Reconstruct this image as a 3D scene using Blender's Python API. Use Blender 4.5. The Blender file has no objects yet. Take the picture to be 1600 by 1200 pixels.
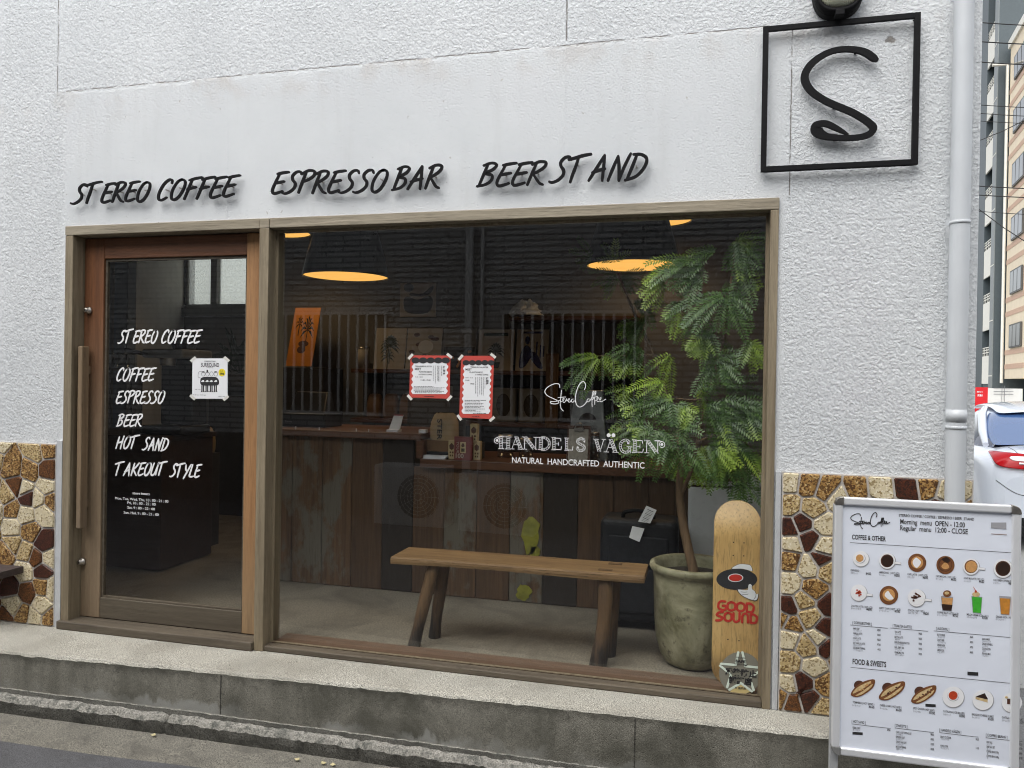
import bpy, bmesh, math, random
from mathutils import Vector, Matrix
R = math.radians
sc = bpy.context.scene
COL = sc.collection

# ------------------------------------------------------------------ camera, sky, sun, exposure
FPX, YAW, PITCH, ROLL = 1200.0, 0.24841, -0.00503, 0.01631
CAM = Vector((3.18025, -3.24742, 1.30345))
_f = Vector((-math.sin(YAW)*math.cos(PITCH), math.cos(YAW)*math.cos(PITCH), math.sin(PITCH)))
_r0 = Vector((math.cos(YAW), math.sin(YAW), 0)); _u0 = _r0.cross(_f)
_r = math.cos(ROLL)*_r0 + math.sin(ROLL)*_u0
_u = -math.sin(ROLL)*_r0 + math.cos(ROLL)*_u0
cd = bpy.data.cameras.new('camera'); cam = bpy.data.objects.new('camera', cd); COL.objects.link(cam)
cd.sensor_fit = 'HORIZONTAL'; cd.sensor_width = 36; cd.lens = FPX/1600*36
cd.clip_start = .05; cd.clip_end = 600
cam.matrix_world = Matrix(((_r.x, _u.x, -_f.x, CAM.x), (_r.y, _u.y, -_f.y, CAM.y), (_r.z, _u.z, -_f.z, CAM.z), (0, 0, 0, 1)))
sc.camera = cam

SUN_EL, SUN_AZ = 58, 203          # azimuth from +y towards +x
w = bpy.data.worlds.new('World'); sc.world = w; w.use_nodes = True
nt = w.node_tree; bg = nt.nodes['Background']; sky = nt.nodes.new('ShaderNodeTexSky')
sky.sky_type = 'NISHITA'; sky.sun_disc = False; sky.sun_elevation = R(SUN_EL); sky.sun_rotation = R(SUN_AZ)
sky.air_density = 1.0; sky.dust_density = 3.0; sky.ozone_density = 1.0
hs = nt.nodes.new('ShaderNodeHueSaturation'); hs.inputs['Saturation'].default_value = .22     # thin bright overcast
nt.links.new(sky.outputs[0], hs.inputs['Color']); nt.links.new(hs.outputs[0], bg.inputs[0]); bg.inputs[1].default_value = 0.15
sd = bpy.data.lights.new('sun', 'SUN'); sd.energy = 0.85; sd.angle = R(70); sd.color = (1.0, .97, .92)
so = bpy.data.objects.new('sun', sd); COL.objects.link(so)
_sv = Vector((math.sin(R(SUN_AZ))*math.cos(R(SUN_EL)), math.cos(R(SUN_AZ))*math.cos(R(SUN_EL)), math.sin(R(SUN_EL))))
so.rotation_euler = _sv.to_track_quat('Z', 'Y').to_euler(); so.location = (8, -8, 14)
sc.view_settings.view_transform = 'Standard'; sc.view_settings.look = 'None'
sc.view_settings.exposure = 1.02; sc.view_settings.gamma = 1.0
sc.cycles.use_denoising = True; sc.cycles.denoising_prefilter = 'FAST'; sc.cycles.filter_width = 1.05; sc.cycles.use_adaptive_sampling = False
sc.cycles.max_bounces = 10; sc.cycles.diffuse_bounces = 5; sc.cycles.transparent_max_bounces = 16
sc.cycles.sample_clamp_indirect = 6; sc.cycles.caustics_reflective = False; sc.cycles.caustics_refractive = False

# ------------------------------------------------------------------ helpers
def ray(px, py):
    return _f + (px-800)/FPX*_r - (py-600)/FPX*_u
def at(px, py, Y=0.0):            # a photo point on the upright plane y = Y
    d = ray(px, py); return CAM + d*((Y-CAM.y)/d.y)
def atz(px, py, Z=0.0):           # a photo point on the level plane z = Z
    d = ray(px, py); return CAM + d*((Z-CAM.z)/d.z)
def srgb(r, g, b):
    return tuple(((c/255)/12.92 if c/255 <= .04045 else ((c/255+.055)/1.055)**2.4) for c in (r, g, b))

def tag(o, label=None, cat=None, group=None, kind=None):
    if label: o['label'] = label
    if cat: o['category'] = cat
    if group: o['group'] = group
    if kind: o['kind'] = kind
    return o
def thing(name, label, cat, loc=(0, 0, 0), group=None, rz=0):
    o = bpy.data.objects.new(name, None); COL.objects.link(o); o.location = loc; o.rotation_euler.z = rz
    o.empty_display_size = .1
    return tag(o, label, cat, group)
def copy_tree(o, parent=None):
    c = o.copy(); COL.objects.link(c); c.parent = parent
    for ch in list(o.children): copy_tree(ch, c)
    return c

class MB:
    """collects polygons and links them as one mesh object"""
    def __init__(s): s.v = []; s.f = []; s.m = []; s.sm = []
    def add(s, vs, fs, mi=0, smooth=False):
        b = len(s.v); s.v += [tuple(v) for v in vs]
        for f in fs:
            s.f.append([b+i for i in f]); s.m.append(mi); s.sm.append(smooth)
    def box(s, x0, x1, y0, y1, z0, z1, mi=0):
        vs = [(x0,y0,z0),(x1,y0,z0),(x1,y1,z0),(x0,y1,z0),(x0,y0,z1),(x1,y0,z1),(x1,y1,z1),(x0,y1,z1)]
        s.add(vs, [(0,3,2,1),(4,5,6,7),(0,1,5,4),(1,2,6,5),(2,3,7,6),(3,0,4,7)], mi); return s
    def hexa(s, b, t, mi=0):      # four bottom points, four top points
        s.add(list(b)+list(t), [(3,2,1,0),(4,5,6,7),(0,1,5,4),(1,2,6,5),(2,3,7,6),(3,0,4,7)], mi); return s
    def prism(s, pts, d, mi=0):   # planar polygon pushed along vector d (front face = pts)
        n = len(pts); d = Vector(d); p = [Vector(q) for q in pts]
        s.add(p+[q+d for q in p], [tuple(range(n)), tuple(range(2*n-1, n-1, -1))]+[(i, i+n, (i+1) % n+n, (i+1) % n) for i in range(n)], mi); return s
    def tube(s, path, rad, n=10, mi=0, caps=True, smooth=True):
        path = [Vector(p) for p in path]; k = len(path)
        if not hasattr(rad, '__len__'): rad = [rad]*k
        up = None; rings = []
        for i, p in enumerate(path):
            t = (path[min(i+1, k-1)]-path[max(i-1, 0)]).normalized()
            if up is None:
                up = Vector((0, 0, 1)) if abs(t.z) < .9 else Vector((1, 0, 0))
            a = (up - t*up.dot(t)).normalized(); b = t.cross(a); up = a
            rings.append([p + (a*math.cos(2*math.pi*j/n)+b*math.sin(2*math.pi*j/n))*rad[i] for j in range(n)])
        vs = [q for r_ in rings for q in r_]
        fs = [(i*n+j, i*n+(j+1) % n, (i+1)*n+(j+1) % n, (i+1)*n+j) for i in range(k-1) for j in range(n)]
        s.add(vs, fs, mi, smooth)
        if caps:
            s.add(rings[0], [tuple(range(n-1, -1, -1))], mi); s.add(rings[-1], [tuple(range(n))], mi)
        return s
    def lathe(s, prof, c=(0, 0, 0), n=32, mi=0, smooth=True, axis='z', sx=1, sy=1):
        vs = []; k = len(prof)
        for r_, z in prof:
            for j in range(n):
                a = 2*math.pi*j/n; x, y = r_*math.cos(a)*sx, r_*math.sin(a)*sy
                q = (x, y, z) if axis == 'z' else ((x, -z, y) if axis == 'y' else (z, x, y))
                vs.append((c[0]+q[0], c[1]+q[1], c[2]+q[2]))
        fs = [(i*n+j, i*n+(j+1) % n, (i+1)*n+(j+1) % n, (i+1)*n+j) for i in range(k-1) for j in range(n)]
        s.add(vs, fs, mi, smooth); return s
    def build(s, name, mat, parent=None, bevel=0, segs=2, loc=None):
        me = bpy.data.meshes.new(name); me.from_pydata(s.v, [], s.f)
        for m_ in (mat if isinstance(mat, (list, tuple)) else [mat]): me.materials.append(m_)
        for p, mi, sm in zip(me.polygons, s.m, s.sm): p.material_index = mi; p.use_smooth = sm
        bm = bmesh.new(); bm.from_mesh(me)
        if bevel:
            bmesh.ops.remove_doubles(bm, verts=bm.verts, dist=1e-6)
            es = [e for e in bm.edges if len(e.link_faces) == 2 and e.calc_face_angle(0) > .5]
            bmesh.ops.bevel(bm, geom=es, offset=bevel, segments=segs, affect='EDGES', profile=.5, clamp_overlap=True)
        bmesh.ops.recalc_face_normals(bm, faces=bm.faces) if s.closed else None
        bm.to_mesh(me); bm.free(); me.update()
        o = bpy.data.objects.new(name, me); COL.objects.link(o)
        if parent: o.parent = parent
        if loc: o.location = loc
        return o
    closed = True

def spline(pts, sub=6, closed=False):
    """Catmull-Rom through points of any dimension"""
    n = len(pts); out = []
    rng = n if closed else n-1
    g = (lambda i: pts[i % n]) if closed else (lambda i: pts[max(0, min(n-1, i))])
    for i in range(rng):
        a, b, c, d = g(i-1), g(i), g(i+1), g(i+2)
        for k in range(sub):
            t = k/sub
            out.append(tuple(.5*((2*b[j])+(-a[j]+c[j])*t+(2*a[j]-5*b[j]+4*c[j]-d[j])*t*t+(-a[j]+3*b[j]-3*c[j]+d[j])*t**3) for j in range(len(b))))
    if not closed: out.append(tuple(pts[-1]))
    return out

def stroke2d(pts, wid):
    """ribbon outline of a 2-D polyline: list of quads, with round ends"""
    k = len(pts)
    if not hasattr(wid, '__len__'): wid = [wid]*k
    L, Rr = [], []
    for i in range(k):
        a = pts[max(i-1, 0)]; b = pts[min(i+1, k-1)]
        dx, dy = b[0]-a[0], b[1]-a[1]; l = math.hypot(dx, dy) or 1e-9
        nx, ny = -dy/l, dx/l; h = wid[i]/2
        L.append((pts[i][0]+nx*h, pts[i][1]+ny*h)); Rr.append((pts[i][0]-nx*h, pts[i][1]-ny*h))
    def cap(c, p, q):             # half circle from p round to q about c
        a0 = math.atan2(p[1]-c[1], p[0]-c[0]); r_ = math.hypot(p[0]-c[0], p[1]-c[1])
        return [(c[0]+r_*math.cos(a0-math.pi*t/4), c[1]+r_*math.sin(a0-math.pi*t/4)) for t in (1, 2, 3)]
    return L, Rr, cap(pts[-1], L[-1], Rr[-1]), cap(pts[0], Rr[0], L[0])

def add_stroke(mb, pts, wid, to3, depth, mi=0):
    """sweep a flat stroke with its own thickness; to3 maps 2-D to a 3-D front face"""
    L, Rr, ce, cs = stroke2d(pts, wid)
    k = len(pts); d = Vector(depth)
    F = [Vector(to3(*p)) for p in L]+[Vector(to3(*p)) for p in Rr]
    fs = [(i, i+1, k+i+1, k+i) for i in range(k-1)]
    mb.add(F, [f[::-1] for f in fs], mi)
    mb.add([q+d for q in F], fs, mi)
    for cc, i0, i1 in ((ce, k-1, 2*k-1), (cs, k, 0)):
        pf = [F[i0]]+[Vector(to3(*p)) for p in cc]+[F[i1]]
        mb.add(pf, [tuple(range(len(pf)))], mi)
    out = L+ce+Rr[::-1]+cs
    O = [Vector(to3(*p)) for p in out]; n = len(O)
    mb.add(O+[q+d for q in O], [(i, (i+1) % n, n+(i+1) % n, n+i) for i in range(n)], mi)

_tc = {}
def glyphs(s, bold=0.0):
    """flat letters of a text in Blender's built-in face: verts, faces, width"""
    if (s, bold) in _tc: return _tc[(s, bold)]
    c = bpy.data.curves.new('txt', 'FONT'); c.body = s; c.resolution_u = 3; c.offset = bold
    o = bpy.data.objects.new('txt', c); COL.objects.link(o); bpy.context.view_layer.update()
    me = bpy.data.meshes.new_from_object(o.evaluated_get(bpy.context.evaluated_depsgraph_get()))
    vs = [(v.co.x, v.co.y) for v in me.vertices]; fs = [tuple(p.vertices) for p in me.polygons]
    bpy.data.objects.remove(o); bpy.data.curves.remove(c); bpy.data.meshes.remove(me)
    x0 = min(v[0] for v in vs); x1 = max(v[0] for v in vs)
    _tc[(s, bold)] = ([(x-x0, y) for x, y in vs], fs, x1-x0); return _tc[(s, bold)]
def add_text(mb, s, to3, x, y, width=None, height=None, mi=0, bold=0.0, rot=0, align=0):
    """to3(u, v) -> 3-D point; baseline starts at (x, y); width fits the text, height is the cap height"""
    vs, fs, wd = glyphs(s, bold)
    if width: kx = width/wd; ky = kx if not height else height/.7
    else: kx = ky = height/.7
    if rot: tr = lambda a, b: (x+b*ky, y-a*kx) if rot < 0 else (x-b*ky, y+a*kx)
    else: tr = lambda a, b: (x+a*kx-align*wd*kx, y+b*ky)
    P = [Vector(to3(*tr(a, b))) for a, b in vs]
    mb.add(P, fs, mi)

# ------------------------------------------------------------------ materials
def new_mat(name):
    m = bpy.data.materials.new(name); m.use_nodes = True; t = m.node_tree
    return m, t, t.nodes['Principled BSDF']
def nd(t, kind, ins=None, **props):
    n = t.nodes.new('ShaderNode'+kind)
    for k, v in props.items(): setattr(n, k, v)
    for k, v in (ins or {}).items():
        if hasattr(v, 'is_output'): t.links.new(v, n.inputs[k])
        else: n.inputs[k].default_value = v
    return n
def mth(t, op, a, b=0.0, c=None, clamp=False):
    d = {0: a, 1: b}
    if c is not None: d[2] = c
    return nd(t, 'Math', d, operation=op, use_clamp=clamp).outputs[0]
def mrange(t, v, a, b, c=0.0, d=1.0, smooth=False):
    return nd(t, 'MapRange', {0: v, 1: a, 2: b, 3: c, 4: d}, interpolation_type='SMOOTHSTEP' if smooth else 'LINEAR').outputs[0]
def mix(t, f, a, b, mode='MIX'):
    n = t.nodes.new('ShaderNodeMix'); n.data_type = 'RGBA'; n.blend_type = mode
    for i, v in ((0, f), (6, a), (7, b)):
        if hasattr(v, 'is_output'): t.links.new(v, n.inputs[i])
        else: n.inputs[i].default_value = (*v, 1) if (hasattr(v, '__len__') and len(v) == 3) else v
    return n.outputs[2]
def coords(t, scale=(1, 1, 1), loc=(0, 0, 0), kind='Object'):
    c = nd(t, 'TexCoord').outputs[kind]
    return nd(t, 'Mapping', {0: c, 1: loc, 3: scale}).outputs[0]
def noise(t, v, scale, detail=3, rough=.55, dist=0.0):
    return nd(t, 'TexNoise', {'Vector': v, 'Scale': scale, 'Detail': detail, 'Roughness': rough, 'Distortion': dist}).outputs[0]
def bump(t, b, h, strength=.5, distance=.01):
    n = nd(t, 'Bump', {'Height': h, 'Strength': strength, 'Distance': distance}); t.links.new(n.outputs[0], b.inputs['Normal'])

def plain(name, col, rough=.6, metal=0.0, var=.12, scale=8, bmp=0.0, bscale=60, bdist=.004, spec=.5, coat=0.0):
    m, t, b = new_mat(name); v = coords(t)
    n = noise(t, v, scale, 4)
    c = mix(t, mrange(t, n, .3, .7), tuple(x*(1-var) for x in col), tuple(min(1, x*(1+var)) for x in col))
    t.links.new(c, b.inputs['Base Color'])
    b.inputs['Metallic'].default_value = metal; b.inputs['Specular IOR Level'].default_value = spec
    b.inputs['Coat Weight'].default_value = coat
    n2 = noise(t, v, scale*3, 3)
    t.links.new(mrange(t, n2, .3, .7, max(0, rough-.08), min(1, rough+.08)), b.inputs['Roughness'])
    if bmp: bump(t, b, noise(t, v, bscale, 4), bmp, bdist)
    return m
def wood(name, c1, c2, axis='z', scale=1.0, rough=.65, grey=None, zr=(0, 1), bmp=.5, dark=None):
    """grain runs along axis; grey = weathered colour that takes over below (bare wear low on the door)"""
    m, t, b = new_mat(name)
    s = {'x': (1.2, 26, 26), 'z': (26, 26, 1.2), 'y': (26, 1.2, 26)}[axis]
    v = coords(t, tuple(k*scale for k in s)); v1 = coords(t, tuple(k*scale*4 for k in s))
    n = noise(t, v, 1.6, 6, .65, .4); n2 = noise(t, v1, 2.2, 3, .6)
    c = mix(t, mrange(t, n, .3, .72), c1, c2)
    c = mix(t, mrange(t, n2, .50, .74, 0, .75), c, tuple(x*.42 for x in (dark or c1)))
    big = noise(t, coords(t), 2.3, 3)
    c = mix(t, mrange(t, big, .35, .75, 0, .35), c, tuple(x*.7 for x in c1))
    if grey:
        z = nd(t, 'SeparateXYZ', {0: coords(t)}).outputs[2]
        zz = mth(t, 'ADD', z, mrange(t, n, 0, 1, -.28, .28))
        g = mix(t, mrange(t, n, .3, .7), tuple(x*.75 for x in grey), tuple(x*1.2 for x in grey))
        g = mix(t, mrange(t, n2, .5, .8, 0, .5), g, tuple(x*.4 for x in grey))
        c = mix(t, mrange(t, zz, zr[0], zr[1], 1, 0, True), c, g)
    t.links.new(c, b.inputs['Base Color']); b.inputs['Roughness'].default_value = rough
    bump(t, b, mth(t, 'ADD', n, mth(t, 'MULTIPLY', n2, .6)), bmp, .003)
    return m
def concrete(name, c, speck=.25, stain=(.3, .29, .26), stain_amt=.5, gs=300, bmp=.6, ss=2.2, low=None, lime=None):
    m, t, b = new_mat(name); v = coords(t)
    g = noise(t, v, gs, 2, .7); n = noise(t, v, ss, 6, .62, .5); n3 = noise(t, v, 28, 4, .7)
    col = mix(t, mrange(t, g, .32, .68), tuple(x*(1-speck) for x in c), tuple(min(.95, x*(1+speck)) for x in c))
    col = mix(t, mrange(t, n, .42, .72, 0, stain_amt, True), col, stain)
    col = mix(t, mrange(t, n3, .58, .8, 0, .35), col, tuple(x*.5 for x in stain))
    if low:                       # tide marks: drips that run down a face
        drip = noise(t, coords(t, (5, 5, .5)), 1.5, 5, .6)
        col = mix(t, mrange(t, drip, .45, .75, 0, .6, True), col, low)
    if lime:                      # white lime bloom creeping up from the foot of the face, dark algae under its top edge
        xyz = nd(t, 'SeparateXYZ', {0: v}); foot = mth(t, 'ADD', xyz.outputs[2], mth(t, 'MULTIPLY', xyz.outputs[0], .02))
        e = mth(t, 'ADD', foot, mrange(t, noise(t, coords(t, (6, 6, 2.5)), 1.6, 5, .7), .2, .8, .06, -.06))
        reach = mrange(t, noise(t, coords(t, (1, 0, 0)), 1.7, 2), .42, .6, 0, 1, True)
        col = mix(t, mth(t, 'MULTIPLY', mrange(t, e, -.150, -.120, .75, 0, True), reach), col, lime)
        e2 = mth(t, 'ADD', xyz.outputs[2], mrange(t, n3, .2, .8, -.03, .03)); col = mix(t, mrange(t, e2, -.055, -.01, 0, .55, True), col, tuple(x*.6 for x in stain))
    pit = nd(t, 'TexVoronoi', {'Vector': v, 'Scale': 55.0}).outputs[0]
    pm = mrange(t, pit, .0, .16, 1, 0)
    col = mix(t, mth(t, 'MULTIPLY', pm, .55), col, tuple(x*.25 for x in c))
    t.links.new(col, b.inputs['Base Color']); b.inputs['Roughness'].default_value = .92
    b.inputs['Specular IOR Level'].default_value = .2
    h = mth(t, 'ADD', mth(t, 'MULTIPLY', g, .5), mth(t, 'SUBTRACT', n3, mth(t, 'MULTIPLY', pm, .8)))
    bump(t, b, h, bmp, .006)
    return m

def make_stucco():
    m, t, b = new_mat('roughcast_paint')
    pos = nd(t, 'NewGeometry').outputs['Position']; xyz = nd(t, 'SeparateXYZ', {0: pos}); X, Z = xyz.outputs[0], xyz.outputs[2]
    wob = noise(t, pos, 9, 4, .6); wv = mrange(t, wob, 0, 1, -.022, .022)
    Xw, Zw = mth(t, 'ADD', X, wv), mth(t, 'ADD', Z, wv)
    # finer trowelled panel over the shopfront, coarse roughcast elsewhere
    def inside(v, a, b_, s=.015): return mth(t, 'MULTIPLY', mrange(t, v, a-s, a+s, 0, 1, True), mrange(t, v, b_-s, b_+s, 1, 0, True))
    fine = mth(t, 'MULTIPLY', inside(Xw, -.02, 3.47), inside(Zw, 0, 2.735))
    soft = mth(t, 'MULTIPLY', mth(t, 'MULTIPLY', inside(X, .45, 3.2, .3), inside(Z, 1.5, 2.5, .2)), fine)
    n1 = noise(t, pos, 42, 4, .62, .35); pl = mrange(t, n1, .47, .55, 0, 1, True)
    n1b = noise(t, pos, 88, 3, .6, .2); pl2 = mrange(t, n1b, .44, .55, 0, 1, True)
    n2 = noise(t, pos, 230, 3, .65); isl = mrange(t, noise(t, pos, 20, 2, .5), .56, .62, 1, .25, True)
    coarse = mth(t, 'ADD', mth(t, 'ADD', mth(t, 'MULTIPLY', pl, .55), mth(t, 'MULTIPLY', mth(t, 'MULTIPLY', pl2, .55), isl)), mth(t, 'MULTIPLY', n2, .35))
    f1 = noise(t, pos, 150, 4, .7, .2); f2 = noise(t, pos, 62, 3, .6); fin = mth(t, 'MULTIPLY', mth(t, 'ADD', f1, mth(t, 'MULTIPLY', f2, .5)), mrange(t, soft, 0, 1, 1.6, 1.25))
    h = nd(t, 'Mix', {0: fine, 2: coarse, 3: fin}).outputs[0]
    # joints and hairline cracks
    def line(v, c, hw, al, a0, a1): return mth(t, 'MULTIPLY', mrange(t, mth(t, 'ABSOLUTE', mth(t, 'SUBTRACT', v, c)), hw*.5, hw, 1, 0, True), mth(t, 'MULTIPLY', mth(t, 'GREATER_THAN', al, a0), mth(t, 'LESS_THAN', al, a1)))
    fw = mth(t, 'ADD', X, mrange(t, noise(t, pos, 22, 5, .7), 0, 1, -.006, .006))
    fz = mth(t, 'ADD', Z, mrange(t, noise(t, pos, 17, 5, .7), 0, 1, -.007, .007))
    gap = mrange(t, noise(t, pos, 13, 3), .38, .5, .15, 1)
    crack = mth(t, 'MULTIPLY', mth(t, 'MAXIMUM', mth(t, 'MAXIMUM', line(fz, 2.742, .0032, X, -.02, 3.4), line(fw, 3.487, .003, Z, 2.06, 2.72)), mth(t, 'MAXIMUM', line(fw, -.075, .0035, Z, 2.72, 9), line(fw, 2.572, .004, Z, 2.76, 9))), gap)
    ridge = mth(t, 'MAXIMUM', mth(t, 'MAXIMUM', line(X, .925, .006, Z, 2.06, 9), line(X, 2.568, .006, Z, 2.06, 2.75)), mth(t, 'MAXIMUM', line(X, .36, .006, Z, 2.75, 9), line(X, 1.53, .006, Z, 2.75, 9)))
    h = mth(t, 'SUBTRACT', mth(t, 'ADD', h, mth(t, 'MULTIPLY', ridge, .35)), mth(t, 'MULTIPLY', crack, .8))
    d1 = noise(t, pos, 1.6, 5, .6); d2 = noise(t, coords(t, (7, 7, .8)), 1.3, 4, .6)
    c = mix(t, mrange(t, d1, .35, .75, 0, .7), srgb(219, 222, 223), srgb(203, 207, 209))
    c = mix(t, mrange(t, d2, .55, .8, 0, .3), c, srgb(188, 189, 186))
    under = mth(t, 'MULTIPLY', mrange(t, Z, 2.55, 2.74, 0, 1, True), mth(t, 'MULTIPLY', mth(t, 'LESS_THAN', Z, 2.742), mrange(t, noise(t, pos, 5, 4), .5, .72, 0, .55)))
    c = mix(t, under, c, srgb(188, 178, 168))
    c = mix(t, mth(t, 'MULTIPLY', crack, .8), c, srgb(92, 82, 72))
    chipd = nd(t, 'VectorMath', {0: pos, 1: (3.848, 0.0, 2.648)}, operation='DISTANCE').outputs['Value']
    chip = mrange(t, mth(t, 'ADD', chipd, mrange(t, noise(t, pos, 60, 4, .7), 0, 1, -.022, .022)), .012, .02, .75, 0, True)
    c = mix(t, chip, c, srgb(108, 96, 82)); h = mth(t, 'SUBTRACT', h, mth(t, 'MULTIPLY', chip, .8))
    c = mix(t, mrange(t, h, .1, .5, .24, 0), c, srgb(146, 150, 153))  # low spots of the roughcast darkened: crevice shade put into the colour
    spk = noise(t, pos, 30, 2, .5); c = mix(t, mth(t, 'MULTIPLY', mrange(t, spk, .72, .76, 0, .5), fine), c, srgb(150, 144, 134))
    t.links.new(c, b.inputs['Base Color']); b.inputs['Roughness'].default_value = .75
    b.inputs['Specular IOR Level'].default_value = .3
    bump(t, b, h, .55, .008)
    return m
def make_stone(name, base, speck, light, amount=.5, scale=170):
    m, t, b = new_mat(name); v = nd(t, 'NewGeometry').outputs['Position']
    vo = nd(t, 'TexVoronoi', {'Vector': v, 'Scale': float(scale), 'Randomness': 1.0})
    rnd = nd(t, 'SeparateColor', {0: vo.outputs[1]}).outputs[0]
    c = mix(t, mrange(t, rnd, 1-amount, 1-amount+.12), base, speck)
    c = mix(t, mrange(t, rnd, .0, .22, 1, 0), c, light)
    c = mix(t, mrange(t, noise(t, v, 14, 3), .35, .75, 0, .4), c, tuple(x*.6 for x in base))
    t.links.new(c, b.inputs['Base Color']); b.inputs['Roughness'].default_value = .5
    bump(t, b, vo.outputs[0], .25, .002)
    return m
def make_glass(name, r0=.072, tint=(.93, .95, .94)):
    """thin architectural pane: mirror share by the angle, the rest passes straight through"""
    m, t, b = new_mat(name); t.nodes.remove(b)
    g = nd(t, 'NewGeometry')
    d = nd(t, 'VectorMath', {0: g.outputs['Incoming'], 1: g.outputs['Normal']}, operation='DOT_PRODUCT').outputs['Value']
    k = mth(t, 'POWER', mth(t, 'SUBTRACT', 1.0, mth(t, 'ABSOLUTE', d), clamp=True), 5.0)
    F = mth(t, 'ADD', r0, mth(t, 'MULTIPLY', k, 1-r0), clamp=True)
    wv = noise(t, coords(t), 1.1, 2); bm = nd(t, 'Bump', {'Height': wv, 'Strength': .02, 'Distance': .01})
    gl = nd(t, 'BsdfGlossy', {'Roughness': 0.0, 'Color': (1, 1, 1, 1)}); t.links.new(bm.outputs[0], gl.inputs['Normal'])
    tr = nd(t, 'BsdfTransparent', {'Color': (*tint, 1)})
    mx = nd(t, 'MixShader', {0: F}); t.links.new(tr.outputs[0], mx.inputs[1]); t.links.new(gl.outputs[0], mx.inputs[2])
    t.links.new(mx.outputs[0], t.nodes['Material Output'].inputs[0]); return m
def emit(name, col, strength):
    m, t, b = new_mat(name); b.inputs['Base Color'].default_value = (*col, 1)
    b.inputs['Emission Color'].default_value = (*col, 1); b.inputs['Emission Strength'].default_value = strength; return m

M = {}
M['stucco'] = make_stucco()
M['render'] = plain('grey_render', srgb(186, 188, 190), .8, var=.08, scale=20, bmp=.5, bscale=180, bdist=.004)
M['black'] = plain('black_steel', (.006, .006, .007), .6, var=.2, scale=30, spec=.15)
M['frame_x'] = wood('weathered_wood_rail', srgb(164, 154, 134), srgb(118, 108, 90), 'x', bmp=.9)
M['frame_z'] = wood('weathered_wood_post', srgb(152, 139, 115), srgb(104, 91, 71), 'z', bmp=.9)
M['frame_z2'] = wood('tan_wood_post', srgb(150, 128, 100), srgb(104, 84, 62), 'z', bmp=.8, grey=srgb(118, 106, 92), zr=(.1, .9))
M['door_z'] = wood('orange_wood_stile', srgb(128, 80, 44), srgb(82, 48, 26), 'z', bmp=.8, grey=srgb(128, 110, 88), zr=(.75, 1.75))
M['door_zr'] = wood('tan_wood_stile', srgb(176, 132, 88), srgb(136, 96, 58), 'z', grey=srgb(150, 124, 92), zr=(.0, .8))
M['door_x'] = wood('brown_wood_rail', srgb(116, 72, 42), srgb(76, 46, 26), 'x', bmp=.8)
M['rail_low'] = wood('greyed_wood_rail', srgb(100, 91, 76), srgb(72, 64, 53), 'x')
M['sill'] = wood('worn_wood_sill', srgb(106, 96, 81), srgb(66, 58, 48), 'x', bmp=1.1)
M['sill_in'] = wood('brown_wood_ledge', srgb(120, 92, 72), srgb(88, 66, 50), 'x', bmp=.6)
M['glass'] = make_glass('window_glass')
M['step_top'] = concrete('exposed_aggregate', (.43, .415, .36), .55, (.27, .255, .215), .65, 230, 1.0)
M['step_front'] = concrete('stained_concrete', (.225, .215, .182), .45, (.075, .073, .058), .8, 280, .8, 3.4, low=(.085, .083, .066), lime=(.34, .34, .315))
M['kerb'] = concrete('dark_kerb_concrete', (.085, .082, .071), .65, (.034, .033, .028), .8, 200, 1.3, 9)
M['kerb_edge'] = concrete('worn_kerb_edge', (.30, .287, .255), .5, (.07, .076, .066), .85, 160, 1.2, 26)
M['gutter'] = concrete('gutter_concrete', (.205, .193, .163), .6, (.12, .113, .098), .8, 200, 1.0, 7)
M['asphalt'] = concrete('asphalt', (.115, .115, .12), .5, (.06, .06, .06), .5, 330, .8, 3)
M['floor'] = concrete('trowelled_concrete_floor', (.225, .198, .155), .3, (.12, .102, .078), .8, 110, .3, 2.6)
M['white_ink'] = plain('white_vinyl', (.82, .82, .82), .5, var=.02)
M['black_ink'] = plain('black_ink', (.02, .02, .022), .6, var=.05)
M['grey_ink'] = plain('grey_ink', (.2, .2, .21), .6, var=.05)
M['paper'] = plain('white_paper', (.80, .81, .82), .6, var=.02)
M['red_ink'] = plain('red_poster_ink', srgb(190, 72, 62), .6, var=.05)
M['tape'] = plain('masking_tape', srgb(214, 212, 204), .6, var=.06)
M['alu'] = plain('brushed_aluminium', (.80, .81, .82), .36, .35, var=.015, scale=4)
M['alu_dull'] = plain('painted_aluminium', (.56, .57, .57), .45, .3, var=.06)
M['pvc'] = plain('grey_pvc_paint', srgb(196, 200, 203), .42, var=.05, scale=5)
M['chrome'] = plain('worn_steel', (.42, .39, .35), .38, 1.0, var=.15, scale=60)
M['st_white'] = make_stone('white_speckled_stone', srgb(210, 197, 163), srgb(146, 124, 84), srgb(234, 226, 206), .26)
M['st_pale'] = make_stone('pale_tan_stone', srgb(188, 164, 116), srgb(110, 84, 46), srgb(220, 206, 172), .4)
M['st_gold'] = make_stone('gold_brown_stone', srgb(158, 120, 66), srgb(74, 46, 20), srgb(210, 182, 130), .48)
M['st_brown'] = make_stone('brown_stone', srgb(104, 62, 24), srgb(52, 28, 12), srgb(136, 88, 40), .45, 240)
M['st_dark'] = make_stone('dark_red_stone', srgb(72, 34, 18), srgb(34, 16, 10), srgb(104, 54, 28), .45, 240)
M['grout'] = plain('pale_grout', srgb(188, 183, 176), .9, var=.12, scale=30, bmp=.4, bscale=200)
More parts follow.
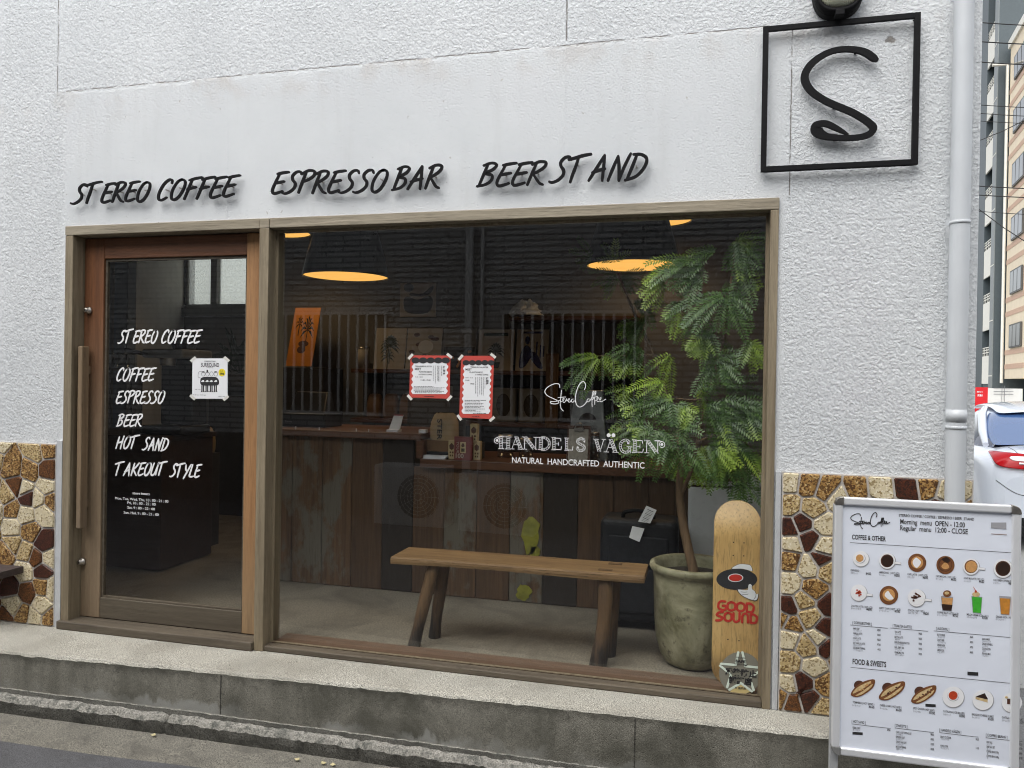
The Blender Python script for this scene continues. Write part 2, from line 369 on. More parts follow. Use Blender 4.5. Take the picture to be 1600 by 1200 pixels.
# ------------------------------------------------------------------ ground, road, kerb, step
rng = random.Random(7)
def zk(x): return -.172-.02*x if x < 4.6 else -.264          # top of the kerb, falling to the right
def yf(x):                                                     # front edge of the step
    P = [(-9, -.93), (0, -.36), (.9, -.298), (1.88, -.246), (2.8, -.21), (3.64, -.19), (4.2, -.184)]
    for (a, b), (c, d) in zip(P, P[1:]):
        if x <= c: return b+(d-b)*(x-a)/(c-a)
    return P[-1][1]
def sheet(name, pts, mat, z=None):
    m = MB(); m.add(pts, [tuple(range(len(pts)))]); o = m.build(name, mat); tag(o, kind='structure'); return o
M['lot'] = concrete('car_park_asphalt', (.16, .16, .16), .3, (.1, .1, .1), .5, 120, .5)
sheet('ground', [(-150, -150, -.372), (150, -150, -.372), (150, 150, -.372), (-150, 150, -.372)], M['lot'])
def strip(name, mat, ya, yb, dz, x0=-9, x1=30, n=60):
    m = MB(); xs = [x0+(x1-x0)*i/n for i in range(n+1)]
    vs = [(x, (yf(min(x, 4.2))+ya) if yb is not None else ya, zk(x)+dz) for x in xs]
    vs += [(x, yb if yb is not None and yb < -1 else yf(min(x, 4.2))+(yb or 0), zk(x)+dz) for x in xs]
    m.add(vs, [(i, n+1+i, n+2+i, i+1) for i in range(n)]); o = m.build(name, mat); tag(o, kind='structure'); return o
strip('gutter_pavement', M['gutter'], -.02, -.42, -.074)
m = MB(); n = 60; xs = [-9+39*i/n for i in range(n+1)]
m.add([(x, yf(min(x, 4.2))-.30-.012*math.sin(3*x)-.006*math.sin(11*x), zk(x)-.070) for x in xs]+[(x, -4.62, zk(x)-.070) for x in xs], [(i, n+1+i, n+2+i, i+1) for i in range(n)])
tag(m.build('road', M['asphalt']), kind='structure')
# kerb stones: a chipped, rounded edge; a joint every 0.9 m
m = MB(); N = 420; prof = []
for i in range(N+1):
    x = -3+7.4*i/N; j = (x*1.11) % 1; gapj = .010 if j < .016 else 0
    r1, r2 = rng.uniform(-.0035, .0035)+.003*math.sin(31*x), rng.uniform(-.003, .003)
    y0, z0 = yf(min(x, 4.2)), zk(x)
    prof.append([(x, y0+.02, z0+.004+r2*.5), (x, y0-.012, z0+.004+r2*.6), (x, y0-.045+r1, z0+.002+r2*.8-gapj), (x, y0-.064+r1+gapj, z0-.006+r2-gapj), (x, y0-.076+r1+gapj, z0-.024+r2), (x, y0-.081+r2+gapj, z0-.05), (x, y0-.083+gapj, z0-.085)])
k = 7; m.add([p for r_ in prof for p in r_], [(i*k+j, i*k+j+1, (i+1)*k+j+1, (i+1)*k+j) for i in range(N) for j in range(k-1)])
m.m = [(1 if j in (0, 2, 3) else 0) for i in range(N) for j in range(k-1)]
m.closed = False; tag(m.build('kerb', [M['kerb'], M['kerb_edge']]), kind='structure')
# the raised concrete step in front of the shop
m = MB(); N = 300; T = []; Fr = []
for i in range(N+1):
    x = -5.9+10.065*i/N; y0 = yf(x); z0 = zk(x); q = rng.uniform(-.0035, .0035); q2 = rng.uniform(-.003, .003)
    T.append([(x, .12, 0), (x, y0*.45, 0), (x, y0+.022, -.001), (x, y0+.006+q, -.005+q2), (x, y0+q*.6, -.014+q2)])
    Fr.append([(x, y0+q*.6, -.014+q2), (x, y0-.001, -.05), (x, y0-.002, -.10), (x, y0-.002, z0-.12)])
m.add([p for r_ in T for p in r_], [(i*5+j, i*5+j+1, (i+1)*5+j+1, (i+1)*5+j) for i in range(N) for j in range(4)], 0)
m.add([p for r_ in Fr for p in r_], [(i*4+j, i*4+j+1, (i+1)*4+j+1, (i+1)*4+j) for i in range(N) for j in range(3)], 1)
m.add([(4.165, .12, 0), (4.165, yf(4.165), -.014), (4.165, yf(4.165), -.5), (4.165, .12, -.5)], [(0, 1, 2, 3)], 1)
m.closed = False
for x in (1.13, 2.93):
    m.box(x-.002, x+.002, yf(x)-.0035, yf(x)+.01, zk(x)-.06, -.016, 2)
tag(m.build('raised_pavement', [M['step_top'], M['step_front'], M['kerb']]), kind='structure')
sheet('shop_floor', [(-4, .12, .0), (4.0, .12, .0), (4.0, 3.6, .0), (-4, 3.6, .0)], M['floor'])
# a few dry leaf scraps lying in the gutter
M['scrap'] = plain('dry_leaf', srgb(196, 184, 140), .8, var=.2)
for i, (px, py) in enumerate([(505, 1188), (520, 1190), (465, 1183), (240, 1150)]):
    p = atz(px, py, -.26); m = MB(); a = rng.uniform(0, 6)
    pts = [(p.x+.014*math.cos(a+t)*(1 if k_ % 2 else .55), p.y+.010*math.sin(a+t), zk(p.x)-.066+.003*(k_ % 2)) for k_, t in enumerate((0, 1, 2.1, 3.1, 4.2, 5.2))]
    m.prism(pts, (0, 0, .0012)); tag(m.build('dry_leaf', M['scrap']), ['pale curled dry leaf scrap in the gutter below the kerb, right of its pair', 'pale dry leaf scrap in the gutter, hard against the next one', 'small dry leaf scrap in the gutter by the kerb', 'tiny dry leaf scrap in the gutter near the left kerb joint'][i], 'leaf', 'dry leaf scraps in the gutter')

# ------------------------------------------------------------------ the cafe building
W, H = 3.448, 2.05
XC = 4.165
cafe = thing('cafe_building', 'white roughcast cafe building with wood framed shopfront and crazy stone base', 'building', (0, 0, 0))
m = MB()
m.box(-6, 0, 0, .2, 0, 8); m.box(W, XC, 0, .2, 0, 8); m.box(0, W, 0, .2, H, 8)
m.box(XC-.2, XC, .2, 3.6, -.4, 8)
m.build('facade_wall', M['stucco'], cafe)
M['in_wall'] = plain('interior_plaster', srgb(112, 108, 102), .85, var=.06, scale=4, bmp=.25, bscale=60)
M['in_pale'] = plain('pale_interior_paint', srgb(196, 190, 178), .8, var=.05, bmp=.25, bscale=60)
M['in_slate'] = plain('slate_interior_paint', srgb(92, 100, 108), .7, var=.05)
M['in_dark'] = plain('interior_dark_paint', srgb(58, 54, 50), .8, var=.1)
BW = (at(289, 482, 3.6), at(428, 370, 3.6))                        # opening of the rear frosted window
bx0, bz0 = BW[0].x, BW[0].z; bx1, bz1 = BW[1].x+.35, bz0+.75
m = MB()
m.box(-6, bx0, 3.6, 3.75, 0, 8); m.box(bx1, XC, 3.6, 3.75, 0, 8)
m.box(bx0, bx1, 3.6, 3.75, 0, bz0); m.box(bx0, bx1, 3.6, 3.75, bz1, 8)
m.build('rear_wall', M['in_wall'], cafe)
for a, b in ((-4.1, -4.0), (3.86, 3.96)): m = MB(); m.box(a, b, .2, 3.6, 0, 2.9); m.build('inner_wall', M['in_dark'], cafe)
q0, q1 = at(213, 450, 2.3), at(288, 450, 3.6)
m = MB(); m.hexa([(q0.x-.1, 2.3, 0), (q0.x, 2.3, 0), (q1.x, 3.599, 0), (q1.x-.1, 3.599, 0)], [(q0.x-.1, 2.3, 2.899), (q0.x, 2.3, 2.899), (q1.x, 3.599, 2.899), (q1.x-.1, 3.599, 2.899)]); m.build('return_wall', M['in_pale'], cafe)
q2 = at(190, 450, 2.28); m = MB(); m.box(q2.x, q0.x+.001, 2.2, 2.299, 0, 2.899); m.build('pillar', M['in_slate'], cafe)
m = MB(); m.box(-4.1, 3.96, .2, 3.6, 2.9, 3.0); m.build('ceiling', M['in_dark'], cafe)
m = MB(); m.box(-6.2, XC+.1, -.05, 3.9, 8, 8.2); m.build('roof', M['render'], cafe)
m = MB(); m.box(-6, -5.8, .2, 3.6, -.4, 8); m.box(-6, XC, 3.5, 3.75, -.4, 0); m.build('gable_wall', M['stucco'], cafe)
# rear frosted window
M['frost'], t_, b_ = new_mat('frosted_glass'); t_.nodes.remove(b_)
_n = nd(t_, 'TexVoronoi', {'Vector': coords(t_), 'Scale': 55.0}).outputs[0]
_tl = nd(t_, 'BsdfTranslucent', {'Color': (.9, .92, .88, 1)}); _bp = nd(t_, 'Bump', {'Height': _n, 'Strength': .9, 'Distance': .02}); t_.links.new(_bp.outputs[0], _tl.inputs['Normal'])
_td = nd(t_, 'BsdfTransparent', {'Color': (.95, .95, .9, 1)}); _mx = nd(t_, 'MixShader', {0: .5, 1: _tl.outputs[0], 2: _td.outputs[0]}); t_.links.new(_mx.outputs[0], t_.nodes['Material Output'].inputs[0])
M['sash'] = plain('dark_aluminium_sash', srgb(92, 90, 86), .45, .4)
rw = MB(); xm = at(336, 440, 3.6).x
rw.box(bx0, bx0+.045, 3.58, 3.66, bz0, bz1); rw.box(bx1-.045, bx1, 3.58, 3.66, bz0, bz1); rw.box(bx0+.045, bx1-.045, 3.58, 3.66, bz0, bz0+.04); rw.box(bx0+.045, bx1-.045, 3.58, 3.66, bz1-.04, bz1)
rw.box(xm-.035, xm+.035, 3.575, 3.655, bz0+.04, bz1-.04); rw.box(bx0-.06, bx1+.06, 3.52, 3.6, bz0-.09, bz0)
rwo = rw.build('rear_window', M['sash'], cafe, bevel=.003)
m = MB(); m.box(bx0+.04, xm-.03, 3.60, 3.606, bz0+.03, bz1-.03); m.box(xm+.03, bx1-.04, 3.63, 3.636, bz0+.03, bz1-.03); m.build('pane', M['frost'], rwo)

# crazy-paving stone cladding, every stone a bevelled block in pale grout
def cells(x0, x1, z0, z1, seeds):
    out = []
    for i, (sx, sz) in enumerate(seeds):
        poly = [(x0, z0), (x1, z0), (x1, z1), (x0, z1)]
        for j, (qx, qz) in enumerate(seeds):
            if i == j: continue
            nx, nz = qx-sx, qz-sz; d = (nx*(sx+qx)+nz*(sz+qz))/2; new = []
            for k_ in range(len(poly)):
                a, b = poly[k_], poly[(k_+1) % len(poly)]
                fa, fb = nx*a[0]+nz*a[1]-d, nx*b[0]+nz*b[1]-d
                if fa <= 0: new.append(a)
                if fa*fb < 0: t = fa/(fa-fb); new.append((a[0]+(b[0]-a[0])*t, a[1]+(b[1]-a[1])*t))
            poly = new
            if len(poly) < 3: break
        if len(poly) >= 3: out.append(poly)
    return out
def inset(poly, d):
    n = len(poly); out = []
    A = sum(poly[i][0]*poly[(i+1) % n][1]-poly[(i+1) % n][0]*poly[i][1] for i in range(n))
    s = 1 if A > 0 else -1
    for i in range(n):
        p, q, r_ = poly[i-1], poly[i], poly[(i+1) % n]
        e1 = Vector((q[0]-p[0], q[1]-p[1])); e2 = Vector((r_[0]-q[0], r_[1]-q[1]))
        if e1.length < 1e-6 or e2.length < 1e-6: continue
        n1 = Vector((-e1.y, e1.x)).normalized()*s; n2 = Vector((-e2.y, e2.x)).normalized()*s
        b = n1+n2
        if b.length < 1e-3: continue
        k_ = d/max(.35, b.length_squared/2); out.append((q[0]+b.x*k_, q[1]+b.y*k_))
    return out
def area(p): return abs(sum(p[i][0]*p[(i+1) % len(p)][1]-p[(i+1) % len(p)][0]*p[i][1] for i in range(len(p))))/2
def cladding(x0, x1, z0, z1, seed, dens, bw, force=(), keep=lambda x, z: True):
    r_ = random.Random(seed); S = [f[:2] for f in force]
    tries = 0
    while tries < 5000 and len(S) < dens:
        tries += 1; c = (r_.uniform(x0, x1), r_.uniform(z0, z1)); md = .105 if r_.random() < .62 else .058
        if keep(*c) and all(math.hypot(c[0]-q[0], c[1]-q[1]) > md for q in S): S.append(c)
    mb = MB(); mats = ['st_white', 'st_pale', 'st_gold', 'st_brown', 'st_dark']
    last = None
    for i, c in enumerate(cells(x0, x1, z0, z1, S)):
        p = inset(c, .0036+r_.uniform(0, .0012))
        if len(p) < 3 or area(p) < 3e-4: continue
        q = []
        for a in range(len(p)):                      # soft corners
            A, B = p[a], p[(a+1) % len(p)]; q += [(A[0]*.93+B[0]*.07, A[1]*.93+B[1]*.07), (A[0]*.07+B[0]*.93, A[1]*.07+B[1]*.93)]
        mi = force[i][2] if i < len(force) and len(force[i]) > 2 else r_.choices(range(5), bw)[0]
        q2 = inset(q, .004); q2 = q2 if len(q2) == len(q) and area(q2) < area(q) else q
        y1, y2 = -.013, -.018-r_.uniform(0, .003); n = len(q); tl = r_.uniform(-.01, .01)
        vs = [(a, -.004, b) for a, b in q]+[(a, y1, b) for a, b in q]+[(a, y2+tl*(a-q[0][0]), b) for a, b in q2]
        fs = [(i_, (i_+1) % n, n+(i_+1) % n, n+i_) for i_ in range(n)]+[(n+i_, n+(i_+1) % n, 2*n+(i_+1) % n, 2*n+i_) for i_ in range(n)]+[tuple(range(2*n, 3*n))]
        mb.add(vs, fs, mi)
    return mb, [M[k_] for k_ in mats]
def px(x, y): p = at(x, y, -.015); return (p.x, p.z)
FL = [(*px(55, 705), 1), (*px(20, 730), 2), (*px(45, 735), 2), (*px(72, 700), 2), (*px(75, 735), 3), (*px(38, 765), 0), (*px(72, 762), 0), (*px(25, 760), 3), (*px(42, 777), 4), (*px(10, 775), 1), (*px(60, 780), 0), (*px(18, 795), 2), (*px(78, 782), 2), (*px(18, 825), 0), (*px(40, 805), 0), (*px(67, 800), 0), (*px(46, 830), 2), (*px(68, 850), 4), (*px(20, 850), 1), (*px(39, 862), 1), (*px(57, 872), 3), (*px(8, 865), 2), (*px(75, 872), 0), (*px(37, 893), 0), (*px(66, 892), 4), (*px(15, 917), 4), (*px(42, 926), 3), (*px(66, 917), 2), (*px(64, 945), 0), (*px(20, 945), 0), (*px(36, 960), 2), (*px(52, 965), 0), (*px(78, 968), 2), (*px(5, 965), 3), (*px(80, 920), 0)]
FR = [(*px(1232, 752), 0), (*px(1265, 757), 2), (*px(1233, 790), 1), (*px(1270, 795), 1), (*px(1290, 765), 2), (*px(1233, 825), 4), (*px(1253, 818), 4), (*px(1265, 843), 4), (*px(1236, 850), 0), (*px(1288, 855), 0), (*px(1233, 874), 2), (*px(1265, 885), 0), (*px(1283, 875), 4), (*px(1293, 890), 1), (*px(1232, 912), 0), (*px(1272, 922), 2), (*px(1231, 948), 4), (*px(1257, 940), 1), (*px(1265, 963), 1), (*px(1294, 945), 4), (*px(1222, 968), 2), (*px(1235, 975), 2), (*px(1232, 997), 0), (*px(1262, 1010), 1), (*px(1280, 998), 0), (*px(1290, 983), 4), (*px(1232, 1035), 1), (*px(1272, 1043), 0), (*px(1292, 1010), 4), (*px(1233, 1070), 0), (*px(1254, 1068), 4), (*px(1264, 1093), 4), (*px(1237, 1097), 3), (*px(1220, 1090), 2), (*px(1285, 1108), 1), (*px(1290, 1070), 2), (*px(1288, 820), 0), (*px(1310, 780), 0), (*px(1340, 770), 2), (*px(1375, 768), 0), (*px(1420, 765), 4), (*px(1450, 762), 2), (*px(1480, 770), 0)]
for nm, (xa, xb, ztop, sd_, dn, F, kp) in {'a': (-1.9, -.042, .938, 3, 230, FL, lambda x, z: x < -.42), 'b': (3.478, XC-.003, .955, 5, 100, FR, lambda x, z: x > 3.70 and z < .86)}.items():
    mb, ms = cladding(xa, xb, .001, ztop, sd_, dn, (36, 20, 24, 8, 12), F, kp)
    co = mb.build('stone_cladding', ms, cafe)
    g = MB(); g.box(xa, xb, -.0115, -.0005, .001, ztop); g.build('grout', M['grout'], co)
for a, b in ((-.040, -.004), (W+.006, 3.4755)):
    m = MB(); m.box(a, b, -.012, -.0005, .001, .957); m.build('render_margin', M['render'], cafe, bevel=.002)
# shopfront frame
f0, f1 = -.014, .13
ml, mr = 1.116, 1.166
fr = MB(); fr.box(ml, mr, f0-.004, f1, .0, 2.002)
frame = fr.build('shopfront_frame', M['frame_z'], cafe, bevel=.003)
for a, b in ((0, .048), (3.416, W)):
    fr = MB(); fr.box(a, b, f0, f1, .0, 2.002); fr.build('jamb', M['frame_z'], frame, bevel=.003)
m = MB(); m.box(-.001, ml-.001, f0-.001, f1, 2.003, H); m.box(ml, mr, f0-.003, f1, 2.003, H-.001); m.box(mr+.001, W+.001, f0-.001, f1, 2.003, H); m.build('lintel', M['frame_x'], frame, bevel=.003)
m = MB(); m.box(-.005, ml-.001, -.035, .13, .001, .042); m.box(mr+.001, 3.415, f0+.002, .044, .001, .026); m.build('sill', M['sill'], frame, bevel=.004)
m = MB(); m.box(mr+.001, 3.415, .0575, .20, .001, .022); m.build('ledge', M['sill_in'], frame, bevel=.003)
# big pane
wn = MB(); wn.box(mr, mr+.014, .045, .056, .0265, 2.002); wn.box(3.403, 3.416, .045, .056, .0265, 2.002); wn.box(mr+.014, 3.403, .04, .056, 1.992, 2.002); wn.box(mr+.014, 3.403, .045, .056, .0265, .031)
win = wn.build('shop_window', M['frame_z'], cafe)
def pane(x0, x1, z0, z1, y, par):
    g = MB(); g.add([(x0, y, z0), (x1, y, z0), (x1, y, z1), (x0, y, z1)], [(0, 1, 2, 3)]); g.closed = False; return g.build('glass_pane', M['glass'], par)
pane(mr+.002, 3.414, .028, 2.001, .05, win)
# glazed door
yd = .062
d = MB(); d.box(.05, .168, yd, yd+.04, .045, 1.998)
door = d.build('glazed_door', M['door_z'], cafe, bevel=.003)
m = MB(); m.box(.998, 1.114, yd, yd+.04, .045, 1.998); m.build('stile', M['door_zr'], door, bevel=.003)
m = MB(); m.box(.1685, .9975, yd+.001, yd+.04, 1.893, 1.998); m.build('top_rail', M['door_x'], door, bevel=.003)
m = MB(); m.box(.1685, .9975, yd+.001, yd+.04, .045, .150); m.build('bottom_rail', M['rail_low'], door, bevel=.003)
m = MB(); m.box(.1685, .180, yd+.012, yd+.03, .151, 1.892); m.box(.986, .9975, yd+.012, yd+.03, .151, 1.892); m.box(.18, .986, yd+.012, yd+.03, 1.880, 1.892); m.box(.18, .986, yd+.01, yd+.03, .151, .158); m.build('glazing_bead', M['sill'], door)
pane(.17, .996, .152, 1.891, yd+.02, door)
h0, h1 = at(128, 541, .0), at(126, 826, .0)
m = MB(); m.box(.0775, .1045, -.004, .042, h1.z, h0.z)
hd = m.build('handle', M['frame_z2'], door, bevel=.004)
for z_ in (h0.z-.12, h1.z+.12): m = MB(); m.box(.080, .094, .042, yd, z_-.02, z_+.02); m.build('standoff', M['frame_z2'], hd)
for q in ((137, 485), (127, 878)):
    p = at(*q, .05); m = MB()
    m.lathe([(0, .030), (.010, .030), (.0125, .027), (.013, .012), (.018, .010), (.019, 0), (0, 0)], (p.x, yd, p.z), 24, axis='y')
    lk = m.build('lock', M['chrome'], door); lk2 = MB(); lk2.box(p.x-.0015, p.x+.0015, yd-.0312, yd-.030, p.z-.005, p.z+.005); lk2.build('keyhole', M['black'], lk)

# downpipe at the corner
dp = thing('downpipe', 'grey plastic rain pipe running down the white wall beside its corner', 'downpipe', (0, 0, 0))
pc = at(1502.5, 200, -.06); pxx = pc.x
m = MB(); m.tube([(pxx, -.06, .0), (pxx, -.06, 4), (pxx, -.06, 8)], .0335, 28); m.build('pipe', M['pvc'], dp)
zc = at(1496, 650, -.06).z
m = MB(); m.lathe([(.0336, zc-.022), (.0350, zc-.022), (.0350, zc+.024), (.0336, zc+.024)], (pxx, -.06, 0), 28); m.build('coupling', M['pvc'], dp)
for z_ in (at(1497, 668, -.06).z, at(1500, 348, -.06).z, 3.4, 4.9):
    m = MB(); m.lathe([(.0336, z_-.006), (.0362, z_-.005), (.0362, z_+.005), (.0336, z_+.006)], (pxx, -.06, 0), 28)
    m.box(pxx-.046, pxx-.030, -.062, -.052, z_-.010, z_+.010); m.box(pxx-.012, pxx+.012, -.028, .0, z_-.006, z_+.006)
    m.build('bracket', M['pvc'], dp)
# ------------------------------------------------------------------ brush lettering
GL = {  # strokes in a unit-high box: (advance, strokes)
 'S': (.50, [[(.50, .86), (.44, .97), (.28, .96), (.16, .80), (.20, .62), (.33, .46), (.34, .26), (.20, .08), (.02, .0), (-.10, .03)]]),
 'T': (.62, [[(.20, .97), (.17, .6), (.12, .25), (.10, .0)], [(-.14, .88), (.12, .95), (.36, 1.02), (.62, 1.06)]]),
 'E': (.47, [[(.14, .90), (.06, .55), (.0, .2), (.08, .02), (.28, .06), (.42, .12)], [(.06, .90), (.26, .95), (.50, .98)], [(.05, .48), (.22, .52), (.40, .56)]]),
 'R': (.54, [[(.12, .94), (.06, .5), (.0, .0)], [(-.02, .86), (.20, .98), (.42, .94), (.42, .76), (.26, .58), (.08, .46)], [(.12, .44), (.26, .24), (.40, .06), (.52, .0)]]),
 'O': (.54, [[(.34, .96), (.16, .88), (.02, .50), (.04, .12), (.18, .0), (.36, .16), (.48, .56), (.46, .86), (.32, .97), (.22, .92)]]),
 'C': (.48, [[(.46, .80), (.44, .94), (.32, .97), (.14, .78), (.02, .36), (.06, .06), (.20, .0), (.38, .12)]]),
 'F': (.46, [[(.14, .90), (.08, .5), (.0, .0)], [(.04, .89), (.26, .96), (.54, 1.0)], [(.04, .46), (.20, .51), (.38, .55)]]),
 'P': (.50, [[(.12, .94), (.06, .5), (.0, .0)], [(-.04, .84), (.20, .98), (.44, .94), (.46, .76), (.28, .58), (.06, .48)]]),
 'B': (.52, [[(.12, .94), (.06, .5), (.0, .04)], [(-.02, .88), (.22, .98), (.42, .90), (.34, .70), (.10, .54), (.34, .46), (.38, .24), (.22, .06), (-.06, -.02)]]),
 'A': (.58, [[(-.04, .0), (.14, .48), (.32, .96)], [(.32, .96), (.38, .5), (.44, -.02)], [(.02, .30), (.22, .38), (.44, .44)]]),
 'N': (.60, [[(.0, .0), (.08, .5), (.16, .92)], [(.16, .92), (.28, .5), (.38, -.02)], [(.38, -.02), (.46, .5), (.58, 1.0)]]),
 'D': (.58, [[(.14, .92), (.08, .5), (.0, .02)], [(.02, .96), (.30, .94), (.52, .76), (.50, .44), (.30, .12), (-.06, -.02)]]),
 'K': (.54, [[(.12, .94), (.06, .5), (.0, .0)], [(.52, .96), (.30, .66), (.08, .44)], [(.12, .46), (.28, .24), (.46, .0)]]),
 'U': (.52, [[(.10, .94), (.02, .5), (.0, .14), (.12, .0), (.28, .12), (.40, .5), (.50, .98)], [(.50, .98), (.44, .5), (.42, .04)]]),
 'Y': (.50, [[(.06, .94), (.10, .62), (.22, .48)], [(.54, .98), (.34, .56), (.16, .2), (.02, -.10)]]),
 'L': (.44, [[(.14, .94), (.06, .5), (.0, .10), (.14, .02), (.38, .06)]]),
 'H': (.56, [[(.10, .94), (.04, .5), (-.02, .0)], [(.50, 1.0), (.42, .5), (.38, -.02)], [(.0, .44), (.24, .50), (.48, .56)]]),
}
SH = .20                                                          # slant
def word_strokes(s):
    """strokes of a word laid out along x, plus which letter each belongs to"""
    x = 0; out = []
    for i, ch in enumerate(s):
        if ch == ' ': x += .34; continue
        a, st = GL[ch]
        if ch in 'AE' and i and s[i-1] == 'T': x += .12
        for q in st: out.append((i, [(x+u+SH*v, v) for u, v in q]))
        x += a+.06
    us = [p[0] for _, q in out for p in q]; a, b = min(us), max(us)
    return [(i, [((p[0]-a)/(b-a), p[1]) for p in q]) for i, q in out], b-a
def brush_word(s, p0, p1, cap, y, depth, build, th=.105):
    """p0, p1: world points of the left and right end of the baseline"""
    st, nat = word_strokes(s); r_ = random.Random(s); byl = {}
    for i, q in st: byl.setdefault(i, []).append(q)
    wx, dz = p1.x-p0.x, p1.z-p0.z
    for i, qs in byl.items():
        mb = MB(); jit = r_.uniform(-.03, .03)
        for k_, q in enumerate(qs):
            q = spline(q, 5); n = len(q)
            pts = [(p0.x+u*wx, p0.z+u*dz+(v+jit)*cap) for u, v in q]
            wd = [cap*th*(.82+.3*math.sin(math.pi*min(1, (t+.6)/n))+r_.uniform(-.05, .05)) for t in range(n)]
            e = k_*.0004
            add_stroke(mb, pts, wd, lambda a, b, e=e: (a, y-e, b), (0, depth, 0))
        build(mb, i)
YL = -.032
def facade_phrase(words, label):
    o = thing('sign_lettering', label, 'sign', (0, 0, 0), 'black lettering signs above the shopfront')
    for s, a, b, cap in words:
        P0, P1 = at(*a, YL), at(*b, YL)
        def bl(mb, i):
            L = mb.build('letter', M['black'], o); pins = MB()
            c = sum((Vector(v) for v in mb.v), Vector())/len(mb.v)
            pins.tube([(c.x, YL+.008, c.z), (c.x, -.0, c.z)], .0035, 6); pins.build('standoff_pin', M['chrome'], L)
        brush_word(s, P0, P1, cap, YL, .009, bl, .112)
facade_phrase([('STEREO', (110, 318), (233, 314), .098), ('COFFEE', (247, 313), (374, 306), .100)], 'black raised brush style shop name lettering above the wooden door')
facade_phrase([('ESPRESSO', (425, 302), (604, 299), .103), ('BAR', (612, 297), (689, 294), .103)], 'black raised ESPRESSO BAR lettering above the left part of the window')
facade_phrase([('BEER', (745, 291), (852, 288), .100), ('STAND', (858, 285), (1010, 279), .108)], 'black raised BEER STAND lettering above the middle of the window')

# square emblem with the brush S
em = thing('emblem_sign', 'black square metal frame sign holding a large looping S', 'sign', (0, 0, 0))
YE = -.038
q = [at(*p, YE) for p in ((1193, 42), (1439, 17), (1435, 255), (1188, 270))]
ex0, ex1 = (q[0].x+q[3].x)/2, (q[1].x+q[2].x)/2; ez1, ez0 = (q[0].z+q[1].z)/2, (q[2].z+q[3].z)/2
m = MB(); t_ = .0215
m.box(ex0, ex0+t_, YE, YE+.014, ez0, ez1); m.box(ex1-t_, ex1, YE, YE+.014, ez0, ez1); m.box(ex0+t_, ex1-t_, YE+.0005, YE+.014, ez1-t_, ez1); m.box(ex0+t_, ex1-t_, YE+.0005, YE+.014, ez0, ez0+t_)
m.build('frame', M['black'], em, bevel=.0015)
SP = [(868, 382, 26), (852, 372, 40), (800, 337, 42), (740, 319, 36), (660, 314, 33), (580, 327, 34), (500, 366, 38), (438, 420, 44), (405, 482, 48), (412, 535, 46), (452, 590, 42), (520, 638, 40), (600, 677, 40), (700, 718, 40), (780, 762, 40), (828, 798, 42), (848, 826, 44), (830, 858, 40), (780, 880, 36), (700, 889, 34), (600, 886, 36), (540, 878, 42), (490, 850, 66), (482, 818, 70), (512, 796, 40), (552, 800, 38), (605, 824, 32), (650, 848, 22), (684, 866, 9)]
P3 = [at(1160+a/4.1375, b/4.1375, YE) for a, b, _ in SP]
kx = (ex1-ex0)/((1439-1193)*4.1375)*1.0
SS = spline([(p.x, p.z, c*kx*1.10) for p, (_, _, c) in zip(P3, SP)], 6)
m = MB(); add_stroke(m, [(a, b) for a, b, _ in SS], [c for _, _, c in SS], lambda a, b: (a, YE, b), (0, .014, 0)); m.build('emblem_letter', M['black'], em)
for a, b in ((ex0+.014, ez0+.014), (ex0+.014, ez1-.014), (ex1-.014, ez0+.014), (ex1-.014, ez1-.014), (P3[3].x, P3[3].z), (P3[12].x, P3[12].z), (P3[20].x, P3[20].z)):
    m = MB(); m.tube([(a, YE+.012, b), (a, 0, b)], .005, 8); m.build('standoff_pin', M['black'], em)

# bulkhead lamp over the emblem
M['lens'], t_, b_ = new_mat('ribbed_lens'); b_.inputs['Base Color'].default_value = (.78, .80, .60, 1); b_.inputs['Roughness'].default_value = .18; b_.inputs['Coat Weight'].default_value = .6
_wv = nd(t_, 'TexWave', {'Vector': coords(t_), 'Scale': 45.0}, bands_direction='X').outputs[1]; bump(t_, b_, _wv, .7, .006)
lp = thing('bulkhead_lamp', 'black oval bulkhead lamp with ribbed pale lens above the square emblem', 'wall lamp', (0, 0, 0))
lb = at(1311, 22, -.06); lw = at(1352, 5, -.06).x-at(1269, 5, -.06).x; lx, lz = lb.x, lb.z+.135
def oval(hw, hh, n=40, e=.75): return [(lx+hw*math.copysign(abs(math.cos(t))**e, math.cos(t)), lz+hh*math.copysign(abs(math.sin(t))**e, math.sin(t))) for t in [2*math.pi*i/n for i in range(n)]]
m = MB(); m.prism([(a, -.05, b) for a, b in oval(lw/2, .135)], (0, .05, 0)); m.build('back_box', M['black'], lp, bevel=.006)
m = MB(); rings = [(1.0, -.05), (.985, -.068), (.93, -.076), (.84, -.074), (.82, -.055)]
vs = [(lx+(a-lx)*s, y, lz+(b-lz)*s) for s, y in rings for a, b in oval(lw/2, .135)]
m.add(vs, [(i*40+j, i*40+(j+1) % 40, (i+1)*40+(j+1) % 40, (i+1)*40+j) for i in range(4) for j in range(40)], 0, True); m.build('guard_ring', M['black'], lp)
m = MB(); rings = [(.83, -.06), (.78, -.078), (.62, -.094), (.38, -.102), (.02, -.105)]
vs = [(lx+(a-lx)*s, y, lz+(b-lz)*s) for s, y in rings for a, b in oval(lw/2, .135)]
m.add(vs, [(i*40+j, i*40+(j+1) % 40, (i+1)*40+(j+1) % 40, (i+1)*40+j) for i in range(4) for j in range(40)], 0, True); m.build('lens', M['lens'], lp)
m = MB(); m.box(lx-.016, lx+.016, -.09, -.05, lz-.15, lz-.128); m.build('screw_lug', M['black'], lp, bevel=.003)

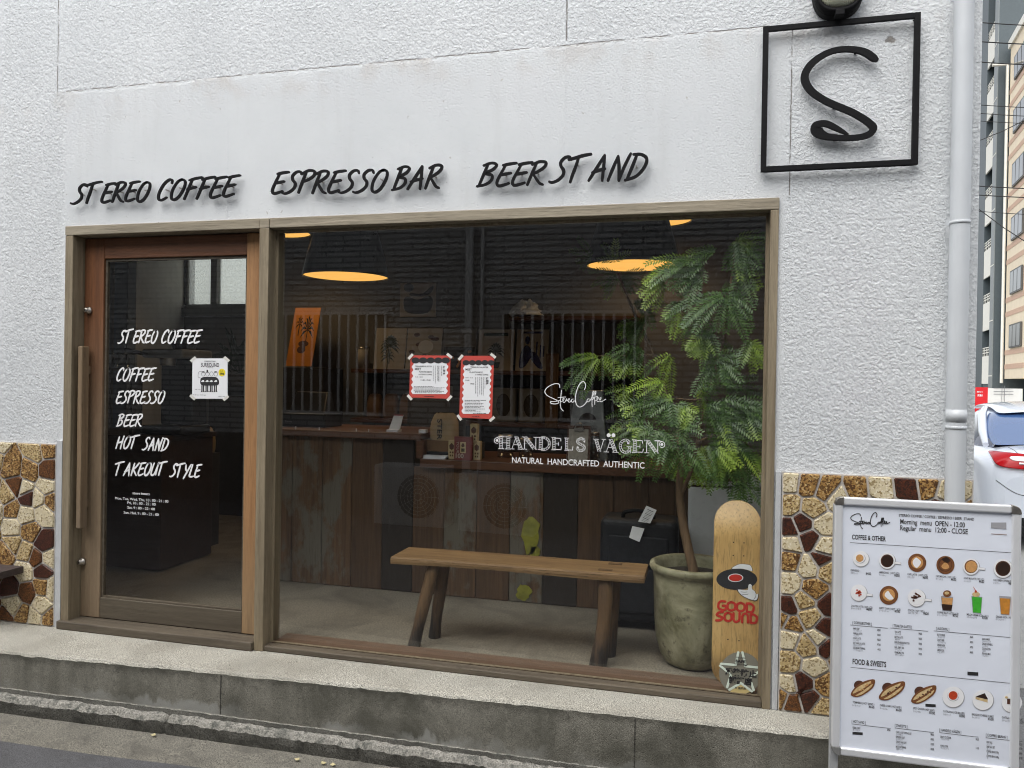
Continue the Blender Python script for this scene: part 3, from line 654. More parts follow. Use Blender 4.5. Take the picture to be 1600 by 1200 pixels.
# ------------------------------------------------------------------ white lettering on the door glass
YD = yd+.0185
def door_word(words, label, cat='lettering'):
    o = thing('window_lettering', label, cat, (0, 0, 0), 'white brush words on the door glass')
    for s, a, b, cap in words:
        brush_word(s, at(*a, YD), at(*b, YD), cap, YD, .0006, lambda mb, i: mb.build('letter', M['white_ink'], o), .13)
door_word([('STEREO', (184, 536), (246, 536), .066), ('COFFEE', (253, 536), (316, 536), .066)], 'white brushed two word shop name, topmost line on the door glass')
door_word([('COFFEE', (183, 595), (244, 595), .066)], 'white brushed single word COFFEE on the door glass above ESPRESSO')
door_word([('ESPRESSO', (182, 630), (257, 630), .064)], 'white brushed word ESPRESSO on the door glass')
door_word([('BEER', (182, 666), (222, 666), .062)], 'white brushed word BEER on the door glass')
door_word([('HOT', (181, 701), (218, 701), .064), ('SAND', (222, 703), (263, 704), .064)], 'white brushed words HOT SAND on the door glass')
door_word([('TAKEOUT', (180, 743), (261, 743), .066), ('STYLE', (265, 745), (315, 746), .066)], 'white brushed words TAKEOUT STYLE on the door glass')
hr = MB(); k = 6.957
for s, x0, x1, y_ in (('store hours', 397, 583, 850), ('Mon, Tue, Wed, Thu, 10 : 00 - 21 : 00', 207, 787, 905), ('Fri, 10 : 00 - 22 : 00', 341, 648, 955), ('Sat, 9 : 00 - 22 : 00', 341, 640, 1006), ('Sun, Hol, 9 : 00 - 21 : 00', 300, 682, 1060)):
    a, b = at(150+x0/k, 650+y_/k, YD), at(150+x1/k, 650+(y_+4)/k, YD)
    add_text(hr, s, lambda u, v: (u, YD, v), a.x, a.z, b.x-a.x, .0130, bold=.012)
hr.closed = False
tag(hr.build('opening_hours', M['white_ink']), 'small white store hours text low on the door glass', 'lettering')

# SURROUND poster taped to the door glass
def poly_px(mb, pts, Y, th=.0005, mi=0):
    mb.prism([at(*p, Y) for p in pts], (0, th, 0), mi)
def ell(cx, cy, rx, ry, n=24): return [(cx+rx*math.cos(2*math.pi*i/n), cy+ry*math.sin(2*math.pi*i/n)) for i in range(n)]
def tapes(par, corners, z, s, mat='tape'):
    for (x, y), d in corners:
        m = MB(); a = R(d); c, sn = math.cos(a), math.sin(a)
        pts = [(x+u*c-v*sn, y+u*sn+v*c) for u, v in ((-s, -s*.42), (s, -s*.42), (s, s*.42), (-s, s*.42))]
        poly_px(m, pts, z, .0003); m.build('tape', M[mat], par)
YP = YD-.0004
sp = thing('poster', 'white poster with four black figures and yellow dot taped to the door glass', 'poster', (0, 0, 0))
Z3 = lambda x, y: (150+x/6.957, 490+y/6.957)
m = MB(); poly_px(m, [Z3(1048, 487), Z3(1430, 487), Z3(1430, 925), Z3(1045, 925)], YP); m.build('sheet', M['paper'], sp)
ink = MB(); Yi = YP-.0007
def tz(mb, s, x0, x1, y, Zf, Y, h=None, bold=0):
    a, b = at(*Zf(x0, y), Y), at(*Zf(x1, y), Y); add_text(mb, s, lambda u, v: (u, Y, v), a.x, a.z, b.x-a.x, h, bold=bold)
tz(ink, 'SURROUND', 1140, 1338, 577, Z3, Yi, .0195, .01)
tz(ink, 'ESPRESSO BAR', 1180, 1300, 526, Z3, Yi)
tz(ink, 'COFFEE STAND', 1200, 1275, 592, Z3, Yi)
tz(ink, '10:00 - 21:00', 1075, 1135, 828, Z3, Yi); tz(ink, '10.10 sun - 10.15 sun', 1055, 1195, 888, Z3, Yi); tz(ink, 'STEREO COFFEE', 1330, 1405, 905, Z3, Yi)
body = spline([(1135, 720), (1160, 692), (1235, 688), (1305, 692), (1335, 730), (1325, 775), (1235, 782), (1145, 775)], 4, True)
poly_px(ink, [Z3(*p) for p in body], Yi)
for xx in (1160, 1205, 1252, 1298):
    for d_ in (-9, 9): poly_px(ink, [Z3(xx+d_-6, 780), Z3(xx+d_+6, 780), Z3(xx+d_+6, 842), Z3(xx+d_+(14 if d_ > 0 else 6), 852), Z3(xx+d_-(14 if d_ < 0 else 6), 852), Z3(xx+d_-6, 842)], Yi)
for xx, hh in ((1165, 0), (1210, 1), (1300, 2)):
    if hh == 1: poly_px(ink, [Z3(xx-8, 612), Z3(xx+8, 612), Z3(xx+8, 634), Z3(xx+14, 640), Z3(xx-14, 640), Z3(xx-8, 634)], Yi)
    else: poly_px(ink, [Z3(*p) for p in ell(xx, 634, 16, 7, 12)], Yi)
for xx in (1165, 1210, 1255, 1302):
    pp = [at(*Z3(*p), Yi) for p in ell(xx, 656, 20, 24, 20)]
    add_stroke(ink, [(p.x, p.z) for p in pp+pp[:1]], .0012, lambda a, b: (a, Yi, b), (0, .0005, 0))
pp = [at(*Z3(*p), Yi) for p in spline([(1150, 630), (1122, 632), (1110, 660), (1112, 690), (1135, 700), (1150, 715)], 5)]
add_stroke(ink, [(p.x, p.z) for p in pp], .0012, lambda a, b: (a, Yi, b), (0, .0005, 0))
ink.build('print', M['black_ink'], sp)
m = MB()
for xx in (1160, 1207, 1252, 1300): poly_px(m, [Z3(*p) for p in spline([(xx-17, 742), (xx-8, 728), (xx+8, 722), (xx+16, 742)], 4, True)], Yi-.0006)
m.build('white_hands', M['paper'], sp)
M['yellow_ink'] = plain('yellow_sticker', srgb(232, 212, 40), .6, var=.04)
m = MB(); poly_px(m, [Z3(*p) for p in ell(1368, 641, 37, 41)], Yi); ys = m.build('yellow_dot', M['yellow_ink'], sp)
m = MB(); tz(m, '開催', 1350, 1390, 662, Z3, Yi-.0006, None, .01); tz(m, '10.10', 1348, 1380, 630, Z3, Yi-.0006); m.closed = False; m.build('print', M['black_ink'], ys)
tapes(sp, [(Z3(1057, 497), -40), (Z3(1420, 495), 40), (Z3(1050, 910), 42), (Z3(1412, 918), -40)], YP-.0009, 5.2)

# the two red scalloped posters on the big pane
YW = .0485
Zr = lambda x, y: (620+x/8.572, 530+y/8.572)
def red_poster(cor, white, clouds, texts, cols, rows, kanji, tp, label):
    o = thing('poster', label, 'poster', (0, 0, 0), 'red edged posters on the window')
    m = MB(); poly_px(m, [Zr(*p) for p in cor], YW-.0006); m.build('sheet', M['red_ink'], o)
    m = MB(); poly_px(m, [Zr(*p) for p in white], YW-.0013); m.build('white_panel', M['paper'], o)
    m = MB()
    for i, c in enumerate(clouds): poly_px(m, [Zr(*p) for p in ell(*c)], YW-.0020-.0002*(i % 2), .0004)
    m.build('black_cloud', M['black_ink'], o)
    m = MB(); Y = YW-.0019
    for s, x0, x1, y in texts: tz(m, s, x0, x1, y, Zr, Y, None, .015)
    for (x, y, s) in kanji: tz(m, s, x, x+34, y, Zr, Y, None, .02)
    r_ = random.Random(label)
    def dash(x0, y0, x1, y1): poly_px(m, [Zr(x0, y0), Zr(x1, y0), Zr(x1, y1), Zr(x0, y1)], Y, .0003)
    for x, y0, y1 in cols:
        y = y0
        while y < y1: l = r_.uniform(8, 22); dash(x, y, x+5, min(y1, y+l)); y += l+4
    for y, x0, x1 in rows:
        x = x0
        while x < x1: l = r_.uniform(8, 30); dash(x, y, min(x1, x+l), y+6); x += l+6
    m.build('print', M['black_ink'], o)
    tapes(o, [(Zr(x, y), d) for x, y, d in tp], YW-.0030, 5.0)
def wavy(xl, xr, yt, yb, n, amp, top):
    L = []; Rr = []
    for i in range(n*6+1):
        f = i/(n*6); o_ = amp*math.cos(2*math.pi*f*n)
        L.append((xl+(xl2-xl)*f+o_, yt+(yb-yt)*f)); Rr.append((xr+(xr2-xr)*f-o_, yt+(yb-yt)*f))
    return top+Rr+L[::-1]
xl2, xr2 = 200, 670
red_poster([(183, 215), (718, 220), (708, 798), (165, 780)], wavy(212, 680, 330, 735, 5, 12, [(240, 310), (660, 312)]),
    [(203+48+i*101, 284, 54, 40) for i in range(5)],
    [('TREASURE HUNTER', 245, 470, 372), ('MEET', 242, 325, 412), ('PLANTS DECO', 300, 470, 445), ('at STEREO COFFEE', 292, 470, 480), ('10.10 - 10.15', 245, 345, 512), ('11:00 - 19:00', 320, 452, 556)],
    [(485, 355, 560), (513, 355, 595), (540, 355, 555), (555, 355, 570), (575, 355, 570), (597, 355, 490)],
    [(632, 230, 490), (648, 225, 640), (664, 225, 600), (680, 225, 575), (698, 240, 630), (714, 240, 600), (762, 370, 495)],
    [(615, 390, '植'), (615, 435, '物'), (615, 480, '屋')],
    [(185, 232, -48), (705, 222, 40), (172, 780, 48), (705, 790, -48)], 'squarer red poster with white scalloped panel taped to the window left of the taller one')
xl2, xr2 = 875, 1240
red_poster([(862, 222), (1303, 222), (1275, 1070), (835, 1050)], wavy(900, 1262, 350, 1000, 8, 11, [(930, 328), (1240, 330)]),
    [(887+40+i*84, 315, 46, 35) for i in range(5)],
    [('TREASURE HUNTER', 985, 1225, 384), ('MEET', 920, 1003, 418), ('PLANTS DECO', 975, 1155, 452), ('at STEREO COFFEE', 1050, 1225, 482), ('10.10 - 10.15', 920, 1020, 522), ('11:00', 920, 972, 560), ('19:00', 985, 1035, 606)],
    [(1050, 508, 730), (1082, 508, 770), (1108, 508, 740), (1132, 508, 750), (1155, 508, 755), (1178, 508, 660)],
    [(816, 910, 1200), (836, 910, 1115), (858, 910, 1160), (876, 910, 1145), (898, 910, 1165), (914, 910, 1120), (932, 910, 1180), (950, 910, 1060), (970, 910, 1130), (990, 1020, 1200), (1034, 1010, 1105)],
    [(1194, 540, '植'), (1194, 575, '物'), (1194, 610, '屋')],
    [(855, 245, -48), (1290, 222, 38), (838, 1050, 52), (1275, 1068, -40)], 'taller narrow red poster with white scalloped panel taped to the window')

# script logo, traced once and reused on the window and on the menu
SCRIPT = [[(252, 185), (247, 152), (218, 141), (165, 152), (105, 190), (82, 232), (108, 275), (180, 312), (233, 338), (236, 362), (195, 372), (152, 364), (148, 346), (195, 344), (250, 332)],
 [(272, 215), (264, 290), (257, 360), (266, 420), (292, 452)], [(232, 300), (270, 296), (320, 293)],
 [(262, 350), (290, 335), (302, 312), (290, 308), (286, 340), (302, 358), (322, 330), (330, 308), (334, 340), (350, 318), (362, 312), (352, 345), (368, 350), (385, 325)],
 [(408, 316), (390, 322), (386, 345), (402, 352), (416, 332), (408, 316), (430, 350)],
 [(533, 210), (546, 160), (524, 119), (484, 138), (446, 215), (430, 300), (440, 372), (474, 406), (522, 388), (562, 342)],
 [(590, 312), (568, 318), (562, 342), (580, 348), (594, 328), (590, 312), (605, 330)],
 [(600, 330), (624, 290), (642, 238), (632, 228), (622, 270), (618, 340), (620, 402)], [(622, 330), (650, 280), (664, 238), (656, 230), (648, 290), (650, 380)], [(612, 300), (680, 288)],
 [(652, 340), (682, 320), (690, 300), (678, 300), (674, 335), (692, 346), (712, 326), (722, 304), (710, 304), (706, 338), (726, 346), (750, 332), (774, 318)]]
Zs = lambda x, y: (840+x/7.273, 580+y/7.273)
m = MB(); YS = YW-.0004
for i, st in enumerate(SCRIPT):
    pp = [at(*Zs(*p), YS) for p in spline(st, 5)]
    add_stroke(m, [(p.x, p.z) for p in pp], .0036 if i in (0, 5) else .0031, lambda a, b, e=i*.00008: (a, YS-e, b), (0, .0003, 0))
tag(m.build('window_script', M['white_ink']), 'white handwritten script on the window above the striped lettering', 'lettering')

# striped slab-serif HANDELS VAGEN
def G(ch):
    """('s', x0, y0, x1, y1, w) striped stem, ('l', ...) plain hairline, ('c', points, w) striped curve"""
    return {'H': [('s', .25, 0, .25, 1, .24), ('s', .80, 0, .80, 1, .24), ('l', .30, .5, .75, .5, .05), ('f', .06, .48, 0), ('f', .60, 1.02, 0), ('f', .06, .48, 1), ('f', .60, 1.02, 1)],
     'A': [('s', .48, 1, .82, 0, .24), ('l', .46, 1, .16, 0, .055), ('l', .26, .36, .68, .36, .05), ('f', .0, .34, 0), ('f', .60, 1.04, 0), ('f', .34, .60, 1)],
     'N': [('s', .22, 1, .86, 0, .24), ('l', .18, 0, .18, 1, .06), ('l', .92, 0, .92, 1, .06), ('f', .04, .34, 0), ('f', .02, .34, 1), ('f', .78, 1.06, 1)],
     'D': [('s', .26, 0, .26, 1, .24), ('c', [(.30, .98), (.62, .96), (.86, .74), (.90, .5), (.86, .26), (.62, .04), (.30, .02)], .16), ('f', .06, .46, 0), ('f', .06, .46, 1)],
     'E': [('s', .26, 0, .26, 1, .24), ('l', .26, .96, .86, .96, .06), ('l', .26, .04, .90, .04, .06), ('l', .36, .5, .66, .5, .05), ('l', .88, .02, .92, .30, .07), ('l', .85, .98, .86, .74, .07), ('l', .66, .36, .66, .64, .05), ('f', .06, .40, 0), ('f', .06, .40, 1)],
     'L': [('s', .28, 0, .28, 1, .24), ('l', .28, .04, .86, .04, .06), ('l', .85, .02, .90, .34, .07), ('f', .08, .50, 0), ('f', .08, .50, 1)],
     'S': [('c', [(.78, .78), (.66, .95), (.44, .97), (.24, .84), (.24, .66), (.48, .52), (.74, .38), (.78, .18), (.58, .03), (.32, .04), (.18, .22)], .17), ('l', .80, .98, .80, .70, .06), ('d', .24, .26, .09)],
     'V': [('s', .26, 1, .56, 0, .24), ('l', .90, 1, .60, 0, .055), ('f', .06, .48, 1), ('f', .74, 1.06, 1)],
     'G': [('c', [(.80, .80), (.66, .96), (.42, .96), (.20, .72), (.18, .36), (.36, .06), (.62, .03), (.80, .18)], .17), ('s', .82, .0, .82, .46, .16), ('f', .64, 1.0, .46), ('d', .72, .76, .09)],
    }[ch]
def hv_add(mb, ch, ox, sx, sy, oz, tilt, e):
    T = lambda u, v: (ox+u*sx, YS-e, oz+v*sy+tilt*(ox+u*sx))
    lw = .0024
    def line(a, b, wd): 
        A, B = T(*a), T(*b); add_stroke(mb, [(A[0], A[2]), (B[0], B[2])], wd, lambda p, q_: (p, YS-e, q_), (0, .0002, 0))
    for g in G(ch):
        if g[0] == 'l': line(g[1:3], g[3:5], lw if g[5] < .058 else lw*1.25)
        elif g[0] == 'f': yy = g[3] if isinstance(g[3], float) else (0 if g[3] == 0 else 1); line((g[1], yy), (g[2], yy), lw*1.1)
        elif g[0] == 'd': 
            A = T(g[1], g[2]); mb.prism([(A[0]+math.cos(t*.524)*g[3]*sx, YS-e, A[2]+math.sin(t*.524)*g[3]*sx) for t in range(12)], (0, .0002, 0))
        elif g[0] == 's':
            x0, y0, x1, y1, wd = g[1:]; hw = wd/2
            line((x0-hw, y0), (x1-hw, y1), lw*.8); line((x0+hw, y0), (x1+hw, y1), lw*.8)
            nn = max(3, int(abs(y1-y0)*7)); 
            for i in range(1, nn):
                f = i/nn; cx, cy = x0+(x1-x0)*f, y0+(y1-y0)*f; sl = .05 if x0 != x1 else 0
                line((cx-hw, cy+sl), (cx+hw, cy-sl), lw*.85)
        elif g[0] == 'c':
            P = spline(g[1], 4); Lq, Rq, _, _ = stroke2d(P, g[2])
            for a in (Lq, Rq):
                Q = [T(*p) for p in a]; add_stroke(mb, [(p[0], p[2]) for p in Q], lw*.8, lambda p, q_: (p, YS-e, q_), (0, .0002, 0))
            for i in range(1, len(P)-1, 2): line(Lq[i], Rq[i], lw*.8)
hv = thing('window_lettering', 'white striped slab serif lettering with scroll ends across the window', 'lettering', (0, 0, 0))
Zh = lambda x, y: (760+x/8, 640+y/8); Zg = Zs
spots = [('H', Zh(140, 487), Zh(312, 490)), ('A', Zh(290, 490), Zh(470, 492)), ('N', Zh(440, 492), Zh(640, 496)), ('D', Zh(635, 498), Zh(808, 500)), ('E', Zh(805, 502), Zh(955, 505)), ('L', Zh(965, 508), Zh(1100, 510)), ('S', Zh(1105, 512), Zh(1262, 516)),
  ('V', Zg(625, 912), Zg(770, 914)), ('A', Zg(755, 916), Zg(920, 918)), ('G', Zg(912, 920), Zg(1080, 922)), ('E', Zg(1065, 922), Zg(1218, 924)), ('N', Zg(1208, 926), Zg(1385, 928))]
for i, (ch, a, b) in enumerate(spots):
    A, B = at(*a, YS), at(*b, YS); m = MB(); cap = .0535
    hv_add(m, ch, A.x, (B.x-A.x)/1.04, cap, A.z, 0, 0)
    if i == 0 or i == 11:
        cpx = Zh(132, 385) if i == 0 else Zg(1412, 832); c = at(*cpx, YS); sg = 1 if i == 0 else -1
        pp = [(c.x+sg*(-.0125*math.cos(t)*(1-.05*t)), c.z+.0125*math.sin(t)*(1-.05*t)) for t in [-1.9+.35*j for j in range(18)]]
        add_stroke(m, pp[::-1] , .0026, lambda p, q_: (p, YS, q_), (0, .0002, 0))
        e_ = at(*(Zh(200, 328) if i == 0 else Zg(1330, 790)), YS); add_stroke(m, [(c.x, c.z+.013), (e_.x, e_.z)], .0026, lambda p, q_: (p, YS-.0001, q_), (0, .0002, 0))
        m.prism([(c.x+math.cos(t*.524)*.006, YS, c.z+math.sin(t*.524)*.006) for t in range(12)], (0, .0002, 0))
    if i == 8:
        for cc in (Zg(808, 728), Zg(862, 728)):
            c = at(*cc, YS); m.prism([(c.x+math.cos(t*.4)*.0085, YS, c.z+math.sin(t*.4)*.0085) for t in range(16)], (0, .0002, 0))
    m.build('letter', M['white_ink'], hv)
m = MB(); a, b = at(800, 723, YS), at(1007, 726, YS)
add_text(m, 'NATURAL  HANDCRAFTED  AUTHENTIC', lambda u, v: (u, YS, v), a.x, a.z, b.x-a.x, .026, bold=.012); m.closed = False
tag(m.build('window_tagline', M['white_ink']), 'small plain white text line directly under the striped window lettering', 'lettering')

# round star sticker at the foot of the pane
M['sticker'] = plain('olive_grey_sticker', srgb(122, 120, 108), .55, var=.05); M['mint'] = plain('pale_mint_ink', srgb(206, 218, 204), .55, var=.03); M['cream'] = plain('cream_ink', srgb(196, 178, 122), .55, var=.05)
sk = thing('sticker', 'round grey certification sticker with pale star at the window foot', 'sticker', (0, 0, 0))
Zk = lambda x, y: (1100+x/10, 1000+y/10)
m = MB(); poly_px(m, [Zk(*p) for p in ell(567, 520, 332, 332, 48)], YW-.0006); m.build('disc', M['sticker'], sk)
m = MB(); a0 = math.acos(-.70)
poly_px(m, [Zk(400, 782), Zk(580, 690), Zk(745, 805)]+[Zk(567+326*math.sin(t), 520+326*math.cos(t)) for t in [.52-.1*i for i in range(11)]], YW-.0012); m.build('cream_patch', M['cream'], sk)
m = MB()
for i, (a, b, c, d_) in enumerate([(535, 190, 495, 385), (600, 190, 650, 395), (265, 368, 470, 385), (250, 400, 415, 530), (640, 405, 880, 432), (890, 475, 735, 570), (415, 560, 362, 735), (395, 775, 580, 668), (590, 680, 745, 800), (738, 665, 775, 780)]):
    A, B = at(*Zk(a, b), YW), at(*Zk(c, d_), YW); Yk = YW-.0019-.0001*(i % 3)
    add_stroke(m, [(A.x, A.z), (B.x, B.z)], .0095, lambda p, q_, Yk=Yk: (p, Yk, q_), (0, .0003, 0))
m.build('star', M['mint'], sk)
m = MB(); Yk = YW-.0028
for s, x0, x1, y, h in (('感染防止', 328, 822, 528, None), ('認証店', 388, 748, 660, None), ('SAFE', 490, 652, 345, .0105), ('FUKUOKA', 505, 645, 280, None), ('STEREO SHOP', 478, 682, 383, None), ('★ 福岡県', 478, 655, 758, None)):
    tz(m, s, x0, x1, y, Zk, Yk, h, .045 if h or len(s) < 5 else .015)
m.closed = False; m.build('print', M['black_ink'], sk)
# ------------------------------------------------------------------ just inside the window: bench, pot, tree, skateboard, suitcase
M['bench_top'] = wood('old_bench_plank', srgb(152, 120, 80), srgb(106, 78, 48), 'x', bmp=1.2, dark=srgb(46, 30, 16), scale=.7)
M['bench_leg'] = wood('split_log_leg', srgb(120, 92, 60), srgb(76, 54, 34), 'z', bmp=1.2, grey=srgb(44, 36, 29), zr=(.02, .2))
bn = thing('wooden_bench', 'rustic wooden bench with four log legs behind the shop window', 'bench', (0, 0, 0))
m = MB(); xa, xb = 1.71, 2.925; NB = 40; top = []
rb = random.Random(3)
for i in range(NB+1):
    x = xa+(xb-xa)*i/NB; j = rb.uniform(-.003, .003); z1 = .436+.005*(x-xa)+.002*math.sin(4*x); z0 = z1-.031-.003*math.sin(5*x)
    top.append([(x, .215+j, z0), (x, .212+j, z0+.012), (x, .213+j, z1-.006), (x, .220+j, z1), (x, .448-j, z1), (x, .455-j, z1-.006), (x, .455-j, z0)])
m.add([p for r_ in top for p in r_], [(i*7+j, i*7+(j+1) % 7, (i+1)*7+(j+1) % 7, (i+1)*7+j) for i in range(NB) for j in range(7)])
m.add(top[0], [tuple(range(7))]); m.add(top[-1], [tuple(range(6, -1, -1))]); m.build('seat', M['bench_top'], bn)
for (fx, fy, tx, ty, r_) in ((1.846, .235, 1.908, .262, .029), (1.878, .412, 1.918, .400, .029), (2.735, .235, 2.742, .262, .033), (2.750, .412, 2.768, .400, .029)):
    m = MB(); P = []; RR = []
    for i in range(8):
        f = i/7; P.append((fx+(tx-fx)*f+.008*math.sin(3.1*f+fx*9)-(.012 if fy < .3 else 0)*(1-f)**3, fy+(ty-fy)*f, .0+.405*f)); RR.append(r_*(1+.14*math.sin(7*f+fx*5)*(1-f)+.08*(1-f)))
    m.tube(P, RR, 11); m.build('leg', M['bench_leg'], bn)
# joints of the legs showing through the seat
m = MB()
for x, y in ((1.912, .27), (1.93, .40), (2.745, .27), (2.775, .40)): m.box(x-.032, x+.032, y-.012, y+.012, .432, .4375+.005*(x-xa))
m.build('tenon', M['bench_leg'], bn)

M['pot'], t_, b_ = new_mat('weathered_stone_glaze')
_v = coords(t_); _n = noise(t_, _v, 5, 6, .65, .6); _s = noise(t_, coords(t_, (9, 9, 1.2)), 1.2, 4)
_c = mix(t_, mrange(t_, _n, .35, .68), srgb(100, 96, 66), srgb(188, 182, 152)); _c = mix(t_, mrange(t_, _s, .5, .75, 0, .6), _c, srgb(120, 122, 96))
_c = mix(t_, mrange(t_, noise(t_, _v, 16, 5, .7), .57, .68, 0, .8), _c, srgb(70, 64, 44)); t_.links.new(_c, b_.inputs['Base Color']); b_.inputs['Roughness'].default_value = .55
bump(t_, b_, mth(t_, 'ADD', _n, noise(t_, _v, 60, 4)), .35, .006)
M['soil'] = plain('potting_soil', (.035, .028, .02), .95, var=.4, scale=60, bmp=1, bscale=120, bdist=.01)
px0, py0 = 3.135, .432
pt = thing('plant_pot', 'large round weathered stone pot behind the window by the skateboard', 'plant pot', (px0, py0, 0))
m = MB()
m.lathe([(.0, .0), (.105, .0), (.128, .012), (.150, .05), (.168, .12), (.176, .20), (.180, .30), (.183, .40), (.186, .425), (.197, .434), (.203, .448), (.200, .462), (.188, .468), (.178, .462), (.172, .44), (.168, .38)], n=56)
m.build('vessel', M['pot'], pt)
m = MB(); m.lathe([(.001, .418), (.06, .424), (.12, .415), (.169, .408)], n=36); m.build('soil', M['soil'], pt)

# feathery tree: bipinnate leaves made of many small leaflets
M['bark'] = wood('pale_bark', srgb(138, 112, 84), srgb(96, 76, 56), 'z', bmp=.6)
M['leaf'], t_, b_ = new_mat('feather_leaf')
_o = nd(t_, 'NewGeometry'); _rp = _o.outputs['Random Per Island']; _v = nd(t_, 'NewGeometry').outputs['Position']
_c = mix(t_, _rp, (.048, .105, .026), (.125, .215, .055)); _c = mix(t_, mrange(t_, noise(t_, _v, 4.5, 2), .49, .62, 0, .95, True), _c, (.36, .50, .06))
t_.links.new(_c, b_.inputs['Base Color']); b_.inputs['Roughness'].default_value = .38
_tl = nd(t_, 'BsdfTranslucent', {'Color': (.2, .42, .06, 1)}); _mx = nd(t_, 'MixShader', {0: .3, 1: b_.outputs[0], 2: _tl.outputs[0]}); t_.links.new(_mx.outputs[0], t_.nodes['Material Output'].inputs[0])
tree = thing('potted_tree', 'slender indoor tree with feathery green leaves growing from the stone pot', 'tree', (px0, py0, .41))
def rel(p): return (p.x-px0, p.y-py0, p.z-.41)
def pth(L): return [rel(at(a, b, c)) for a, b, c in L]
m = MB(); tp = spline(pth([(1084, 893, .432), (1076, 860, .43), (1067, 815, .43), (1062, 770, .43), (1064, 735, .42), (1074, 705, .42)]), 5)
tp[0] = (tp[0][0], tp[0][1], 0.0); m.tube(tp, [.0235-.009*i/(len(tp)-1) for i in range(len(tp))], 12); m.build('trunk', M['bark'], tree)
BR = [([(1064, 735, .42), (1060, 690, .46), (1046, 630, .52), (1022, 555, .58), (998, 505, .62), (982, 468, .66), (964, 424, .7)], .0125, .006),
 ([(1063, 775, .43), (1080, 735, .40), (1090, 690, .36), (1106, 620, .34), (1128, 540, .32), (1140, 460, .20), (1150, 372, .14)], .0105, .004),
 ([(1022, 555, .58), (980, 556, .55), (940, 556, .50), (910, 560, .46)], .005, .002), ([(1106, 620, .34), (1085, 625, .30), (1056, 622, .28)], .005, .002),
 ([(1074, 705, .42), (1050, 690, .34), (1030, 668, .28)], .004, .002), ([(1090, 690, .36), (1125, 680, .34), (1160, 700, .32)], .005, .002), ([(1128, 540, .32), (1100, 480, .24), (1090, 410, .15)], .004, .002)]
for L, a, b in BR:
    P = spline(pth(L), 5); m = MB(); m.tube(P, [a+(b-a)*i/(len(P)-1) for i in range(len(P))], 8); m.build('branch', M['bark'], tree)
rl = random.Random(11); lf = MB(); st = MB()
def pinna(o, d, up, L, lw, droop):
    """one feather: a drooping rib with paired narrow leaflets"""
    n = max(8, int(L/.0125)); p = Vector(o); d = Vector(d).normalized(); P = [p.copy()]; D = []
    for i in range(n):
        d = (d+Vector((0, 0, -droop/n))).normalized(); p = p+d*(L/n); P.append(p.copy()); D.append(d.copy())
    for i in range(1, n):
        f = i/n; s = D[i-1].cross(up)
        if s.length < .05: s = D[i-1].cross(Vector((1, 0, 0)))
        s.normalize(); ll = lw*(.55+.9*math.sin(math.pi*min(1, .12+f*.86)))*rl.uniform(.85, 1.1); nn = s.cross(D[i-1]).normalized()
        for sg in (1, -1):
            a = P[i]; dr = (s*sg*.86+D[i-1]*.5+nn*rl.uniform(-.22, .1)).normalized(); t = a+dr*ll; wv = D[i-1]*(L/n*.42)
            mid = a+dr*ll*.5
            lf.add([rel(a), rel(mid-wv), rel(t), rel(mid+wv*.9)], [(0, 1, 2, 3)])
    st.tube([rel(q) for q in P[::3]], .0011, 4, caps=False)
def fan(o, main, npin, L, spread, droop=.75, lw=.0235):
    main = Vector(main).normalized()
    for i in range(npin):
        a = (i/(npin-1)-.5)*spread+rl.uniform(-.12, .12) if npin > 1 else 0
        ax = Vector((0, -1, 0)); dv = Matrix.Rotation(a, 3, ax) @ main; dv.y += rl.uniform(-.45, .35)
        up = Vector((rl.uniform(-.3, .3), -.85, .55))
        pinna(o, dv, up, L*rl.uniform(.7, 1.2), lw*rl.uniform(.9, 1.15), droop)
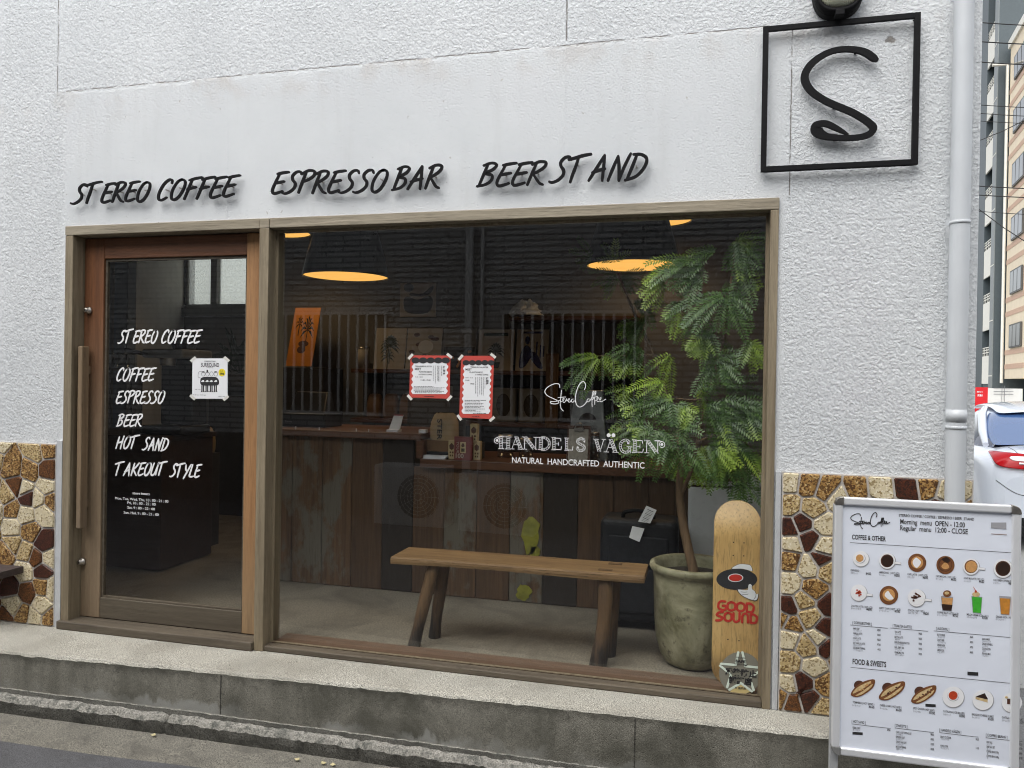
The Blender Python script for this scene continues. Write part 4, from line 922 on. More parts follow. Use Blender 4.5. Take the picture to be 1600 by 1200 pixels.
# clusters seen in the photograph: origin, heading in the picture, number of feathers, length, spread
for ox, oy, dep, hx, hy, n_, L, sp_ in [
  (1150, 372, .13, 1, .75, 8, .17, 1.9), (1150, 376, .15, .2, 1, 5, .16, 1.3), (1120, 388, .14, -1, .25, 5, .16, .7), (1100, 413, .14, -1, .12, 5, .19, .6), (1092, 412, .16, -.3, 1, 4, .10, 1.3),
  (1132, 460, .16, -1, .35, 6, .24, .9), (1134, 462, .15, .1, 1, 6, .19, 1.5), (1140, 458, .18, 1, .9, 4, .17, .8), (1125, 452, .2, .9, -.1, 3, .08, .9), (1088, 534, .20, -.3, .9, 5, .08, 1.4),
  (1118, 560, .22, 1, .15, 5, .16, 1.4), (1128, 566, .22, .6, 1, 5, .14, 1.1), (1112, 570, .24, -.4, 1, 4, .15, .8), (935, 556, .44, -1, .5, 7, .20, 1.3), (940, 556, .48, .6, .5, 5, .16, 1.5), (975, 560, .5, .2, 1, 5, .14, 1.6),
  (1054, 623, .24, -1, .1, 6, .15, .9), (1050, 628, .22, -.4, 1, 5, .13, 1.0), (1056, 630, .26, .9, .4, 4, .13, 1.0), (1024, 668, .22, -1, .05, 4, .12, .9), (1030, 670, .22, .1, 1, 6, .14, 1.7), (1045, 664, .26, 1, -.2, 5, .15, 1.0),
  (1120, 650, .28, 1, .35, 5, .18, 1.2), (1150, 690, .28, .4, 1, 7, .18, 1.6), (1168, 710, .3, .6, 1, 6, .16, 1.5), (1140, 720, .34, -.3, 1, 5, .15, 1.4), (1160, 750, .28, .1, 1, 5, .12, 1.5), (1175, 640, .34, .5, .8, 5, .16, 1.3),
  (1080, 405, .13, -1, .12, 6, .21, .55),
  (1088, 432, .16, -.6, .6, 6, .15, 1.5), (1160, 420, .18, .4, 1, 6, .16, 1.4), (1062, 470, .2, -.4, .8, 5, .15, 1.3), (1105, 515, .2, -.3, 1, 6, .16, 1.5), (1172, 530, .2, .3, 1, 6, .15, 1.4), (1040, 440, .2, -.9, .4, 5, .14, 1.1),
  (966, 430, .7, -1, .3, 5, .14, 1.4), (968, 432, .72, 1, .2, 6, .16, 1.4), (990, 470, .66, 1, .3, 4, .2, .9), (1000, 505, .64, -1, .6, 5, .15, 1.2), (960, 410, .8, -.2, -1, 4, .12, 1.8), (925, 402, .9, -.6, -.2, 4, .12, 1.6)]:
    o = at(ox, oy, dep); fan(o, (hx, rl.uniform(-.3, .1), -hy), n_, L, sp_)
for i in range(38):                                                 # darker leaves deeper in the crown
    a = rl.uniform(0, 6.28); q = math.sqrt(rl.random()); ox, oy = 1070+110*q*math.cos(a), 600+135*q*math.sin(a)
    if oy < 470 and ox < 1040: continue
    o = at(ox, oy, rl.uniform(.22, .66)); fan(o, (math.cos(a)+rl.uniform(-.4, .4), rl.uniform(-.4, .4), -.5+rl.uniform(-.5, .4)), rl.randint(4, 6), rl.uniform(.13, .19), rl.uniform(1, 1.8))
lf.closed = False; lf.build('crown', M['leaf'], tree); st.closed = False; st.build('leaf_rib', M['leaf'], tree)

# skateboard deck
M['ply'] = wood('clear_maple_ply', srgb(214, 178, 118), srgb(190, 150, 92), 'z', scale=.7, rough=.35, bmp=.05, dark=srgb(180, 140, 84))
sk8 = thing('skateboard_deck', 'pale wood skateboard deck with record artwork leaning inside the window corner', 'skateboard', (0, 0, 0))
bb, bt = atz(1150, 1088, .0), None
LB, WB = .80, .196; cx0 = at(1149, 1040, .14).x; cx1 = at(1153, 800, .20).x
def deck(u, v, dz=0):
    """u across, v 0..LB along the board -> world; noses kick away from the glass"""
    kick = 0
    if v > LB-.15: kick = (v-(LB-.15))**1.5*.95
    if v < .15: kick = (.15-v)**1.5*.95
    f = v/LB
    return (cx0+(cx1-cx0)*f+u, .125+.085*f+kick+.012*(2*abs(u)/WB)**2*0+dz, .004+v*.992-kick*.10)
def halfw(v):
    r_ = WB/2
    if v < r_*1.05: return r_*math.sqrt(max(0, 1-((r_*1.05-v)/(r_*1.05))**2.1))
    if v > LB-r_*1.05: return r_*math.sqrt(max(0, 1-((v-(LB-r_*1.05))/(r_*1.05))**2.1))
    return r_
m = MB(); NV = 60; NU = 8; vs = []
vv = [LB*(.5-.5*math.cos(math.pi*i/NV)) for i in range(NV+1)]; vv[0] = .0008; vv[-1] = LB-.0008
for dz in (0, .011):
    for v in vv:
        for j in range(NU+1): vs.append(deck(halfw(v)*(2*j/NU-1), v, dz))
K = (NU+1)*(NV+1); I = lambda i, j, s: s*K+i*(NU+1)+j
fs = [(I(i, j, 0), I(i, j+1, 0), I(i+1, j+1, 0), I(i+1, j, 0)) for i in range(NV) for j in range(NU)]+[(I(i, j, 1), I(i+1, j, 1), I(i+1, j+1, 1), I(i, j+1, 1)) for i in range(NV) for j in range(NU)]
m.add(vs, fs, 0, True)
ed = [(I(i, 0, 0), I(i+1, 0, 0), I(i+1, 0, 1), I(i, 0, 1)) for i in range(NV)]+[(I(i, NU, 0), I(i, NU, 1), I(i+1, NU, 1), I(i+1, NU, 0)) for i in range(NV)]+[(I(0, j, 0), I(0, j, 1), I(0, j+1, 1), I(0, j+1, 0)) for j in range(NU)]+[(I(NV, j, 0), I(NV, j+1, 0), I(NV, j+1, 1), I(NV, j, 1)) for j in range(NU)]
m.add(vs, ed, 0); m.build('deck', M['ply'], sk8)
def uv8(x, y):
    """photo point -> board (u, v)"""
    X, Yp = 1100+x/5.217, 770+y/5.217; p = at(X, Yp, .17)
    for _ in range(4):
        v = min(max((p.z-.004)/.992, 0), LB); yy = deck(0, v)[1]; p = at(X, Yp, yy)
    v = (p.z-.004)/.992; return p.x-deck(0, v)[0], v
def on_deck(e): return lambda u, v: deck(u, v, -e)
def poly8(mb, pts, e):
    P = [Vector(deck(*uv8(*p), -e)) for p in pts]; mb.prism(P, (0, .0004, 0))
m = MB(); poly8(m, ell(267, 704, 166, 86, 40), .0014); m.build('record_print', M['black_ink'], sk8)
m = MB(); poly8(m, ell(257, 692, 63, 34, 30), .0020); m.build('label_ring', M['paper'], sk8)
M['deck_red'] = plain('red_print', srgb(196, 52, 38), .5, var=.05)
m = MB(); poly8(m, ell(257, 692, 55, 28, 30), .0026); m.build('record_label', M['deck_red'], sk8)
gh = spline([(275, 790), (310, 788), (355, 790), (362, 752), (376, 742), (388, 752), (390, 782), (412, 800), (425, 825), (440, 822), (438, 850), (425, 872), (395, 872), (340, 852), (300, 825)], 4, True)
g2 = spline([(228, 618), (262, 592), (300, 580), (345, 584), (378, 592), (392, 625), (385, 636), (310, 618)], 4, True)
def grow(P, k_): c = (sum(p[0] for p in P)/len(P), sum(p[1] for p in P)/len(P)); return [(c[0]+(x-c[0])*k_, c[1]+(y-c[1])*k_) for x, y in P]
m = MB(); poly8(m, grow(gh, 1.06), .0030); poly8(m, grow(g2, 1.05), .0010); m.build('glove_outline', M['black_ink'], sk8)
m = MB(); poly8(m, gh, .0036); poly8(m, g2, .0012); m.build('glove_print', M['paper'], sk8)
m = MB()
for s in ([(300, 805), (330, 808), (352, 806)], [(312, 828), (340, 828), (362, 822)], [(405, 868), (420, 845), (422, 826)]):
    q = [uv8(*p) for p in spline(s, 4)]; add_stroke(m, q, .0014, on_deck(.0042), (0, .0003, 0))
for x, y in ((240, 403), (326, 408), (238, 510), (324, 514), (195, 1195), (285, 1205)): poly8(m, ell(x, y, 5.5, 5.5, 10), .0008)
m.build('fine_print', M['black_ink'], sk8)
# rounded display letters of the deck slogan
def bold_word(mb, s, x0, x1, yt, yb, e):
    BL = {'G': [[(.86, .92), (.40, .96), (.10, .70), (.10, .25), (.45, .03), (.88, .06), (.88, .46), (.58, .46)]], 'O': [[(.5, .97), (.12, .78), (.06, .5), (.12, .2), (.5, .03), (.88, .2), (.94, .5), (.88, .78), (.5, .97)]],
     'D': [[(.14, .05), (.14, .97)], [(.14, .95), (.50, .95), (.88, .72), (.92, .42), (.74, .05), (.14, .05)]], 'S': [[(.92, .97), (.40, .90), (.12, .66), (.50, .50), (.88, .34), (.60, .08), (.06, .04)]], 'U': [[(.12, .97), (.12, .35), (.28, .05), (.6, .05), (.86, .3), (.88, .97)]], 'N': [[(.14, .03), (.14, .70)], [(.14, .60), (.32, .95), (.68, .95), (.86, .66), (.86, .03)]]}
    n = len(s)
    for i, ch in enumerate(s):
        ax, bx = x0+(x1-x0)*i/n, x0+(x1-x0)*(i+.93)/n; o_ = (i/n)*(25)
        for j, q in enumerate(BL[ch]):
            q = spline([(ax+(bx-ax)*u, yb+o_-(yb-yt)*v) for u, v in q], 5) if ch not in 'N' or j else [(ax+(bx-ax)*u, yb+o_-(yb-yt)*v) for u, v in q]
            add_stroke(mb, [uv8(*p) for p in q], .0098, on_deck(e+.0002*j+.0001*(i % 2)), (0, .0003, 0))
m = MB(); bold_word(m, 'GOOD', 112, 415, 880, 955, .0014); bold_word(m, 'SOUND', 95, 440, 968, 1042, .0018); m.build('slogan_print', M['deck_red'], sk8)

# black suitcase
M['case'] = plain('black_nylon', (.012, .013, .016), .6, var=.3, scale=40, bmp=.3, bscale=300, spec=.4)
su = thing('suitcase', 'large black soft suitcase with white luggage tag standing behind the bench', 'suitcase', (0, 0, 0))
sx0, sx1 = 2.645, 3.05
m = MB(); m.box(sx0, sx1, .80, 1.04, .045, .585); m.build('body', M['case'], su, bevel=.035, segs=4)
m = MB(); m.box(sx0+.05, sx1-.05, .785, .80, .10, .33); m.box(sx0+.05, sx1-.05, .785, .80, .35, .50); m.build('front_pocket', M['case'], su, bevel=.007)
m = MB(); m.tube(spline([(2.76, .86, .580), (2.77, .86, .612), (2.84, .86, .624), (2.91, .86, .612), (2.92, .86, .580)], 4), .011, 8); m.build('handle', M['black'], su)
m = MB()
for x in (sx0+.05, sx1-.05):
    for y in (.83, 1.0): m.tube([(x-.012, y, .024), (x+.012, y, .024)], .024, 14)
m.build('wheel', M['black'], su)
m = MB(); YT = .776
for Q in ([(1010, 790), (1026, 797), (1016, 818), (997, 815)], [(988, 822), (1007, 826), (999, 847), (983, 840)]):
    m.prism([at(*p, YT) for p in Q], (0, .001, 0))
tg = m.build('luggage_tag', M['paper'], su)
m = MB()
for i in range(9):
    a, b = at(1012-i*1.2, 796+i*2.1, YT-.001), at(1021-i*1.2, 800+i*2.1, YT-.001); add_stroke(m, [(a.x, a.z), (b.x, b.z)], .0012 if i % 3 else .0025, lambda p, q_: (p, YT-.0012, q_), (0, .0004, 0))
m.build('print', M['black_ink'], tg)

# white chest freezer behind the tree
M['white_enamel'] = plain('white_enamel', (.86, .88, .89), .3, var=.02)
fz = thing('chest_freezer', 'white chest freezer standing behind the pot and skateboard', 'freezer', (0, 0, 0))
m = MB(); m.box(3.085, 3.72, 1.12, 1.62, .06, .735); m.build('body', M['white_enamel'], fz, bevel=.02, segs=3)
m = MB(); m.box(3.075, 3.73, 1.10, 1.63, .742, .812); m.build('lid', M['white_enamel'], fz, bevel=.012, segs=3)
m = MB(); m.box(3.10, 3.70, 1.13, 1.60, .0, .06); m.build('plinth', M['in_dark'], fz)
m = MB()
for i in range(4): a = at(1131+i*4, 865, 1.117); m.box(a.x-.004, a.x+.003, 1.117, 1.12, a.z-.006, a.z+.006)
m.build('badge', M['grey_ink'], fz)

# ------------------------------------------------------------------ counter
M['plank'], t_, b_ = new_mat('reclaimed_planks')
_ob = coords(t_); _X = nd(t_, 'SeparateXYZ', {0: _ob}).outputs[0]; _id = nd(t_, 'NewGeometry').outputs['Random Per Island']
_n = noise(t_, coords(t_, (24, 24, 1.1)), 1.6, 6, .65, .5); _n2 = noise(t_, coords(t_, (90, 90, 4)), 2, 3); _st = noise(t_, coords(t_, (3, 3, 1.6)), 2.2, 5, .65)
_c = mix(t_, _id, srgb(84, 62, 43), srgb(112, 84, 58)); _c = mix(t_, mrange(t_, _n, .35, .7, 0, .8), _c, srgb(58, 44, 34))
_c = mix(t_, mth(t_, 'MULTIPLY', mrange(t_, _st, .48, .58, 0, 1), mrange(t_, _id, .55, .6, 0, 1)), _c, srgb(106, 100, 88)); _c = mix(t_, mrange(t_, _id, .20, .24, 1, 0), _c, srgb(48, 41, 35))
_c = mix(t_, mrange(t_, _n2, .55, .8, 0, .6), _c, srgb(48, 34, 24)); t_.links.new(_c, b_.inputs['Base Color']); b_.inputs['Roughness'].default_value = .8; bump(t_, b_, mth(t_, 'ADD', _n, _n2), .6, .004)
M['walnut'] = wood('oiled_counter_wood', srgb(112, 74, 48), srgb(78, 50, 32), 'x', rough=.4, bmp=.3)
M['lime'] = plain('flaking_lime_paint', srgb(140, 138, 50), .8, var=.3, scale=14, bmp=.5)
ctr = thing('counter', 'long service counter clad in reclaimed wood planks behind the window', 'counter', (0, 0, 0))
YC = 1.125; m = MB(); x = .42; rp = random.Random(5); xs_ = []
plx = [at(a, 830, YC).x for a in (455, 502, 548, 596, 644, 693, 744, 796, 848, 902, 958, 1013)]
ed = [.42]+plx+[plx[-1]+.145*k for k in (1, 2, 3)]
for a, b in zip(ed, ed[1:]):
    tz_ = .93 if b < 1.56 else .77; o_ = rp.uniform(0, .006)
    m.box(a+.0015, b-.0015, YC+o_, YC+.03, .004, tz_); xs_.append((a, b))
m.build('plank_panel', M['plank'], ctr, bevel=.0015, segs=1)
m = MB(); zt = at(560, 672, YC-.03).z
m.box(.42, 1.515, YC-.035, 1.75, .932, .972); m.build('worktop', M['walnut'], ctr, bevel=.004)
zl = at(700, 716, YC-.03).z
m = MB(); m.box(1.516, 3.40, YC-.035, 1.75, .772, .822); m.box(1.49, 1.53, YC-.03, 1.74, .823, .931); m.build('lower_worktop', M['walnut'], ctr, bevel=.004)
m = MB(); m.box(.42, .44, YC+.031, 1.74, .004, .93); m.box(3.37, 3.40, YC+.031, 1.74, .004, .771); m.build('end_panel', M['plank'], ctr)
m = MB(); r2 = random.Random(8)
for cx_, cy_, rx, ry in ((829, 838, 17, 30), (818, 925, 12, 13), (835, 862, 9, 10)):
    pts = [at(cx_+rx*(1+r2.uniform(-.35, .2))*math.cos(t*.35), cy_+ry*(1+r2.uniform(-.3, .2))*math.sin(t*.35), YC-.0005) for t in range(18)]; m.prism(pts, (0, .0015, 0))
m.build('paint_patch', M['lime'], ctr)
# ------------------------------------------------------------------ things on and behind the counter
M['kraft'] = plain('kraft_paper', srgb(168, 142, 104), .75, var=.12, bmp=.4, bscale=25, bdist=.01)
M['kraft2'] = plain('dark_kraft_paper', srgb(120, 92, 66), .75, var=.12, bmp=.4, bscale=25, bdist=.01)
M['beige_card'] = plain('beige_card', srgb(196, 176, 132), .6, var=.06); M['maroon'] = plain('maroon_card', srgb(122, 58, 54), .6, var=.06)
M['gold_card'] = plain('orange_board', srgb(206, 130, 40), .6, var=.08); M['cover'] = plain('off_white_cover', srgb(186, 178, 164), .6, var=.05)
M['grey_plastic'] = plain('grey_plastic', srgb(120, 120, 118), .45, var=.05); M['dark_plastic'] = plain('dark_plastic', (.016, .016, .018), .4, var=.2)
M['dgreen'] = plain('dark_green_ink', srgb(44, 58, 40), .6, var=.1); M['navy'] = plain('navy_ink', srgb(34, 34, 96), .6, var=.05); M['brown_ink'] = plain('brown_ink', srgb(92, 60, 44), .6, var=.1)
YT2 = 1.14
def carton(x0, x1, z0, z1, y0, y1, mat, name, label, cat, prints=(), bev=.003, group=None):
    """a small box standing upright; prints are (material, [polygons in 0..1])"""
    o = thing(name, label, cat, ((x0+x1)/2, (y0+y1)/2, z0), group)
    w_, d_, h_ = (x1-x0)/2, (y1-y0)/2, z1-z0
    m = MB(); m.box(-w_, w_, -d_, d_, 0, h_); m.build('carton', mat, o, bevel=bev)
    for nm, mt_, polys in prints:
        m = MB()
        for i, P in enumerate(polys): m.prism([(-w_+2*w_*u, -d_-.0008-.0003*(i % 2), h_*v) for u, v in P], (0, .0007, 0))
        m.build(nm, mt_, o)
    return o
def rc(x0, y0, x1, y1): return [(x0, y0), (x1, y0), (x1, y1), (x0, y1)]
def span(x0, y0, x1, y1, Y): a, b = at(x0, y1, Y), at(x1, y0, Y); return a.x, b.x, a.z, b.z
# till at the left end
a = span(441, 600, 509, 668, 1.30)
o = thing('cash_register', 'black cash register on the left end of the wooden counter', 'till', ((a[0]+a[1])/2, 1.4, .972))
w_ = (a[1]-a[0])/2
m = MB(); m.box(-w_, w_, -.1, .14, .0, .09); m.build('drawer', M['dark_plastic'], o, bevel=.006)
m = MB(); m.hexa([(-w_+.02, -.06, .09), (w_-.03, -.06, .09), (w_-.03, .10, .09), (-w_+.02, .10, .09)], [(-w_+.02, .04, .23), (w_-.06, .04, .23), (w_-.06, .10, .23), (-w_+.02, .10, .23)]); m.build('screen', M['dark_plastic'], o, bevel=.005)
m = MB(); add_text(m, 'Stereo', lambda u, v: (u, -.1006, v), -w_+.02, .03, .05); m.closed = False; m.build('print', M['grey_ink'], o)
# payment card stand
a = span(610, 646, 626, 671, 1.16)
o = thing('card_stand', 'small white leaning card stand with red top edge on the counter', 'card stand', ((a[0]+a[1])/2, 1.18, .972))
w_ = (a[1]-a[0])/2; h_ = .105
m = MB(); m.hexa([(-w_-.01, -.02, .016), (w_-.005, -.02, .016), (w_-.005, -.012, .016), (-w_-.01, -.012, .016)], [(-w_+.006, .02, h_), (w_, .02, h_), (w_, .027, h_), (-w_+.006, .027, h_)]); m.build('card', M['paper'], o)
m = MB(); m.box(-w_-.02, w_-.012, -.035, .03, 0, .016); m.build('foot', M['paper'], o, bevel=.002)
m = MB(); m.box(-w_+.006, w_, .0175, .0195, h_-.006, h_+.001); m.build('red_edge', M['red_ink'], o)
a = span(655, 661, 666, 669, 1.16); carton(a[0], a[1], .972, .972+.022, 1.15, 1.19, M['paper'], 'clip_block', 'tiny white block beside the coffee sack on the counter', 'block', bev=.002)
for i, px_ in enumerate((462, 499, 557, 576)):                   # white pegs along the counter edge
    a = at(px_, 667, 1.10); m = MB(); m.tube([(a.x, 1.10, .968), (a.x, 1.10, .990)], .004, 8)
    tag(m.build('price_peg', M['white_ink']), ['short white peg at the counter edge below the cash register', 'short white peg at the counter edge right of the cash register', 'short white peg at the counter edge, left of the pair', 'short white peg at the counter edge nearest the card stand'][i], 'peg', 'white pegs on the counter edge')
# coffee sacks and packets on the lower worktop
def sack(x0, x1, z0, z1, y, mat, label, word=None, notch=False):
    o = thing('coffee_bag', label, 'coffee bag', ((x0+x1)/2, y, z0)); w_, h_ = (x1-x0)/2, z1-z0
    m = MB(); rows = [(.90, .045, 0), (.98, .055, .12), (1.0, .055, .45), (.96, .045, .7), (.80, .02, .92), (.62, .008, 1.0)]; n = 24; vs = []
    for kx_, ky_, f in rows:
        for j in range(n):
            t = 2*math.pi*j/n; wob = 1+.03*math.sin(5*t+f*7)
            vs.append((w_*kx_*math.copysign(abs(math.cos(t))**.5, math.cos(t))*wob, ky_*math.copysign(abs(math.sin(t))**.6, math.sin(t))*wob, h_*f+(.006*math.sin(4*t) if f > .9 else 0)))
    m.add(vs, [(i*n+j, i*n+(j+1) % n, (i+1)*n+(j+1) % n, (i+1)*n+j) for i in range(5) for j in range(n)], 0, True); m.add(vs[-n:], [tuple(range(n))]); m.add(vs[:n], [tuple(range(n-1, -1, -1))])
    m.build('sack', mat, o)
    if word:
        m = MB(); add_text(m, word, lambda u, v: (u, -.063, v), -w_*.30, h_*.82, width=h_*.72, height=.030, rot=-1, bold=.01); m.closed = False; m.build('print', M['black_ink'], o)
    return o
a = span(674, 646, 716, 693, 1.22); zb = .862
sack(a[0], a[1], zb+.055, at(695, 646, 1.22).z, 1.22, M['kraft'], 'bulging kraft coffee bag printed STER on the lower counter', 'STER')
a = span(668, 682, 722, 704, 1.24); o = carton(a[0], a[1], .862, .862+.07, 1.17, 1.30, M['kraft2'], 'cardboard_box', 'flat brown cardboard box under the bulging coffee bag', 'box')
a = span(667, 705, 700, 716, 1.19); m = MB()
o = thing('tray', 'black tray under the brown cardboard box on the lower counter', 'tray', ((a[0]+a[1])/2+.03, 1.23, .822)); m.box(-.13, .12, -.06, .09, 0, .038); m.build('body', M['dark_plastic'], o, bevel=.004)
o = thing('paper_stack', 'white stack of papers in front of the black tray', 'paper stack', ((a[0]+a[1])/2, 1.135, .822)); m = MB()
for i in range(5): m.box(-.075+.003*(i % 2), .075+.002*i, -.028+.002*i, .03, .004*i+.0003, .004*i+.004)
m.build('sheets', M['paper'], o)
cup = [[(.2, .55), (.5, .48), (.8, .55), (.85, .72), (.5, .86), (.15, .72)], rc(.22, .30, .42, .40), rc(.56, .30, .8, .40), rc(.25, .14, .45, .24), rc(.55, .14, .75, .24)]
for i, (x0, y0, x1, y1, z_, L) in enumerate(((701, 686, 712, 715, .822, 'narrow beige packet left of the maroon card'), (740, 686, 751, 715, .822, 'narrow beige packet right of the maroon card'), (735, 656, 747, 685, .925, 'narrow beige packet standing above the maroon card'))):
    a = span(x0, y0, x1, y1, 1.16); carton(a[0], a[1], z_, z_+(a[3]-a[2]), 1.15, 1.19, M['beige_card'], 'coffee_packet', L, 'packet', [('print', M['brown_ink'], cup)], .002, 'narrow beige coffee packets')
a = span(711, 680, 739, 715, 1.14); carton(a[0], a[1], .822, .822+a[3]-a[2], 1.12, 1.145, M['maroon'], 'price_card', 'maroon card printed 100 between the narrow beige packets', 'card', [('panel', M['beige_card'], [rc(.34, .30, .66, .78)]), ('print', M['brown_ink'], [rc(.40, .36, .6, .5), [(.4, .6), (.5, .55), (.6, .6), (.55, .72), (.45, .72)]])], .001)
c_ = bpy.data.objects['price_card']; m = MB(); w_ = (a[1]-a[0])
add_text(m, '100', lambda u, v: (u, -.0140, v), -w_*.40, .012, w_*.45, bold=.02); add_text(m, 'YOUR', lambda u, v: (u, -.0140, v), -w_*.36, .11, .07, .016, rot=-1); m.closed = False; m.build('numerals', M['cover'], c_)
a = span(736, 686, 752, 716, 1.2); carton(a[0], a[1], .822, .923, 1.20, 1.28, M['in_dark'], 'display_block', 'dark block behind the beige packets carrying the upper one', 'block')
# clipboard, grinder, jars
o = thing('clipboard', 'menu clipboard with metal clip standing on the lower counter', 'clipboard', (at(903, 715, 1.18).x, 1.2, .822)); a = span(884, 666, 921, 722, 1.18); w_ = (a[1]-a[0])/2; h_ = a[3]-.822
m = MB(); m.hexa([(-w_, -.02, 0), (w_, -.02, 0), (w_, -.014, 0), (-w_, -.014, 0)], [(-w_, .01, h_), (w_, .01, h_), (w_, .016, h_), (-w_, .016, h_)]); m.build('board', M['walnut'], o)
m = MB(); m.hexa([(-w_+.008, -.0212, .004), (w_-.012, -.0212, .004), (w_-.012, -.0202, .004), (-w_+.008, -.0202, .004)], [(-w_+.008, .0068, h_-.02), (w_-.012, .0068, h_-.02), (w_-.012, .0078, h_-.02), (-w_+.008, .0078, h_-.02)]); m.build('menu_sheet', M['cover'], o)
m = MB(); m.box(-.028, .028, -.008, .012, h_-.03, h_-.012); m.tube(spline([(-.022, 0, h_-.014), (-.012, 0, h_+.012), (.012, 0, h_+.012), (.022, 0, h_-.014)], 5), .003, 6); m.build('clip', M['chrome'], o)
M['steel'] = plain('brushed_steel', (.5, .51, .5), .35, 1.0, var=.1, scale=30)
o = thing('coffee_grinder', 'tapered brushed steel coffee grinder behind the clipboard', 'grinder', (at(920, 690, 1.45).x, 1.45, .822)); a = span(900, 610, 938, 700, 1.45); h_ = a[3]-.822
m = MB(); m.hexa([(-.13, -.07, 0), (.13, -.07, 0), (.13, .1, 0), (-.13, .1, 0)], [(-.085, -.05, h_), (.085, -.05, h_), (.085, .08, h_), (-.085, .08, h_)]); m.build('housing', M['steel'], o, bevel=.006)
m = MB(); m.hexa([(.131, -.07, 0), (.19, -.06, 0), (.19, .1, 0), (.131, .1, 0)], [(.086, -.05, h_), (.15, -.04, h_), (.15, .08, h_), (.086, .08, h_)]); m.build('side', M['dark_plastic'], o)
m = MB(); m.lathe([(0, -.002), (.055, -.002), (.055, 0)], (0, -.0605, h_*.55), 24, axis='y'); m.build('badge', M['grey_ink'], o)
M['jar'], t_, b_ = new_mat('clear_jar'); t_.nodes.remove(b_); _g = nd(t_, 'BsdfGlossy', {'Roughness': .03}); _tr = nd(t_, 'BsdfTransparent', {'Color': (.72, .74, .74, 1)}); _mx = nd(t_, 'MixShader', {0: .14, 1: _tr.outputs[0], 2: _g.outputs[0]}); t_.links.new(_mx.outputs[0], t_.nodes['Material Output'].inputs[0])
def jar(px_, py_, Y, z0, r_, h_, label, name='glass_jar', cat='jar', grp='glass jars', lid=True):
    a = at(px_, py_, Y); o = thing(name, label, cat, (a.x, Y, z0), grp)
    m = MB(); m.lathe([(0, 0), (r_, 0), (r_, h_*.9), (r_*.8, h_)], n=20); m.closed = False; m.build('vessel', M['jar'], o)
    if lid: m = MB(); m.lathe([(r_*.85, h_), (r_*.9, h_), (r_*.9, h_+.02), (0, h_+.02)], n=20); m.build('lid', M['chrome'], o)
jar(928, 700, 1.3, .822, .035, .16, 'slim glass jar right of the clipboard'); jar(790, 695, 1.4, .822, .05, .12, 'squat glass jar on the lower counter near the maroon card'); jar(822, 695, 1.45, .822, .045, .10, 'squat glass jar left of the clipboard')
a = span(945, 650, 985, 722, 1.5); carton(a[0], a[1], .822, 1.02, 1.5, 1.62, M['walnut'], 'wooden_crate', 'dark wooden crate right of the steel grinder', 'crate')

# shelves on the rear side with record sleeves
YSH = 2.75
shf = thing('wall_shelf', 'two tier dark wooden wall shelf holding record sleeves behind the counter', 'shelf', (0, 0, 0))
z1 = at(720, 578, YSH).z; z2 = at(720, 658, YSH).z; xl, xr = at(548, 600, YSH).x, at(1000, 600, YSH).x
for z_ in (z1, z2): m = MB(); m.box(xl, xr, YSH, YSH+.24, z_-.035, z_); m.build('board', M['walnut'], shf, bevel=.003)
xp0, xp1 = at(854, 600, YSH-.02).x, at(872, 600, YSH-.02).x
m = MB(); m.box(xp0, xp1, YSH-.055, YSH-.01, at(860, 668, YSH).z, at(860, 553, YSH).z); m.build('post', M['bench_leg'], shf)
m = MB(); m.box(xl, xr, YSH+.242, YSH+.26, z2-.4, z1+.05); m.build('back_panel', M['in_dark'], shf)
wl = thing('partition_wall', 'grey plastered partition wall behind the record shelf', 'wall', (0, 0, 0))
m = MB(); m.box(at(432, 500, 3.02).x, 3.85, 3.02, 3.12, 0, 2.9); m.build('plaster', M['in_wall'], wl)
def sleeve(x0, y0, x1, y1, mat, label, prints, name='record_sleeve', cat='record sleeve', zb=None, Y=YSH+.06, tilt=.06, grp='record sleeves on the shelf'):
    a = span(x0, y0, x1, y1, Y); zb = a[2] if zb is None else zb; o = thing(name, label, cat, ((a[0]+a[1])/2, Y, zb), grp); w_, h_ = (a[1]-a[0])/2, a[3]-zb
    F = lambda u, v, e: (-w_+2*w_*u, tilt*v-e, h_*v)
    m = MB(); m.prism([F(0, 0, 0), F(1, 0, 0), F(1, 1, 0), F(0, 1, 0)], (0, .006, 0)); m.build('sleeve', mat, o)
    for i, (nm, mt_, polys) in enumerate(prints):
        m = MB()
        for j, P in enumerate(polys): m.prism([F(u, v, .0012+.0008*i+.0003*(j % 3)) for u, v in P], (0, .0007, 0))
        m.build(nm, mt_, o)
    return o
def palm(cx_, cy_, s, n=9):
    out = [[(cx_-.015, cy_-s), (cx_+.015, cy_-s), (cx_+.012, cy_), (cx_-.012, cy_)]]
    for i in range(n):
        a = math.pi*(i/(n-1)*1.24-.12); d = (math.cos(a), math.sin(a)); t_ = (cx_+d[0]*s*.8, cy_+d[1]*s*.72-.18*s*abs(d[0])); c2 = (cx_+d[0]*s*.45, cy_+d[1]*s*.55+.06*s)
        nx, ny = -d[1]*.05*s*1.4, d[0]*.05*s*1.4; out.append([(cx_, cy_), (c2[0]+nx, c2[1]+ny), t_, (c2[0]-nx, c2[1]-ny)])
    return out
blob = lambda cx_, cy_, rx, ry, n=14: [(cx_+rx*math.cos(6.283*i/n), cy_+ry*math.sin(6.283*i/n)) for i in range(n)]
rr = random.Random(4)
sleeve(583, 512, 632, 570, M['cover'], 'record sleeve with dark leafy plant drawing, leftmost on the shelf', [('print', M['dgreen'], palm(.5, .55, .42, 13)+palm(.45, .3, .3, 9))], zb=z1)
